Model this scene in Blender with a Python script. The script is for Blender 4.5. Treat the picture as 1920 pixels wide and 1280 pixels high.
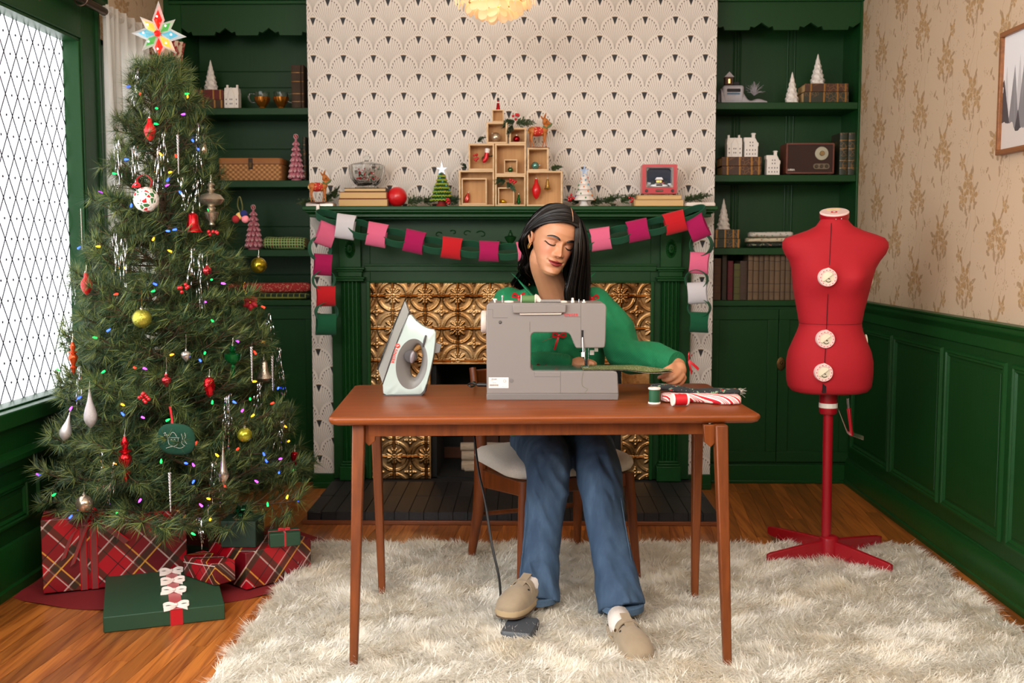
import bpy,bmesh,math,random
import numpy as np
from mathutils import Vector,Matrix,Euler,noise as mnoise
for _o in list(bpy.data.objects):bpy.data.objects.remove(_o)
SC=bpy.context.scene
COL=SC.collection
PI=math.pi
# === camera
FPX=2000.0;CAMZ=1.24;TH=math.radians(5.057);PSI=math.radians(0.857)
_cd=bpy.data.cameras.new('camera');CAM=bpy.data.objects.new('camera',_cd);COL.objects.link(CAM)
_cd.sensor_width=36.0;_cd.lens=FPX/1920*36.0;_cd.clip_start=0.05
CAM.location=(0,0,CAMZ);CAM.rotation_euler=(PI/2-TH,0,PSI)
_cd.dof.use_dof=True;_cd.dof.focus_distance=3.55;_cd.dof.aperture_fstop=5.0
SC.camera=CAM
# === world, lights, exposure
W=bpy.data.worlds.new('world');SC.world=W;W.use_nodes=True
W.node_tree.nodes['Background'].inputs[0].default_value=(1.0,0.93,0.85,1)
W.node_tree.nodes['Background'].inputs[1].default_value=0.32
def area(name,loc,target,sx,sy,power,col):
 l=bpy.data.lights.new(name,'AREA');l.shape='RECTANGLE';l.size=sx;l.size_y=sy
 l.energy=power;l.color=col
 o=bpy.data.objects.new(name,l);COL.objects.link(o);o.location=loc
 o.rotation_euler=(Vector(target)-Vector(loc)).to_track_quat('-Z','Y').to_euler()
 return o
KEY=area('key_softbox',(-1.15,0.35,2.35),(0.1,3.7,0.75),1.3,1.1,68,(1.0,0.95,0.885))
FILL=area('ceiling_bounce',(0.75,1.3,2.62),(0.25,3.2,0.2),1.8,1.4,66,(1.0,0.94,0.865))
SC.view_settings.view_transform='Standard';SC.view_settings.look='None'
SC.view_settings.gamma=1.0;SC.view_settings.use_curve_mapping=False
SC.view_settings.exposure=0.12
WINDOW_STRENGTH=2.2
# === pixel helpers (photograph frame 1920x1280)
_F=Vector((-math.sin(PSI)*math.cos(TH),math.cos(PSI)*math.cos(TH),-math.sin(TH)))
_R=Vector((math.cos(PSI),math.sin(PSI),0));_U=_R.cross(_F)
def ray(px,py):return _F+_R*((px-960)/FPX)+_U*((640-py)/FPX)
def P(px,py,Y):
 d=ray(px,py);return Vector((0,0,CAMZ))+d*(Y/d.y)
def G(px,py,z=0.0):
 d=ray(px,py);return Vector((0,0,CAMZ))+d*((z-CAMZ)/d.z)
def PX(px,py,X):
 d=ray(px,py);return Vector((0,0,CAMZ))+d*(X/d.x)
def pix(p):
 d=Vector(p)-Vector((0,0,CAMZ));w=d.dot(_F)
 return 960+FPX*d.dot(_R)/w,640-FPX*d.dot(_U)/w
# === colour + material helpers
def lin(c):
 c=c/255.0
 return c/12.92 if c<=0.04045 else((c+0.055)/1.055)**2.4
def C(r,g,b):return(lin(r),lin(g),lin(b),1.0)
class X:
 nt=None
 def __init__(s,sock):s.s=sock
 @staticmethod
 def op(o,*a):
  n=X.nt.nodes.new('ShaderNodeMath');n.operation=o
  for i,v in enumerate(a):
   if isinstance(v,X):X.nt.links.new(v.s,n.inputs[i])
   else:n.inputs[i].default_value=v
  return X(n.outputs[0])
 def __add__(s,o):return X.op('ADD',s,o)
 __radd__=__add__
 def __sub__(s,o):return X.op('SUBTRACT',s,o)
 def __rsub__(s,o):return X.op('SUBTRACT',o,s)
 def __mul__(s,o):return X.op('MULTIPLY',s,o)
 __rmul__=__mul__
 def __truediv__(s,o):return X.op('DIVIDE',s,o)
 def lt(s,o):return X.op('LESS_THAN',s,o)
 def gt(s,o):return X.op('GREATER_THAN',s,o)
 def fl(s):return X.op('FLOOR',s)
 def fr(s):return X.op('FRACT',s)
 def ab(s):return X.op('ABSOLUTE',s)
 def sn(s):return X.op('SINE',s)
 def sq(s):return X.op('SQRT',s)
 def mx(s,o):return X.op('MAXIMUM',s,o)
 def mn(s,o):return X.op('MINIMUM',s,o)
 def at2(s,o):return X.op('ARCTAN2',s,o)
 def sm(s,a,b):
  n=X.nt.nodes.new('ShaderNodeMapRange');n.interpolation_type='SMOOTHSTEP'
  X.nt.links.new(s.s,n.inputs[0]);n.inputs[1].default_value=a;n.inputs[2].default_value=b
  return X(n.outputs[0])
def sel(c,a,b):return a*c+b*(1.0-c)
def new_mat(name):
 m=bpy.data.materials.new(name);m.use_nodes=True
 X.nt=m.node_tree
 return m,m.node_tree,m.node_tree.nodes['Principled BSDF']
def coord(kind='Object'):
 n=X.nt.nodes.new('ShaderNodeTexCoord');return n.outputs[kind]
def wpos():
 n=X.nt.nodes.new('ShaderNodeNewGeometry');return n.outputs['Position']
def xyz(sock):
 n=X.nt.nodes.new('ShaderNodeSeparateXYZ');X.nt.links.new(sock,n.inputs[0])
 return X(n.outputs[0]),X(n.outputs[1]),X(n.outputs[2])
def vec(a,b,c):
 n=X.nt.nodes.new('ShaderNodeCombineXYZ')
 for i,v in enumerate((a,b,c)):
  if isinstance(v,X):X.nt.links.new(v.s,n.inputs[i])
  else:n.inputs[i].default_value=v
 return n.outputs[0]
def nz(v,scale,detail=3,rough=0.5,dist=0.0):
 n=X.nt.nodes.new('ShaderNodeTexNoise');X.nt.links.new(v,n.inputs['Vector'])
 n.inputs['Scale'].default_value=scale;n.inputs['Detail'].default_value=detail
 n.inputs['Roughness'].default_value=rough;n.inputs['Distortion'].default_value=dist
 return X(n.outputs[0])
def vor(v,scale,feat='F1',out='Distance',rnd=1.0):
 n=X.nt.nodes.new('ShaderNodeTexVoronoi');n.feature=feat;X.nt.links.new(v,n.inputs['Vector'])
 n.inputs['Scale'].default_value=scale
 if 'Randomness' in n.inputs:n.inputs['Randomness'].default_value=rnd
 return n.outputs[out]
def orand():
 n=X.nt.nodes.new('ShaderNodeObjectInfo');return X(n.outputs['Random'])
def smul(v,s):
 n=X.nt.nodes.new('ShaderNodeVectorMath');n.operation='MULTIPLY'
 X.nt.links.new(v,n.inputs[0]);n.inputs[1].default_value=s;return n.outputs[0]
def mixc(f,a,b):
 n=X.nt.nodes.new('ShaderNodeMix');n.data_type='RGBA'
 if isinstance(f,X):X.nt.links.new(f.s,n.inputs[0])
 else:n.inputs[0].default_value=f
 for i,v in((6,a),(7,b)):
  if isinstance(v,tuple):n.inputs[i].default_value=v
  else:X.nt.links.new(v,n.inputs[i])
 return n.outputs[2]
def ramp(f,stops):
 n=X.nt.nodes.new('ShaderNodeValToRGB');X.nt.links.new(f.s,n.inputs[0])
 el=n.color_ramp.elements
 while len(el)<len(stops):el.new(0.5)
 for e,(p,c)in zip(el,stops):e.position=p;e.color=c
 return n.outputs[0]
def setc(b,sock):
 if isinstance(sock,tuple):b.inputs['Base Color'].default_value=sock
 else:X.nt.links.new(sock,b.inputs['Base Color'])
def bump(b,h,strength=0.2,dist=0.01):
 n=X.nt.nodes.new('ShaderNodeBump');n.inputs['Strength'].default_value=strength
 n.inputs['Distance'].default_value=dist;X.nt.links.new(h.s,n.inputs['Height'])
 X.nt.links.new(n.outputs[0],b.inputs['Normal'])
_MC={}
def mat(name,col=None,rough=0.5,metal=0.0,bmp=None,var=None,coat=0.0,sheen=0.0,trans=0.0,emis=None,sss=0.0,ior=None,rnd=0.0,spec=None):
 if name in _MC:return _MC[name]
 m,nt,b=new_mat(name)
 b.inputs['Base Color'].default_value=col
 b.inputs['Roughness'].default_value=rough;b.inputs['Metallic'].default_value=metal
 b.inputs['Coat Weight'].default_value=coat;b.inputs['Coat Roughness'].default_value=0.1
 if spec is not None:b.inputs['Specular IOR Level'].default_value=spec
 if sheen:b.inputs['Sheen Weight'].default_value=sheen;b.inputs['Sheen Roughness'].default_value=0.5
 b.inputs['Transmission Weight'].default_value=trans
 if ior:b.inputs['IOR'].default_value=ior
 if emis:b.inputs['Emission Color'].default_value=emis[0];b.inputs['Emission Strength'].default_value=emis[1]
 if sss:b.inputs['Subsurface Weight'].default_value=sss;b.inputs['Subsurface Radius'].default_value=(0.02,0.008,0.004)
 if var or rnd:
  base=col
  k=None
  if var:k=nz(coord(),var[0],4,0.6)*var[1]*2+(1-var[1])
  if rnd:r=orand()*rnd*2+(1-rnd);k=r if k is None else k*r
  n=nt.nodes.new('ShaderNodeMix');n.data_type='RGBA';n.blend_type='MULTIPLY';n.inputs[0].default_value=1
  n.inputs[6].default_value=base;nt.links.new(vec(k,k,k),n.inputs[7])
  setc(b,n.outputs[2])
 if bmp:bump(b,nz(coord(),bmp[0],4,0.6),bmp[1],bmp[2]if len(bmp)>2 else 0.005)
 _MC[name]=m
 return m
# === mesh builder
def frame_from(t,ref=Vector((0,0,1))):
 t=t.normalized()
 if abs(t.dot(ref))>0.98:ref=Vector((0,1,0))
 a=t.cross(ref).normalized();b=a.cross(t).normalized()
 return a,b
class MB:
 def __init__(s):s.v=[];s.f=[];s.mi=[]
 def add(s,vs,fs,mi=0):
  n=len(s.v);s.v+=[tuple(q)for q in vs]
  for f in fs:s.f.append(tuple(i+n for i in f));s.mi.append(mi)
  return s
 def box(s,x0,x1,y0,y1,z0,z1,mi=0):
  return s.add([(x0,y0,z0),(x1,y0,z0),(x1,y1,z0),(x0,y1,z0),(x0,y0,z1),(x1,y0,z1),(x1,y1,z1),(x0,y1,z1)],[(0,3,2,1),(4,5,6,7),(0,1,5,4),(1,2,6,5),(2,3,7,6),(3,0,4,7)],mi)
 def cbox(s,c,size,rot=None,mi=0):
  hx,hy,hz=size[0]/2,size[1]/2,size[2]/2;c=Vector(c)
  vs=[Vector(q)for q in((-hx,-hy,-hz),(hx,-hy,-hz),(hx,hy,-hz),(-hx,hy,-hz),(-hx,-hy,hz),(hx,-hy,hz),(hx,hy,hz),(-hx,hy,hz))]
  if rot is not None:vs=[rot@q for q in vs]
  return s.add([c+q for q in vs],[(0,3,2,1),(4,5,6,7),(0,1,5,4),(1,2,6,5),(2,3,7,6),(3,0,4,7)],mi)
 def loft(s,rings,cap=True,mi=0,closed=True):
  n=len(rings[0]);vs=[q for r in rings for q in r];fs=[]
  for k in range(len(rings)-1):
   for i in range(n if closed else n-1):
    j=(i+1)%n;fs.append((k*n+i,k*n+j,(k+1)*n+j,(k+1)*n+i))
  if cap and closed:fs.append(tuple(range(n-1,-1,-1)));fs.append(tuple(range((len(rings)-1)*n,len(rings)*n)))
  return s.add(vs,fs,mi)
 def tube(s,pts,r,n=8,cap=True,mi=0,flat=1.0,ref=Vector((0,0,1))):
  pts=[Vector(q)for q in pts];m=len(pts)
  if not hasattr(r,'__len__'):r=[r]*m
  rings=[];pa=None
  for k in range(m):
   t=(pts[min(k+1,m-1)]-pts[max(k-1,0)])
   if t.length<1e-9:t=Vector((0,0,1))
   t.normalize()
   if pa is None:a,b=frame_from(t,ref)
   else:
    a=(pa-t*pa.dot(t))
    if a.length<1e-6:a,b=frame_from(t,ref)
    a.normalize();b=a.cross(t)
   pa=a
   rr=r[k];ra,rb=(rr if hasattr(rr,'__len__')else(rr,rr*flat))
   rings.append([pts[k]+a*(math.cos(2*PI*i/n)*ra)+b*(math.sin(2*PI*i/n)*rb)for i in range(n)])
  return s.loft(rings,cap,mi)
 def cyl(s,p0,p1,r0,r1=None,n=16,mi=0):return s.tube([p0,p1],[r0,r0 if r1 is None else r1],n,True,mi)
 def lathe(s,prof,n=24,o=(0,0,0),rot=None,mi=0,flute=None):
  o=Vector(o);rings=[]
  for(r,z)in prof:
   ring=[]
   for i in range(n):
    a=2*PI*i/n;rr=max(r,1e-5)
    if flute:rr*=1+flute[1]*math.cos(a*flute[0]+z*flute[2]if len(flute)>2 else a*flute[0])
    q=Vector((rr*math.cos(a),rr*math.sin(a),z))
    if rot is not None:q=rot@q
    ring.append(o+q)
   rings.append(ring)
  return s.loft(rings,True,mi)
 def sphere(s,c,r,nu=16,nv=10,rot=None,mi=0):
  if not hasattr(r,'__len__'):r=(r,r,r)
  c=Vector(c);rings=[]
  for j in range(nv+1):
   t=PI*j/nv;st=max(math.sin(t),1e-4);ct=-math.cos(t);ring=[]
   for i in range(nu):
    a=2*PI*i/nu;q=Vector((r[0]*st*math.cos(a),r[1]*st*math.sin(a),r[2]*ct))
    if rot is not None:q=rot@q
    ring.append(c+q)
   rings.append(ring)
  return s.loft(rings,True,mi)
 def prism(s,poly,y0,y1,fn=None,mi=0):
  n=len(poly);vs=[(x,y0,z)for x,z in poly]+[(x,y1,z)for x,z in poly]
  if fn:vs=[fn(*q)for q in vs]
  fs=[tuple(range(n)),tuple(range(2*n-1,n-1,-1))]+[(i,i+n,(i+1)%n+n,(i+1)%n)for i in range(n)]
  return s.add(vs,fs,mi)
 def strip(s,pts,wv,mi=0,th=0.0):
  m=len(pts);pts=[Vector(q)for q in pts]
  if not isinstance(wv,list):wv=[Vector(wv)]*m
  L=[pts[k]-wv[k]*0.5 for k in range(m)];R_=[pts[k]+wv[k]*0.5 for k in range(m)]
  if not th:return s.add(L+R_,[(k,k+1,m+k+1,m+k)for k in range(m-1)],mi)
  rings=[]
  for k in range(m):
   t=(pts[min(k+1,m-1)]-pts[max(k-1,0)]).normalized();nn=t.cross(wv[k].normalized())*(th/2)
   rings.append([L[k]-nn,R_[k]-nn,R_[k]+nn,L[k]+nn])
  return s.loft(rings,True,mi)
 def grid(s,fn,nu,nv,mi=0,cu=False):
  vs=[fn(i/(nu if cu else nu-1),j/(nv-1))for j in range(nv)for i in range(nu)];fs=[]
  for j in range(nv-1):
   for i in range(nu if cu else nu-1):
    k=(i+1)%nu;fs.append((j*nu+i,j*nu+k,(j+1)*nu+k,(j+1)*nu+i))
  return s.add(vs,fs,mi)
 def xf(s,M):s.v=[tuple(M@Vector(q))for q in s.v];return s
 def build(s,name,m,parent=None,loc=None,W=False,smooth=35,bev=0.0,seg=2,fix=True,rz=None):
  me=bpy.data.meshes.new(name);vs=s.v
  if W:
   o=Vector((0,0,0));q=parent
   while q is not None:o+=q.location;q=q.parent
   if loc is not None:o=Vector(loc)
   vs=[(a-o.x,b-o.y,c-o.z)for a,b,c in vs]
  me.from_pydata(vs,[],s.f)
  for k in(m if isinstance(m,(list,tuple))else[m]):me.materials.append(k)
  if isinstance(m,(list,tuple)):me.polygons.foreach_set('material_index',s.mi)
  if fix:
   bm=bmesh.new();bm.from_mesh(me);bmesh.ops.recalc_face_normals(bm,faces=bm.faces);bm.to_mesh(me);bm.free()
  if smooth:
   me.polygons.foreach_set('use_smooth',[True]*len(me.polygons))
   me.set_sharp_from_angle(angle=math.radians(smooth))
  me.update()
  o=bpy.data.objects.new(name,me);COL.objects.link(o)
  if parent is not None:o.parent=parent
  if loc is not None:o.location=loc
  if rz is not None:o.rotation_euler=(0,0,rz)
  if bev:
   b=o.modifiers.new('bevel','BEVEL');b.width=bev;b.segments=seg;b.limit_method='ANGLE';b.harden_normals=False
  return o
def tag(o,label,cat,group=None):
 o['label']=label;o['category']=cat
 if group:o['group']=group
 return o
def T(name,label,cat,loc=(0,0,0),rz=0.0,group=None):
 o=bpy.data.objects.new(name,None);COL.objects.link(o);o.location=loc;o.rotation_euler=(0,0,rz)
 o.empty_display_size=0.05
 return tag(o,label,cat,group)
def ST(o):o['kind']='structure';return o
def SE(name,loc=(0,0,0)):
 o=bpy.data.objects.new(name,None);COL.objects.link(o);o.location=loc;o.empty_display_size=0.05
 o['kind']='structure';return o
def link_copy(src,name,loc,parent=None,rz=None,sc=None):
 c=bpy.data.objects.new(name,src.data);COL.objects.link(c);c.location=loc
 if parent is not None:c.parent=parent
 if rz is not None:c.rotation_euler=(0,0,rz)if not hasattr(rz,'__len__')else rz
 if sc is not None:c.scale=sc
 return c
def dup(root,loc,rz=None,label=None,sc=None):
 def rec(o,par):
  c=o.copy();COL.objects.link(c)
  if par is not None:c.parent=par
  for ch in o.children:rec(ch,c)
  return c
 kids=list(root.children);r=rec(root,None);r.location=loc
 if rz is not None:r.rotation_euler=rz if hasattr(rz,'__len__')else(0,0,rz)
 if sc is not None:r.scale=(sc,sc,sc)if not hasattr(sc,'__len__')else sc
 if label:r['label']=label
 return r
def smoothpath(pts,n=8):
 pts=[Vector(q)for q in pts];out=[]
 for i in range(len(pts)-1):
  p0=pts[max(i-1,0)];p1=pts[i];p2=pts[i+1];p3=pts[min(i+2,len(pts)-1)]
  for k in range(n):
   t=k/n
   out.append(0.5*((2*p1)+(p2-p0)*t+(2*p0-5*p1+4*p2-p3)*t*t+(3*p1-p0-3*p2+p3)*t*t*t))
 out.append(pts[-1]);return out
def text_into(mb,s,size,M,depth=0.0004,mi=0,spacing=1.0,bold=0.0):
 cu=bpy.data.curves.new('lettering','FONT');cu.body=s;cu.size=size;cu.align_x='CENTER';cu.align_y='CENTER'
 cu.extrude=depth;cu.space_character=spacing;cu.offset=bold;cu.resolution_u=3
 o=bpy.data.objects.new('lettering',cu);COL.objects.link(o)
 me=bpy.data.meshes.new_from_object(o.evaluated_get(bpy.context.evaluated_depsgraph_get()))
 mb.add([M@v.co for v in me.vertices],[tuple(p.vertices)for p in me.polygons],mi)
 bpy.data.objects.remove(o);bpy.data.curves.remove(cu);bpy.data.meshes.remove(me)
 return mb
FACE_CAM=Matrix.Rotation(PI/2,4,'X')
def poly_arc(cx,cz,r,a0,a1,n):return[(cx+r*math.cos(a0+(a1-a0)*i/n),cz+r*math.sin(a0+(a1-a0)*i/n))for i in range(n+1)]
RNG=random.Random(7)
# === materials of the setting
def m_green(name='green_paint',c=(17,62,23),rough=0.42):
 m,nt,b=new_mat(name)
 o=wpos();k=nz(o,3.0,4,0.6);k2=nz(smul(o,(60,60,6)),1.0,3,0.6)
 d=tuple(v*0.78 for v in C(*c)[:3])+(1,)
 setc(b,mixc(k*0.8,C(*c),d));b.inputs['Roughness'].default_value=rough
 b.inputs['Specular IOR Level'].default_value=0.25
 bump(b,k2+k*0.6,0.12,0.004)
 return m
M_GREEN=m_green()
M_TRIM=m_green('green_trim_paint',(18,68,25),0.36)
M_BLACK=mat('soot_black',(0.006,0.006,0.006,1),0.9)
M_CEIL=mat('ceiling_white',C(225,216,204),0.9)
def m_fan():
 m,nt,b=new_mat('fan_wallpaper')
 x,y,z=xyz(wpos())
 w,h,R=0.1506,0.0922,0.0725
 x=x-FAN_X0;z=z-FAN_Z0
 x0=x+y*(-1.0)*0.0
 v=z/h;k0=v.fl();dz=(v-k0)*h
 odd=(k0*0.5).fr()*2.0
 u0=x/w+odd*0.5;dx0=((u0+0.5).fr()-0.5)*w
 u1=x/w+(1.0-odd)*0.5;dx1=((u1+0.5).fr()-0.5)*w
 r0=(dx0*dx0+dz*dz).sq();ins=r0.lt(R)
 u=sel(ins,dx0,dx1);t=sel(ins,dz,dz-h)
 rc=(u*u+t*t).sq()
 low=t.lt(0.0)
 ap=h*1.12
 a=u.at2(t+ap)
 ln=a*11.2+0.5
 f=((ln+0.5).fr()-0.5).ab()
 rr=(u*u+(t+ap)*(t+ap)).sq()
 dline=f*(1.0/11.2)*rr
 lines=dline.sm(0.0017,0.0005)
 edge=R-rc
 body=sel(low,1.0,edge.gt(0.0125))
 lines=lines*body
 wedge=(u.ab()-(t-0.026)*0.37).lt(0.0)*t.gt(0.026)*edge.gt(0.008)
 keep=a.ab().gt(0.10)+t.lt(0.022)
 lines=lines*keep.mn(1.0)
 dots=dline.sm(0.0034,0.0022)*edge.gt(0.012)*edge.lt(0.0175)*(1.0-low)*a.ab().gt(0.085)
 gold=u.ab().lt(0.0155)*edge.gt(0.0055)*edge.lt(0.0085)*(1.0-low)
 n=nz(wpos(),2.0)
 c=mixc(lines*0.7,C(224,215,206),C(138,126,114))
 c=mixc(dots,c,C(88,74,60));c=mixc(gold,c,C(165,130,85));c=mixc(wedge,c,C(34,33,36))
 sx=((x/0.53+0.33).fr()-0.5).ab().gt(0.4985)
 c=mixc(sx*0.25,c,C(150,140,128))
 setc(b,c);b.inputs['Roughness'].default_value=0.6
 return m
def m_floral():
 m,nt,b=new_mat('floral_wallpaper')
 x,y,z=xyz(wpos());v=vec(0.0,y,z)
 wn=nt.nodes.new('ShaderNodeTexNoise');nt.links.new(v,wn.inputs[0]);wn.inputs['Scale'].default_value=26;wn.inputs['Detail'].default_value=2
 _,n1,n2=xyz(wn.outputs[1])
 cw,chh=0.27,0.36
 yy=y+(n1-0.5)*0.030;zz=z+(n2-0.5)*0.030
 ci=(yy/cw).fl();u=((yy/cw).fr()-0.5)*cw;w=(((zz/chh)+(ci*0.5).fr()).fr()-0.5)*chh
 uf=u*((ci*0.5).fr()*4.0-1.0)
 def ellipse(cx,cz,rx,rz,rot):
  c,s_=math.cos(rot),math.sin(rot);du=uf-cx;dw=w-cz
  p=(du*c+dw*s_)/rx;q=(dw*c-du*s_)/rz
  return(p*p+q*q)
 def flower(cx,cz,R,n,ph):
  du=uf-cx;dw=w-cz;r=(du*du+dw*dw).sq();t=du.at2(dw)
  pet=((t*(n*0.5)+ph).sn()).ab()
  return(r/(pet*0.45+0.62)/R),pet,r/R
 gold=None;tone=None
 def mxx(a_,b_):return b_ if a_ is None else a_.mx(b_)
 for cx,cz,R,n,ph in((0.0,0.045,0.046,5,0.3),(0.046,-0.010,0.038,6,1.0),(-0.050,-0.004,0.034,5,2.0),(0.062,0.125,0.026,5,0.5)):
  f,pet,rr=flower(cx,cz,R,n,ph);k=f.sm(1.05,0.85)*(0.35+pet.sm(0.1,0.6)*0.65)*(1.0-((rr-0.42).ab()).sm(0.10,0.0)*0.5)
  gold=mxx(gold,k)
 for cx,cz,rx,rz,rot in((-0.03,0.09,0.009,0.026,0.6),(0.035,0.10,0.008,0.024,-0.5),(0.075,0.03,0.008,0.024,-1.1),(-0.078,0.03,0.008,0.024,1.0),(-0.02,-0.05,0.009,0.026,0.3),(0.015,-0.06,0.008,0.026,-0.4),(0.06,-0.05,0.008,0.022,-0.9),(-0.07,-0.04,0.008,0.020,0.9),(0.0,-0.105,0.007,0.020,0.2),(0.075,0.155,0.006,0.017,-0.7),(0.04,0.15,0.006,0.016,0.6),(-0.10,-0.10,0.007,0.018,-0.5),(-0.08,-0.125,0.006,0.016,0.8)):
  tone=mxx(tone,ellipse(cx,cz,rx,rz,rot).sm(1.1,0.8))
 st=None
 for(a0,c0,k1,amp)in((0.0,-0.02,9.0,0.03),(-0.06,0.04,7.0,0.02)):
  st=mxx(st,(u-a0-((w*k1*2.2).sn())*amp).ab().sm(0.0022,0.0012))
 bud=(X(vor(vec(0.0,uf,w),70)).sm(0.33,0.25))*nz(vec(0.0,uf,w),9,2).sm(0.53,0.58)
 g=nz(v,70,3)
 wv=nz(smul(v,(1,300,300)),1.0,2)
 c=mixc(wv*0.5,C(203,178,151),C(193,167,139))
 c=mixc((st*0.5).mx(bud*0.55),c,C(160,130,96))
 c=mixc(tone*(g*0.5+0.45),c,C(146,113,76))
 c=mixc(gold*0.85,c,mixc(g.sm(0.35,0.65),C(180,140,86),C(146,112,72)))
 c=mixc(g.sm(0.60,0.68)*gold.mx(tone)*0.6,c,C(226,208,184))
 setc(b,c);b.inputs['Roughness'].default_value=0.62
 bump(b,wv,0.06,0.001)
 return m
# === main planes
YC=5.57
YB=5.86
YF=5.43
XR=1.70;XL=-1.87
ZC=2.74
CH_L=P(581,400,YF).x;CH_R=P(1339,400,YF).x
_q=P(614,83,YF)
FAN_X0=P(587.5,100,YF).x;FAN_Z0=P(587,30.5,YF).z-0.0725
M_FAN=m_fan();M_FLOR=m_floral()
# === floor with separate planks
M_SUB=mat('subfloor',C(24,12,6),0.9)
floor=ST(MB().box(XL-0.2,XR+0.2,-1.4,YB+0.1,-0.05,-0.004).build('floor',M_SUB,smooth=0))
def m_plank():
 m,nt,b=new_mat('oak_plank');o=coord('Object');r=orand();x,y,z=xyz(wpos())
 g=nz(vec(x*55.0+r*40.0,y*2.2+r*17.0,0.0),1.0,4,0.6,0.6)
 c=mixc(g.sm(0.3,0.72),C(192,116,50),C(134,70,26))
 n=nt.nodes.new('ShaderNodeMix');n.data_type='RGBA';n.blend_type='MULTIPLY';n.inputs[0].default_value=1
 nt.links.new(c,n.inputs[6]);k=r*0.55+0.62;nt.links.new(vec(k,k*0.98,k*0.94),n.inputs[7])
 setc(b,n.outputs[2]);b.inputs['Roughness'].default_value=0.33;b.inputs['Coat Weight'].default_value=0.25;b.inputs['Coat Roughness'].default_value=0.25
 bump(b,g,0.05,0.002);return m
M_PLANK=m_plank()
_pk=MB().box(-0.5,0.5,-0.5,0.5,-1.0,0.0).build('plank',M_PLANK,floor,smooth=0)
_ang=math.radians(-5.7);_pw=0.0615;_rn=random.Random(3);_first=True
_ca,_sa=math.cos(_ang),math.sin(_ang)
for i in range(-36,37):
 yy=2.2-_rn.random()*1.2
 while yy<6.3:
  L=0.75+_rn.random()*1.1
  if yy+L>5.9:L=6.35-yy
  cx,cy=i*_pw,yy+L/2
  wx=cx*_ca-cy*_sa-0.30;wy=cx*_sa+cy*_ca
  vis=False
  for q in(-0.5,-0.25,0,0.25,0.5):
   ax=cx*_ca-(cy+q*L)*_sa-0.30;ay=cx*_sa+(cy+q*L)*_ca
   if XL-0.03<ax<XR+0.03 and ay>2.4:
    a=pix((ax,ay,0))
    onrug=-0.80<ax<1.52 and ay<4.32
    if-60<a[0]<1980 and a[1]<1330 and not onrug:vis=True
  if vis:
   s=(_pw-0.0013,L-0.0015,0.012)
   if _first:o=_pk;_first=False
   else:o=link_copy(_pk,'plank',(0,0,0),floor)
   o.location=(wx,wy,0);o.rotation_euler=(0,0,_ang);o.scale=s
  yy+=L
_b=MB().box(-0.82,1.54,-1.3,4.3,-0.004,-0.0015).build('board_field',M_PLANK,floor,smooth=0)
_b2=MB().box(XL,-0.82,-1.3,2.35,-0.004,-0.0015);_b2.box(1.54,XR,-1.3,2.35,-0.004,-0.0015);_b2.build('board_field',M_PLANK,floor,smooth=0)
# === ceiling and chimney breast
ST(MB().box(XL-0.2,XR+0.2,-1.4,YB+0.1,ZC,ZC+0.06).build('ceiling',M_CEIL,smooth=0))
ch=MB()
OX0,OX1=P(806,800,5.38).x,P(1166,800,5.38).x;OZ1=P(990,681,5.38).z
ch.box(CH_L,OX0,YF,YB+0.1,0,ZC);ch.box(OX1,CH_R,YF,YB+0.1,0,ZC);ch.box(OX0,OX1,YF,YB+0.1,OZ1,ZC)
wall_back=ST(ch.build('wall_back',M_FAN,smooth=0))
for n_,(a,b_)in enumerate(((CH_L-0.004,P(630,900,YF).x),(P(1290,900,YF).x,CH_R+0.004))):
 ST(MB().box(a,b_,YF-0.018,YF,0,0.075).box(a,b_,YF-0.028,YF,0,0.03).build('trim_%d'%(n_+1),M_TRIM,bev=0.003))
# === bookcases (built in)
def bookcase(side,x0,x1,ys,zsill,name,label):
 root=T(name,label,'bookcase',((x0+x1)/2,YC,0))
 m=MB().box(x0-0.06,x1+0.06,YB,YB+0.05,0,ZC)
 back=m.build('back_panel',M_GREEN,root,W=True,smooth=0)
 return root,back
RBX0=CH_R;RBX1=P(1606,300,YC).x
rb,rbb=bookcase(1,RBX0,RBX1,None,None,'bookcase','dark green built-in bookcase right of the mantel, with scalloped header and cupboard doors')
LBX1=CH_L;LBX0=P(347,300,YC).x
lb,lbb=bookcase(-1,LBX0,LBX1,None,None,'bookcase','dark green built-in bookcase behind the Christmas tree, with scalloped header')
SH_R=[P(1480,191.5,YC).z,P(1480,327.5,YC).z,P(1480,464.5,YC).z]
SH_L=[P(470,202,YC).z,P(470,338,YC).z,P(470,468,YC).z]
CB_R=P(1480,563,YC).z;CB_L=P(500,562,YC).z
TH_S=0.036
def scallop(x0,x1,z0,z1,n,dz):
 poly=[(x1,z1),(x0,z1)];N=40*n
 for i in range(N+1):
  t=i/N;u=(t*n+0.5)%1.0
  s_=abs(u-0.5)*2
  h=(1-s_)
  zz=z0+dz*(1.35*max(0,(h-0.72)/0.28)**0.8 if h>0.72 else 0)+dz*0.75*(0.5-0.5*math.cos(4*PI*u))*(0.9 if 0.25<u<0.75 else 0.0)
  poly.append((x0+(x1-x0)*t,zz))
 return poly
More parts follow.
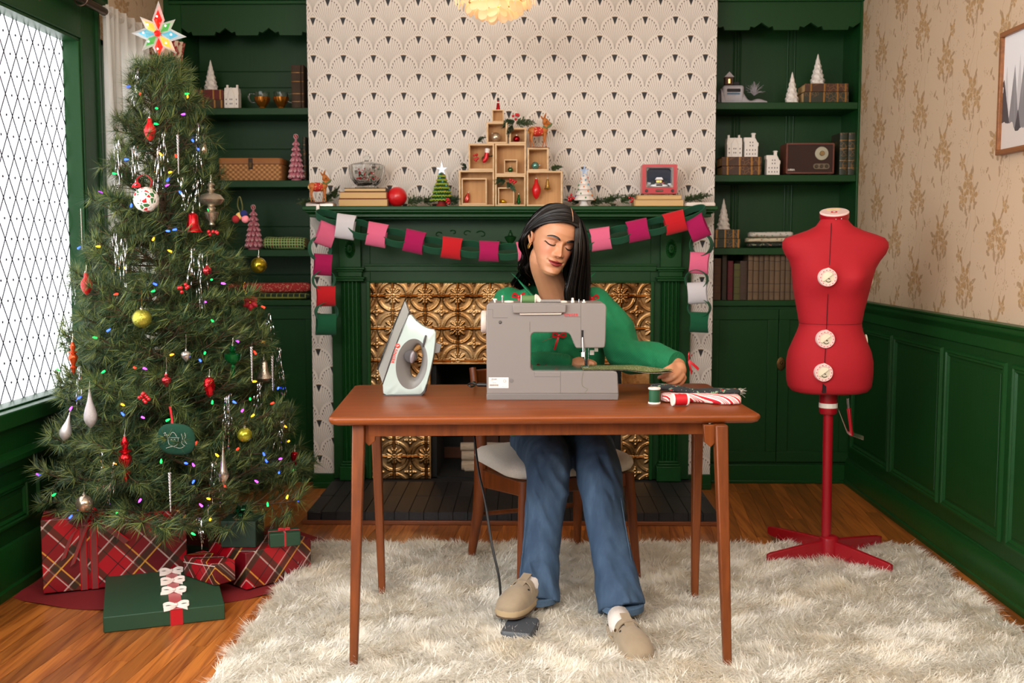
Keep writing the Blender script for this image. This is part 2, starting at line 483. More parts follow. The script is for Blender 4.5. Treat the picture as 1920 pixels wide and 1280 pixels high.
def dress_case(root,x0,x1,shelves,cbz,valz,right):
 for k,z in enumerate(shelves):
  MB().box(x0,x1,YC-0.002,YB,z-TH_S,z).build('shelf',M_GREEN,root,W=True,bev=0.003)
 MB().box(x0-0.02,x1+0.02,YC-0.012,YB,cbz-0.03,cbz).build('worktop',M_GREEN,root,W=True,bev=0.004)
 zz=valz
 h=MB().prism(scallop(x0,x1,zz,ZC,3,0.028),YC,YC+0.02)
 hd=h.build('header',M_GREEN,root,W=True,smooth=25)
 zt=P(480,7 if right else 9,YC).z
 MB().box(x0-0.06 if not right else x0,x1+(0.065 if right else 0),YC-0.02,YC,zt,zt+0.018).box(x0-0.06 if not right else x0,x1+(0.065 if right else 0),YC-0.035,YC,zt+0.018,zt+0.05).build('cornice',M_TRIM,hd,W=True,bev=0.003)
 if right:MB().box(x1,XR,YC-0.006,YC+0.03,0.0,ZC).box(x1,x1+0.02,YC+0.02,YB,0,ZC).build('stile',M_TRIM,root,W=True,bev=0.003)
 else:MB().box(XL,x0,YC-0.006,YC+0.03,0.0,ZC).box(x0-0.02,x0,YC+0.02,YB,0,ZC).build('stile',M_TRIM,root,W=True,bev=0.003)
 MB().box(x0-0.02,x1+0.02,YC+0.004,YC+0.03,0.0,cbz-0.03).build('face_frame',M_GREEN,root,W=True,smooth=0)
 MB().box(x0-0.02,x1+(0.09 if right else 0.0),YC-0.014,YC+0.006,0,0.10).box(x0-0.02,x1+(0.09 if right else 0),YC-0.022,YC+0.006,0,0.018).build('plinth',M_TRIM,root,W=True,bev=0.004)
def door(root,x0,x1,z0,z1,knob=None):
 d=MB();t=0.055
 d.box(x0,x1,YC-0.016,YC+0.004,z0,z0+t);d.box(x0,x1,YC-0.016,YC+0.004,z1-t,z1)
 d.box(x0,x0+t,YC-0.016,YC+0.004,z0+t,z1-t);d.box(x1-t,x1,YC-0.016,YC+0.004,z0+t,z1-t)
 dd=d.build('door',M_GREEN,root,W=True,bev=0.002)
 MB().box(x0+t,x1-t,YC-0.006,YC+0.004,z0+t,z1-t).build('door_panel',M_GREEN,dd,W=True,smooth=0)
 return dd
M_BRASSOLD=mat('aged_brass',C(96,72,40),0.45,0.9,bmp=(90,0.3))
dress_case(rb,RBX0,RBX1,SH_R,CB_R,P(1480,56,YC).z,True)
dress_case(lb,LBX0,LBX1,SH_L,CB_L,P(480,66,YC).z,False)
zd0,zd1=0.115,CB_R-0.045
xm=P(1457,700,YC).x
da=door(rb,RBX0+0.004,xm-0.0015,zd0,zd1);db=door(rb,xm+0.0015,RBX1-0.002,zd0,zd1)
kx,kz=P(1463,681,YC).x,P(1463,681,YC).z
e_=MB().sphere((kx,YC-0.018,kz),(0.024,0.005,0.036),20,8)
e_=e_.build('escutcheon',M_BRASSOLD,db,W=True)
MB().sphere((kx,YC-0.026,kz+0.004),0.007,12,8).cyl((kx,YC-0.018,kz+0.004),(kx,YC-0.03,kz+0.004),0.004).build('escutcheon',M_BRASSOLD,db,W=True)
hg=MB().box(RBX1-0.004,RBX1+0.006,YC-0.018,YC-0.004,0.155,0.205);hg.build('hinge',M_BRASSOLD,db,W=True)
lm=(LBX0+LBX1)/2;zl1=CB_L-0.045
door(lb,LBX0+0.004,lm-0.0015,zd0,zl1);door(lb,lm+0.0015,LBX1-0.004,zd0,zl1)
for px in(1374.5,1386,1475,1488):
 x=P(px,200,YB).x
 MB().cyl((x,YB-0.001,CB_R),(x,YB-0.001,ZC-0.3),0.0055,n=8).build('bead',M_GREEN,rb,W=True)
for px in(1380.5,1481.5):
 x=P(px,200,YB).x
 MB().cyl((x,YB-0.001,CB_R),(x,YB-0.001,ZC-0.3),0.0035,n=8).build('bead',M_GREEN,rb,W=True)
zs=[CB_L]+[P(480,y,YB).z for y in(515,425,280,165,135)]+[ZC-0.2]
for a,b_ in zip(zs[:-1],zs[1:]):
 MB().box(LBX0,LBX1,YB-0.006,YB+0.001,a+0.0015,b_-0.0015).build('back_board',M_GREEN,lb,W=True,bev=0.002)
# === right wall
wall_right=ST(MB().box(XR,XR+0.12,-1.4,YB+0.1,0,ZC).build('wall_right',M_FLOR,smooth=0))
ZR=PX(1640,566,XR).z
wr=SE('trim_3',(XR,3,0))
MB().box(XR-0.018,XR,-1.3,YC,0,ZR-0.01).build('wainscot_backing',M_GREEN,wr,W=True,smooth=0)
def railpoly(prof,y0,y1,x):
 m=MB();n=len(prof)
 m.loft([[(x-d,y,z)for d,z in prof]for y in(y0,y1)]);return m
railpoly([(0.018,ZR-0.105),(0.026,ZR-0.10),(0.026,ZR-0.055),(0.034,ZR-0.045),(0.044,ZR-0.03),(0.044,ZR-0.012),(0.05,ZR-0.008),(0.05,ZR),(0,ZR),(0,ZR-0.105)],-1.3,YC,XR).build('chair_rail',M_TRIM,wr,W=True,bev=0.002)
ST(railpoly([(0.018,0),(0.040,0),(0.040,0.02),(0.034,0.028),(0.034,0.105),(0.03,0.115),(0.024,0.135),(0.018,0.14)],-1.3,YC-0.01,XR).build('baseboard_right',M_TRIM,bev=0.002))
def wall_panel(y0,y1,z0,z1,x,sgn,par):
 m=MB();w=0.032
 prof=[(0,0.0),(0.004,0.012),(0.013,0.012),(0.017,0.006),(0.024,0.008),(w,0.0)]
 loops=[]
 for(d,h)in prof:
  loops.append([(x+sgn*h,y0+d,z0+d),(x+sgn*h,y1-d,z0+d),(x+sgn*h,y1-d,z1-d),(x+sgn*h,y0+d,z1-d)])
 m.loft(loops,cap=False)
 p=m.build('panel_moulding',M_TRIM,par,W=True,smooth=20)
 MB().box(min(x,x+sgn*0.004),max(x,x+sgn*0.004),y0+w+0.012,y1-w-0.012,z0+w+0.012,z1-w-0.012).build('panel',M_GREEN,par,W=True,bev=0.002)
Y_at=lambda px:PX(px,700,XR).y
zp1=ZR-0.135;zp0=0.195
edges=[(5.50,Y_at(1680)),(Y_at(1684),Y_at(1776)),(Y_at(1783),Y_at(1899))]
ws=edges[2][0]-edges[2][1]
yy=Y_at(1911)
while yy>0.2:edges.append((yy,yy-ws));yy-=ws+0.05
for a,b_ in edges:wall_panel(b_,a,zp0,zp1,XR-0.018,-1,wr)
# === left wall with windows
WY1=PX(143,72,XL).y;WZ1=PX(143,72,XL).z;WZ0=PX(100,739,XL).z;WY0=2.62
W2Y0,W2Y1=0.35,2.15
W3Y0,W3Y1=PX(197,150,XL).y-0.09,PX(197,150,XL).y+0.30
lw=MB();hw=0.16
ys_=sorted([(W2Y0,W2Y1),(WY0,WY1),(W3Y0,W3Y1)])
cur=-1.4
for a,b_ in ys_:
 lw.box(XL-hw,XL,cur,a,0,ZC);lw.box(XL-hw,XL,a,b_,0,WZ0);lw.box(XL-hw,XL,a,b_,WZ1,ZC);cur=b_
lw.box(XL-hw,XL,cur,YB+0.1,0,ZC)
wall_left=ST(lw.build('wall_left',M_FLOR,smooth=0))
wl=SE('trim_4',(XL,3,0))
MB().box(XL,XL+0.012,-1.3,YC,0,WZ0-0.20).build('wainscot_backing',M_GREEN,wl,W=True,smooth=0)
ST(railpoly([(-0.012,0),(-0.036,0),(-0.036,0.03),(-0.028,0.04),(-0.028,0.16),(-0.02,0.18),(-0.012,0.185)],-1.3,YC-0.01,XL).build('baseboard_left',M_TRIM,bev=0.002))
railpoly([(0,WZ0-0.22),(-0.02,WZ0-0.22),(-0.03,WZ0-0.20),(-0.045,WZ0-0.185),(-0.045,WZ0-0.165),(-0.02,WZ0-0.15),(-0.02,WZ0-0.06),(0,WZ0-0.06)],-1.3,YC,XL).build('apron_moulding',M_TRIM,wl,W=True,bev=0.002)
for k in range(6):
 y1=5.3-k*0.72
 if y1-0.64>0.2:wall_panel(y1-0.64,y1,0.24,WZ0-0.27,XL+0.012,1,wl)
m,nt,b=new_mat('frosted_daylight_glass')
b.inputs['Base Color'].default_value=C(245,247,250);b.inputs['Roughness'].default_value=0.4
b.inputs['Emission Color'].default_value=(0.93,0.97,1.0,1);b.inputs['Emission Strength'].default_value=WINDOW_STRENGTH
M_GLASSW=m
M_LEAD=mat('lead_came',C(58,58,66),0.5,0.6)
def fill_pane_mat(s):
 m,nt,b=new_mat('unseen_fill_pane');b.inputs['Emission Color'].default_value=(0.90,0.96,1.0,1);b.inputs['Emission Strength'].default_value=s;return m
M_FILLPANE=fill_pane_mat(10.0)  # stronger glow for the unseen pane, added as side light
def lattice_window(name,y0,y1,z0,z1,fine,trim=True,tw=0.17):
 w=SE(name,(XL,(y0+y1)/2,(z0+z1)/2));t=tw
 gx=XL-0.055
 fr=MB()
 for(a,b_,c,d)in((y0-t,y0,z0-0.06,z1+t),(y1,y1+t,z0-0.06,z1+t),(y0,y1,z1,z1+t)):
  fr.box(XL,XL+0.022,a,b_,c,d)
 fr.box(XL,XL+0.034,y1+t-0.028,y1+t,z0-0.06,z1+t);fr.box(XL,XL+0.034,y0-t,y0-t+0.028,z0-0.06,z1+t);fr.box(XL,XL+0.034,y0-t,y1+t,z1+t-0.028,z1+t)
 if trim:
  fr.build('casing',M_TRIM,w,W=True,bev=0.004)
  MB().box(XL-0.1,XL+0.055,y0-t,y1+t,z0-0.06,z0).build('sill',M_TRIM,w,W=True,bev=0.006)
 rv=MB();s=0.012
 rv.box(gx-0.01,XL+0.014,y0,y0+s,z0,z1).box(gx-0.01,XL+0.014,y1-s,y1,z0,z1).box(gx-0.01,XL+0.014,y0,y1,z1-s,z1).box(gx-0.01,XL+0.014,y0,y1,z0,z0+s*0.6)
 rv.build('sash',M_TRIM,w,W=True,bev=0.003)
 if not fine:
  MB().box(gx-0.004,gx,y0,y1,z0,z1).build('pane',M_FILLPANE,w,W=True,smooth=0);return w
 dw,dh=0.094,0.152;g=0.0016
 lead=MB();first=None
 ny=int((y1-y0)/dw)+3;nzz=int((z1-z0)/dh)+3
 yv=3.62
 MB().box(gx-0.004,gx,y0,yv,z0,z1).build('pane',M_GLASSW,w,W=True,smooth=0)if y0<yv else None
 ymin=max(y0,yv)
 for j in range(-2,2*nzz):
  for i in range(-2,ny):
   cy=y1-(i+(0.5 if j%2 else 0))*dw;cz=z0+j*dh/2
   if cy+dw/2<=ymin or cy-dw/2>=y1 or cz+dh/2<=z0 or cz-dh/2>=z1:continue
   poly=[(cy-dw/2+g,cz),(cy,cz-dh/2+g*1.6),(cy+dw/2-g,cz),(cy,cz+dh/2-g*1.6)]
   full=cy-dw/2>=ymin and cy+dw/2<=y1 and cz-dh/2>=z0 and cz+dh/2<=z1
   if full:
    if first is None:
     first=MB().loft([[(gx-0.004,a-cy,b2-cz)for a,b2 in poly],[(gx-XL*0-gx+gx,a-cy,b2-cz)for a,b2 in poly]])
     first.v=[(q[0]-gx,q[1],q[2])for q in first.v]
     first=first.build('pane',M_GLASSW,w,smooth=0);first.location=(gx-w.location.x,cy-w.location.y,cz-w.location.z)
    else:link_copy(first,'pane',(gx-w.location.x,cy-w.location.y,cz-w.location.z),w)
   else:
    def clip(pl,f,keep):
     out=[]
     for k in range(len(pl)):
      a,c2=pl[k],pl[(k+1)%len(pl)];fa,fc=f(a),f(c2)
      if fa>=0:out.append(a)
      if(fa>=0)!=(fc>=0):
       t_=fa/(fa-fc);out.append((a[0]+(c2[0]-a[0])*t_,a[1]+(c2[1]-a[1])*t_))
     return out
    pl=clip(poly,lambda q:q[0]-ymin,1);pl=clip(pl,lambda q:y1-q[0],1)if pl else pl
    pl=clip(pl,lambda q:q[1]-z0,1)if pl else pl;pl=clip(pl,lambda q:z1-q[1],1)if pl else pl
    if len(pl)>=3:MB().loft([[(gx-0.004,a,c2)for a,c2 in pl],[(gx,a,c2)for a,c2 in pl]]).build('pane',M_GLASSW,w,W=True,smooth=0)
   if z0<cz+dh/2<z1 and ymin<cy<y1:lead.sphere((gx+0.002,cy,cz+dh/2),(0.003,0.0042,0.0055),8,5)
 for sgn in(1,-1):
  for i in range(-2*ny-40,2*ny+40):
   pts=[]
   ya=y1-i*dw+(0 if True else 0);
   z_at=lambda y:z0+(y-ya)*sgn*dh/dw
   y_at=lambda z:ya+(z-z0)*sgn*dw/dh
   for y in(ymin,y1):
    if z0<=z_at(y)<=z1:pts.append((y,z_at(y)))
   for z in(z0,z1):
    if ymin<=y_at(z)<=y1:pts.append((y_at(z),z))
   if len(pts)>=2:
    a=min(pts);c2=max(pts)
    if abs(a[0]-c2[0])>0.01:lead.tube([(gx+0.001,a[0],a[1]),(gx+0.001,c2[0],c2[1])],0.0026,5)
 lead.build('came_lattice',M_LEAD,w,W=True)
 return w
lattice_window('window_1',WY0,WY1,WZ0,WZ1,True)
lattice_window('added_light_window',W2Y0,W2Y1,WZ0,WZ1,False)  # out-of-view window, added to light the room from the left
lattice_window('window_3',W3Y0,W3Y1,WZ0,WZ1,True,trim=True,tw=0.03)
railpoly([(-0.0,WZ1+0.17),(-0.05,WZ1+0.17),(-0.06,WZ1+0.185),(-0.06,WZ1+0.20),(0,WZ1+0.205)],-1.3,WY1+0.2,XL).build('head_moulding',M_TRIM,wl,W=True,bev=0.002)
# === mantel, tin surround, hearth, firebox
MY=5.36
mant=T('fireplace_mantel','green painted fireplace mantel with fluted pilasters and a stepped shelf','mantel',(P(955,640,MY).x,MY,0))
def px_box(mb,pxa,pya,pxb,pyb,yf,yb):
 a=P(pxa,pya,yf);b_=P(pxb,pyb,yf)
 mb.box(min(a.x,b_.x),max(a.x,b_.x),yf,yb,min(a.z,b_.z),max(a.z,b_.z));return mb
ZSH=P(955,386,5.17).z
sx0,sx1=P(566,388,5.17).x,P(1347,386,5.17).x
sh=MB().box(sx0,sx1,5.17,YF-0.001,ZSH-0.020,ZSH);sh.build('mantel_shelf',M_TRIM,mant,W=True,bev=0.004)
ms=MB()
for i,(dx,yf,z0,z1)in enumerate(((0.012,5.183,0.030,0.020),(0.020,5.195,0.036,0.030),(0.026,5.21,0.052,0.036),(0.06,5.26,0.062,0.052))):
 ms.box(sx0+dx,sx1-dx,yf,YF-0.001,ZSH-z0,ZSH-z1)
ms.build('shelf_moulding',M_TRIM,mant,W=True,bev=0.003)
ZB=0.056
bx0,bx1=P(623,640,MY+0.03).x,P(1294,640,MY+0.03).x
tx0,tx1=P(695,600,MY+0.03).x,P(1219,600,MY+0.03).x
tz1=P(955,530,MY+0.03).z;fz=P(955,497,MY+0.03).z
bd=MB().box(bx0,tx0,MY+0.03,YF-0.001,ZB,ZSH-0.06).box(tx1,bx1,MY+0.03,YF-0.001,ZB,ZSH-0.06).box(tx0,tx1,MY+0.03,YF-0.001,tz1,ZSH-0.06)
bd.build('surround_board',M_GREEN,mant,W=True,bev=0.002)
fm=MB()
fm.box(P(682,497,MY).x,P(1232,497,MY).x,MY+0.008,MY+0.03,fz-0.004,fz+0.006).box(P(682,497,MY).x,P(1232,497,MY).x,MY+0.016,MY+0.03,fz-0.03,fz-0.004)
fm.build('frieze_moulding',M_TRIM,mant,W=True,bev=0.002)
bw=0.009
MB().box(tx0-bw*2,tx0,MY+0.012,MY+0.03,ZB,tz1+bw).box(tx1,tx1+bw*2,MY+0.012,MY+0.03,ZB,tz1+bw).box(tx0,tx1,MY+0.012,MY+0.03,tz1,tz1+bw).build('tile_frame',M_TRIM,mant,W=True,bev=0.003)
for k,(cx0,cx1)in enumerate(((640,677),(1238,1274))):
 xa,xb=P(cx0,640,MY).x,P(cx1,640,MY).x;xm_=(xa+xb)/2;hwid=(xb-xa)/2
 zcap=P(cx0,527,MY).z;zpl=P(cx0,868,MY).z
 prof=[(-hwid,0.034)];nf=5
 fw=2*hwid/nf
 for i in range(nf):
  x0=-hwid+i*fw
  prof.append((x0+fw*0.14,0.0))
  for j in range(5):prof.append((x0+fw*(0.24+0.13*j),0.009*math.sin(PI*(j+0.5)/5)+0.002))
  prof.append((x0+fw*0.86,0.0))
 prof.append((hwid,0.034))
 MB().loft([[(xm_+a,MY+b_,z)for a,b_ in prof]for z in(zpl+0.01,zcap)]).build('pilaster',M_TRIM,mant,W=True,smooth=20)
 cap=MB()
 for(e,y0,za,zb)in((0.020,-0.022,0.0,0.012),(0.026,-0.030,0.012,0.022),(0.010,-0.010,0.022,0.048),(0.016,-0.016,0.048,0.058),(0.024,-0.026,0.058,0.070)):
  cap.box(xa-e,xb+e,MY+y0,MY+0.03,zcap+za,zcap+zb)
 cap.build('capital',M_TRIM,mant,W=True,bev=0.003)
 MB().box(xa-0.004,xb+0.004,MY-0.004,MY+0.03,zcap+0.070,ZSH-0.062).build('frieze_block',M_TRIM,mant,W=True,bev=0.002)
 rc=P(656 if k==0 else 1258,466,MY)
 ro=MB()
 def rosf(u,v,rc=rc):
  a=2*PI*u;r=v
  h=0.010*(1-r**3)+0.0035*math.cos(a*22)*(1 if 0.35<r<0.93 else 0)*math.sin(PI*min(1,max(0,(r-0.35)/0.58)))
  if r<0.25:h=0.012+0.006*math.cos(r/0.25*PI/2)
  return Vector((rc.x+0.028*r*math.cos(a),MY-0.004-h,rc.z+0.048*r*math.sin(a)))
 ro.grid(rosf,88,12,cu=True);ro.build('rosette',M_TRIM,mant,W=True,smooth=60)
 pl=MB().box(xa-0.014,xb+0.014,MY-0.03,MY+0.03,ZB,zpl-0.012).box(xa-0.008,xb+0.008,MY-0.022,MY+0.03,zpl-0.012,zpl).box(xa-0.002,xb+0.002,MY-0.01,MY+0.03,zpl,zpl+0.012)
 pl.build('plinth',M_TRIM,mant,W=True,bev=0.004)
def scroll(mb,cx,cz,s,flip=1,y=MY+0.028):
 pts=[]
 for i in range(28):
  t=i/27;a=0.5+t*4.6;r=s*(1-0.78*t)
  pts.append((cx+flip*r*math.cos(a),y,cz+r*math.sin(a)*0.8))
 mb.tube(pts,[0.0035*(1-0.4*i/27)for i in range(28)],6)
for cx,cy,s,fl_ in((822,440,0.020,1),(850,436,0.018,-1),(875,438,0.022,1),(903,440,0.028,-1),(918,462,0.02,1),(1012,462,0.02,-1),(1030,440,0.028,1),(985,440,0.02,-1),(1075,440,0.02,1),(1100,438,0.018,-1)):
 orn=MB();q=P(cx,cy,MY+0.028);scroll(orn,q.x,q.z,s,fl_);orn.build('carved_scroll',M_GREEN,mant,W=True)
orn=MB();_sw=[P(932+i*2.6,452+7*math.sin(i/25*PI),MY+0.028)for i in range(26)]
orn.tube(_sw,[0.004+0.002*(i%2)for i in range(26)],8);orn.build('carved_swag',M_GREEN,mant,W=True)
q=P(957,446,MY+0.03)
MB().lathe([(0.002,-0.05),(0.02,-0.048),(0.006,-0.036),(0.014,-0.024),(0.026,-0.006),(0.03,0.006),(0.012,0.012),(0.01,0.024),(0.004,0.03),(0.006,0.036),(0.0,0.04)],16,q).build('carved_urn',M_GREEN,mant,W=True)
# === pressed tin tiles
def m_tin():
 m,nt,b=new_mat('pressed_tin');w=wpos();g=nz(w,7,5,0.65);g2=nz(w,40,3,0.6)
 geo=nt.nodes.new('ShaderNodeNewGeometry')
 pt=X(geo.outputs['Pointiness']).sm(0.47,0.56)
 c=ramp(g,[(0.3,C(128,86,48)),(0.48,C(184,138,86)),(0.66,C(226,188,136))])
 c=mixc((1.0-pt)*0.5,c,C(70,42,20));c=mixc(g2.sm(0.62,0.75)*0.4,c,C(100,64,36))  # shade mixed into the recesses by colour, for relief contrast
 setc(b,c);b.inputs['Metallic'].default_value=1.0
 X.nt.links.new((g*0.26+0.16).s,b.inputs['Roughness'])
 return m
M_TIN=m_tin()
TS=0.1645
def tin_h(u,v):
 x,y=u-0.5,v-0.5;h=0.0
 ax,ay=abs(x),abs(y)
 dc=math.hypot(0.5-ax,0.5-ay)
 h+=0.0042*math.exp(-((dc-0.415)/0.014)**2)+0.0050*math.exp(-((dc-0.462)/0.013)**2)
 if dc>0.47:
  for(px_,py_)in((0,0),(0.1,0),(-0.1,0),(0,0.1),(0,-0.1)):
   h+=0.0065*math.exp(-(((x-px_)**2+(y-py_)**2)/0.0011))
  for(px_,py_)in((0.05,0.05),(-0.05,0.05),(0.05,-0.05),(-0.05,-0.05),(0.17,0),(-0.17,0),(0,0.17),(0,-0.17)):
   h+=0.0038*math.exp(-(((x-px_)**2+(y-py_)**2)/0.0005))
 else:
  for a_,L,wd in((PI/4,0.24,0.032),(PI/4-0.52,0.20,0.026),(PI/4+0.52,0.20,0.026)):
   qx,qy=0.5-ax,0.5-ay
   t=qx*math.cos(a_)+qy*math.sin(a_);s_=-qx*math.sin(a_)+qy*math.cos(a_)
   if 0.05<t<L+0.06:
    k=(t-0.05)/(L+0.01)
    w_=wd*math.sin(PI*min(1,k))**0.7+1e-4
    h=max(h,0.0065*math.exp(-(s_/w_)**2)*(1-0.25*math.cos(s_/w_*5)))
 e=min(0.5-ax,0.5-ay)
 h=max(h,0.0075*math.exp(-((e-0.016)/0.012)**2))
 if dc<0.07:h=max(h,0.007*math.exp(-((dc-0.045)/0.02)**2))
 return h
def tin_mesh(u0,u1,v0,v1,res=46):
 m=MB();nu=max(6,int(res*(u1-u0)))+1;nv=max(6,int(res*(v1-v0)))+1
 def f(a,b_):
  u=u0+(u1-u0)*a;v=v0+(v1-v0)*b_
  return Vector(((u-u0)*TS,-tin_h(u,v),(v-v0)*TS))
 m.grid(f,nu,nv);return m
TY=MY+0.028
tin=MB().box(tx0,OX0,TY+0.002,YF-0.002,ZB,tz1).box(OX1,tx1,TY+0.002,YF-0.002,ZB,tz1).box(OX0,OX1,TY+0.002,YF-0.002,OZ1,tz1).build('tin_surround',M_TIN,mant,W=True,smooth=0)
tin['label']='gold-brown pressed tin tiles around the dark firebox'
ref=P(736,554.6,TY)
_tc={}
def tin_place(xa,xb,za,zb):
 u0=0;u1=1;v0=0;v1=1
 X0,X1=xa,xb
 if X1<=tx0+0.004 or X0>=tx1-0.004 or zb<=ZB+0.004 or za>=tz1-0.004:return
 rects=[]
 cx0,cx1,cz0,cz1=max(xa,tx0),min(xb,tx1),max(za,ZB),min(zb,tz1)
 if cz1<=OZ1+0.002:
  if cx0<OX0-0.003:rects.append((cx0,min(cx1,OX0),cz0,cz1))
  if cx1>OX1+0.003:rects.append((max(cx0,OX1),cx1,cz0,cz1))
 elif cz0>=OZ1-0.002:rects.append((cx0,cx1,cz0,cz1))
 else:
  if cx0<OX0 and cx1<=OX0+0.002 or cx0>=OX1-0.002:rects.append((cx0,cx1,cz0,cz1))
  else:rects.append((cx0,cx1,max(cz0,OZ1),cz1))
 for(a,b_,c,d)in rects:
  if b_-a<0.006 or d-c<0.006:continue
  key=tuple(round(k,3)for k in((a-xa)/TS,(b_-xa)/TS,(c-za)/TS,(d-za)/TS))
  if key not in _tc:
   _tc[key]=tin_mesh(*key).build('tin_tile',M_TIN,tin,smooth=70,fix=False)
   o=_tc[key]
  else:o=link_copy(_tc[key],'tin_tile',(0,0,0),tin)
  o.location=(a+0.0006-mant.location.x,TY-mant.location.y,c)
for i in range(-2,10):
 for j in range(-8,3):
  tin_place(ref.x+i*TS,ref.x+(i+1)*TS,ref.z+j*TS,ref.z+(j+1)*TS)
MB().box(OX0-0.004,OX0+0.004,TY-0.006,TY+0.05,ZB,OZ1).box(OX1-0.004,OX1+0.004,TY-0.006,TY+0.05,ZB,OZ1).box(OX0,OX1,TY-0.006,TY+0.04,OZ1-0.004,OZ1+0.004).build('edge_strip',M_TIN,tin,W=True,bev=0.001)
# === firebox
M_FBRICK=mat('sooty_brick',C(70,40,26),0.9,var=(20,0.5),bmp=(60,0.5),rnd=0.3)
fb=SE('wall_firebox',((OX0+OX1)/2,5.7,0))
fbx=MB().box(OX0,OX0+0.03,YF,5.95,0,OZ1).box(OX1-0.03,OX1,YF,5.95,0,OZ1).box(OX0,OX1,5.93,5.97,0,OZ1).box(OX0,OX1,YF,5.97,OZ1,OZ1+0.02).box(OX0,OX1,YF,5.97,0.0,ZB)
fbx.build('firebox_lining',M_BLACK,fb,W=True,smooth=0)
_br=MB().cbox((0,0,0),(0.198,0.02,0.062)).build('brick',M_FBRICK,fb,bev=0.003)
bi=0
for r_ in range(5):
 for c_ in range(5):
  x=OX0+0.03+0.10+c_*0.206-(0.10 if r_%2 else 0);z=ZB+0.034+r_*0.07
  if x+0.1>OX1-0.03 or x-0.1<OX0+0.02:continue
  l=(x-fb.location.x,5.915-fb.location.y,z)
  if bi==0:_br.location=l
  else:link_copy(_br,'brick',l,fb)
  bi+=1
def m_birch():
 m,nt,b=new_mat('birch_bark');o=coord();x,y,z=xyz(o)
 g=nz(vec(x*14.0,y*90.0,z*90.0),1.0,3,0.6);k=nz(vec(x*9.0,y*30.0,z*60.0),1.0,2).sm(0.66,0.72)
 c=mixc(g,C(196,180,160),C(150,128,106));c=mixc(k,c,C(40,30,24));setc(b,c);b.inputs['Roughness'].default_value=0.8
 bump(b,g,0.4,0.004);return m
M_BIRCH=m_birch();M_LOGEND=mat('log_end',C(190,150,105),0.8,var=(60,0.3))
for k,(px0,py,r,sx)in enumerate(((866,903,0.0265,0),(866,883,0.026,1),(864,862.5,0.022,2),(866,873,0.017,3))):
 Yl=5.60+(0.05 if k in(3,)else 0)
 q=P(px0,py,Yl);L=0.40
 lg=MB();n=18
 lg.tube([(0.0,0,0),(0.002,0,0),(L*0.3,0.002,0.001),(L*0.6,-0.002,0),(L,0,0.002)],[r*0.97,r,r*1.02,r*0.98,r],n)
 if k==0:z=ZB+r
 elif k==1:z=ZB+0.053+r
 elif k==2:z=ZB+0.053+0.052+r
 else:z=ZB+0.017;
 o=lg.build('birch_log',M_BIRCH,None,loc=(q.x+(0.02 if k==3 else 0),Yl-(0.085 if k==3 else 0),z))
 tag(o,['bottom birch log of the little stack in the firebox','middle birch log of the stack in the firebox','topmost birch log of the stack in the firebox','thin birch log lying in front of the firebox stack'][k],'log','birch logs in the fireplace')
 MB().cyl((-0.0006,0,0),(0.001,0,0),r*0.86,n=18).build('cut_end',M_LOGEND,o)
# === brick hearth
hy0=G(960,983,0).y;hx0,hx1=P(575,975,hy0).x,P(1346,975,hy0).x
M_HB=mat('black_painted_brick',C(30,29,31),0.55,var=(30,0.45),bmp=(120,0.5,0.004),rnd=0.35)
M_HM=mat('dark_mortar',C(17,16,16),0.9)
hearth=T('hearth','raised hearth of black painted bricks in front of the fireplace','hearth',((hx0+hx1)/2,hy0,0))
MB().box(hx0+0.004,hx1-0.004,hy0+0.006,YF+0.0,0,ZB-0.006).build('mortar_bed',M_HM,hearth,W=True,smooth=0)
nb=28;bwid=(hx1-hx0)/nb;dep=(MY-0.035-hy0)/2.0
_hb=MB().box(-bwid/2+0.0018,bwid/2-0.0018,0.0018,dep-0.0018,-0.05,0).build('brick',M_HB,hearth,bev=0.005)
first=True;_rr=random.Random(11)
for i in range(nb):
 for j in range(2):
  l=(hx0+bwid*(i+0.5)-hearth.location.x,j*dep,ZB-0.0015*_rr.random())
  if first:_hb.location=l;first=False
  else:link_copy(_hb,'brick',l,hearth)
MB().box(hx0-0.02,hx1+0.01,hy0-0.016,hy0+0.002,0,0.018).build('wood_border',mat('hearth_border_wood',C(120,62,26),0.4,var=(8,0.3)),hearth,W=True,bev=0.003)
# === table
def m_wood(name,c1,c2,axis=0,rough=0.35,coat=0.3,sc=1.0):
 m,nt,b=new_mat(name);x,y,z=xyz(coord())
 k=[30.0*sc,30.0*sc,30.0*sc];k[axis]=1.6*sc
 g=nz(vec(x*k[0],y*k[1],z*k[2]),1.0,4,0.6,0.4);g2=nz(vec(x*k[0]*3,y*k[1]*3,z*k[2]*3),1.0,3,0.6)
 setc(b,mixc((g*0.7+g2*0.3).sm(0.3,0.7),C(*c1),C(*c2)))
 b.inputs['Roughness'].default_value=rough;b.inputs['Coat Weight'].default_value=coat;b.inputs['Coat Roughness'].default_value=0.2;b.inputs['Specular IOR Level'].default_value=0.35
 bump(b,g2,0.04,0.002);return m
M_TW=m_wood('walnut_table_top',(138,68,22),(112,52,15),0,0.42,0.08)
M_TL=m_wood('walnut_leg',(124,62,20),(94,44,13),2,0.45,0.05)
ZT=0.75
A=G(601,783,ZT);B=G(1419,778,ZT);Cc=G(1334,717.5,ZT);D=G(676,721,ZT)
tw=(B-A).length;tang=math.atan2((B-A).y,(B-A).x);td=((D-A).length+(Cc-B).length)/2*0.99
tcen=(A+B+Cc+D)/4
table=T('sewing_table','brown walnut table with tapered legs standing on the cream fur rug','table',(tcen.x,tcen.y,0),tang)
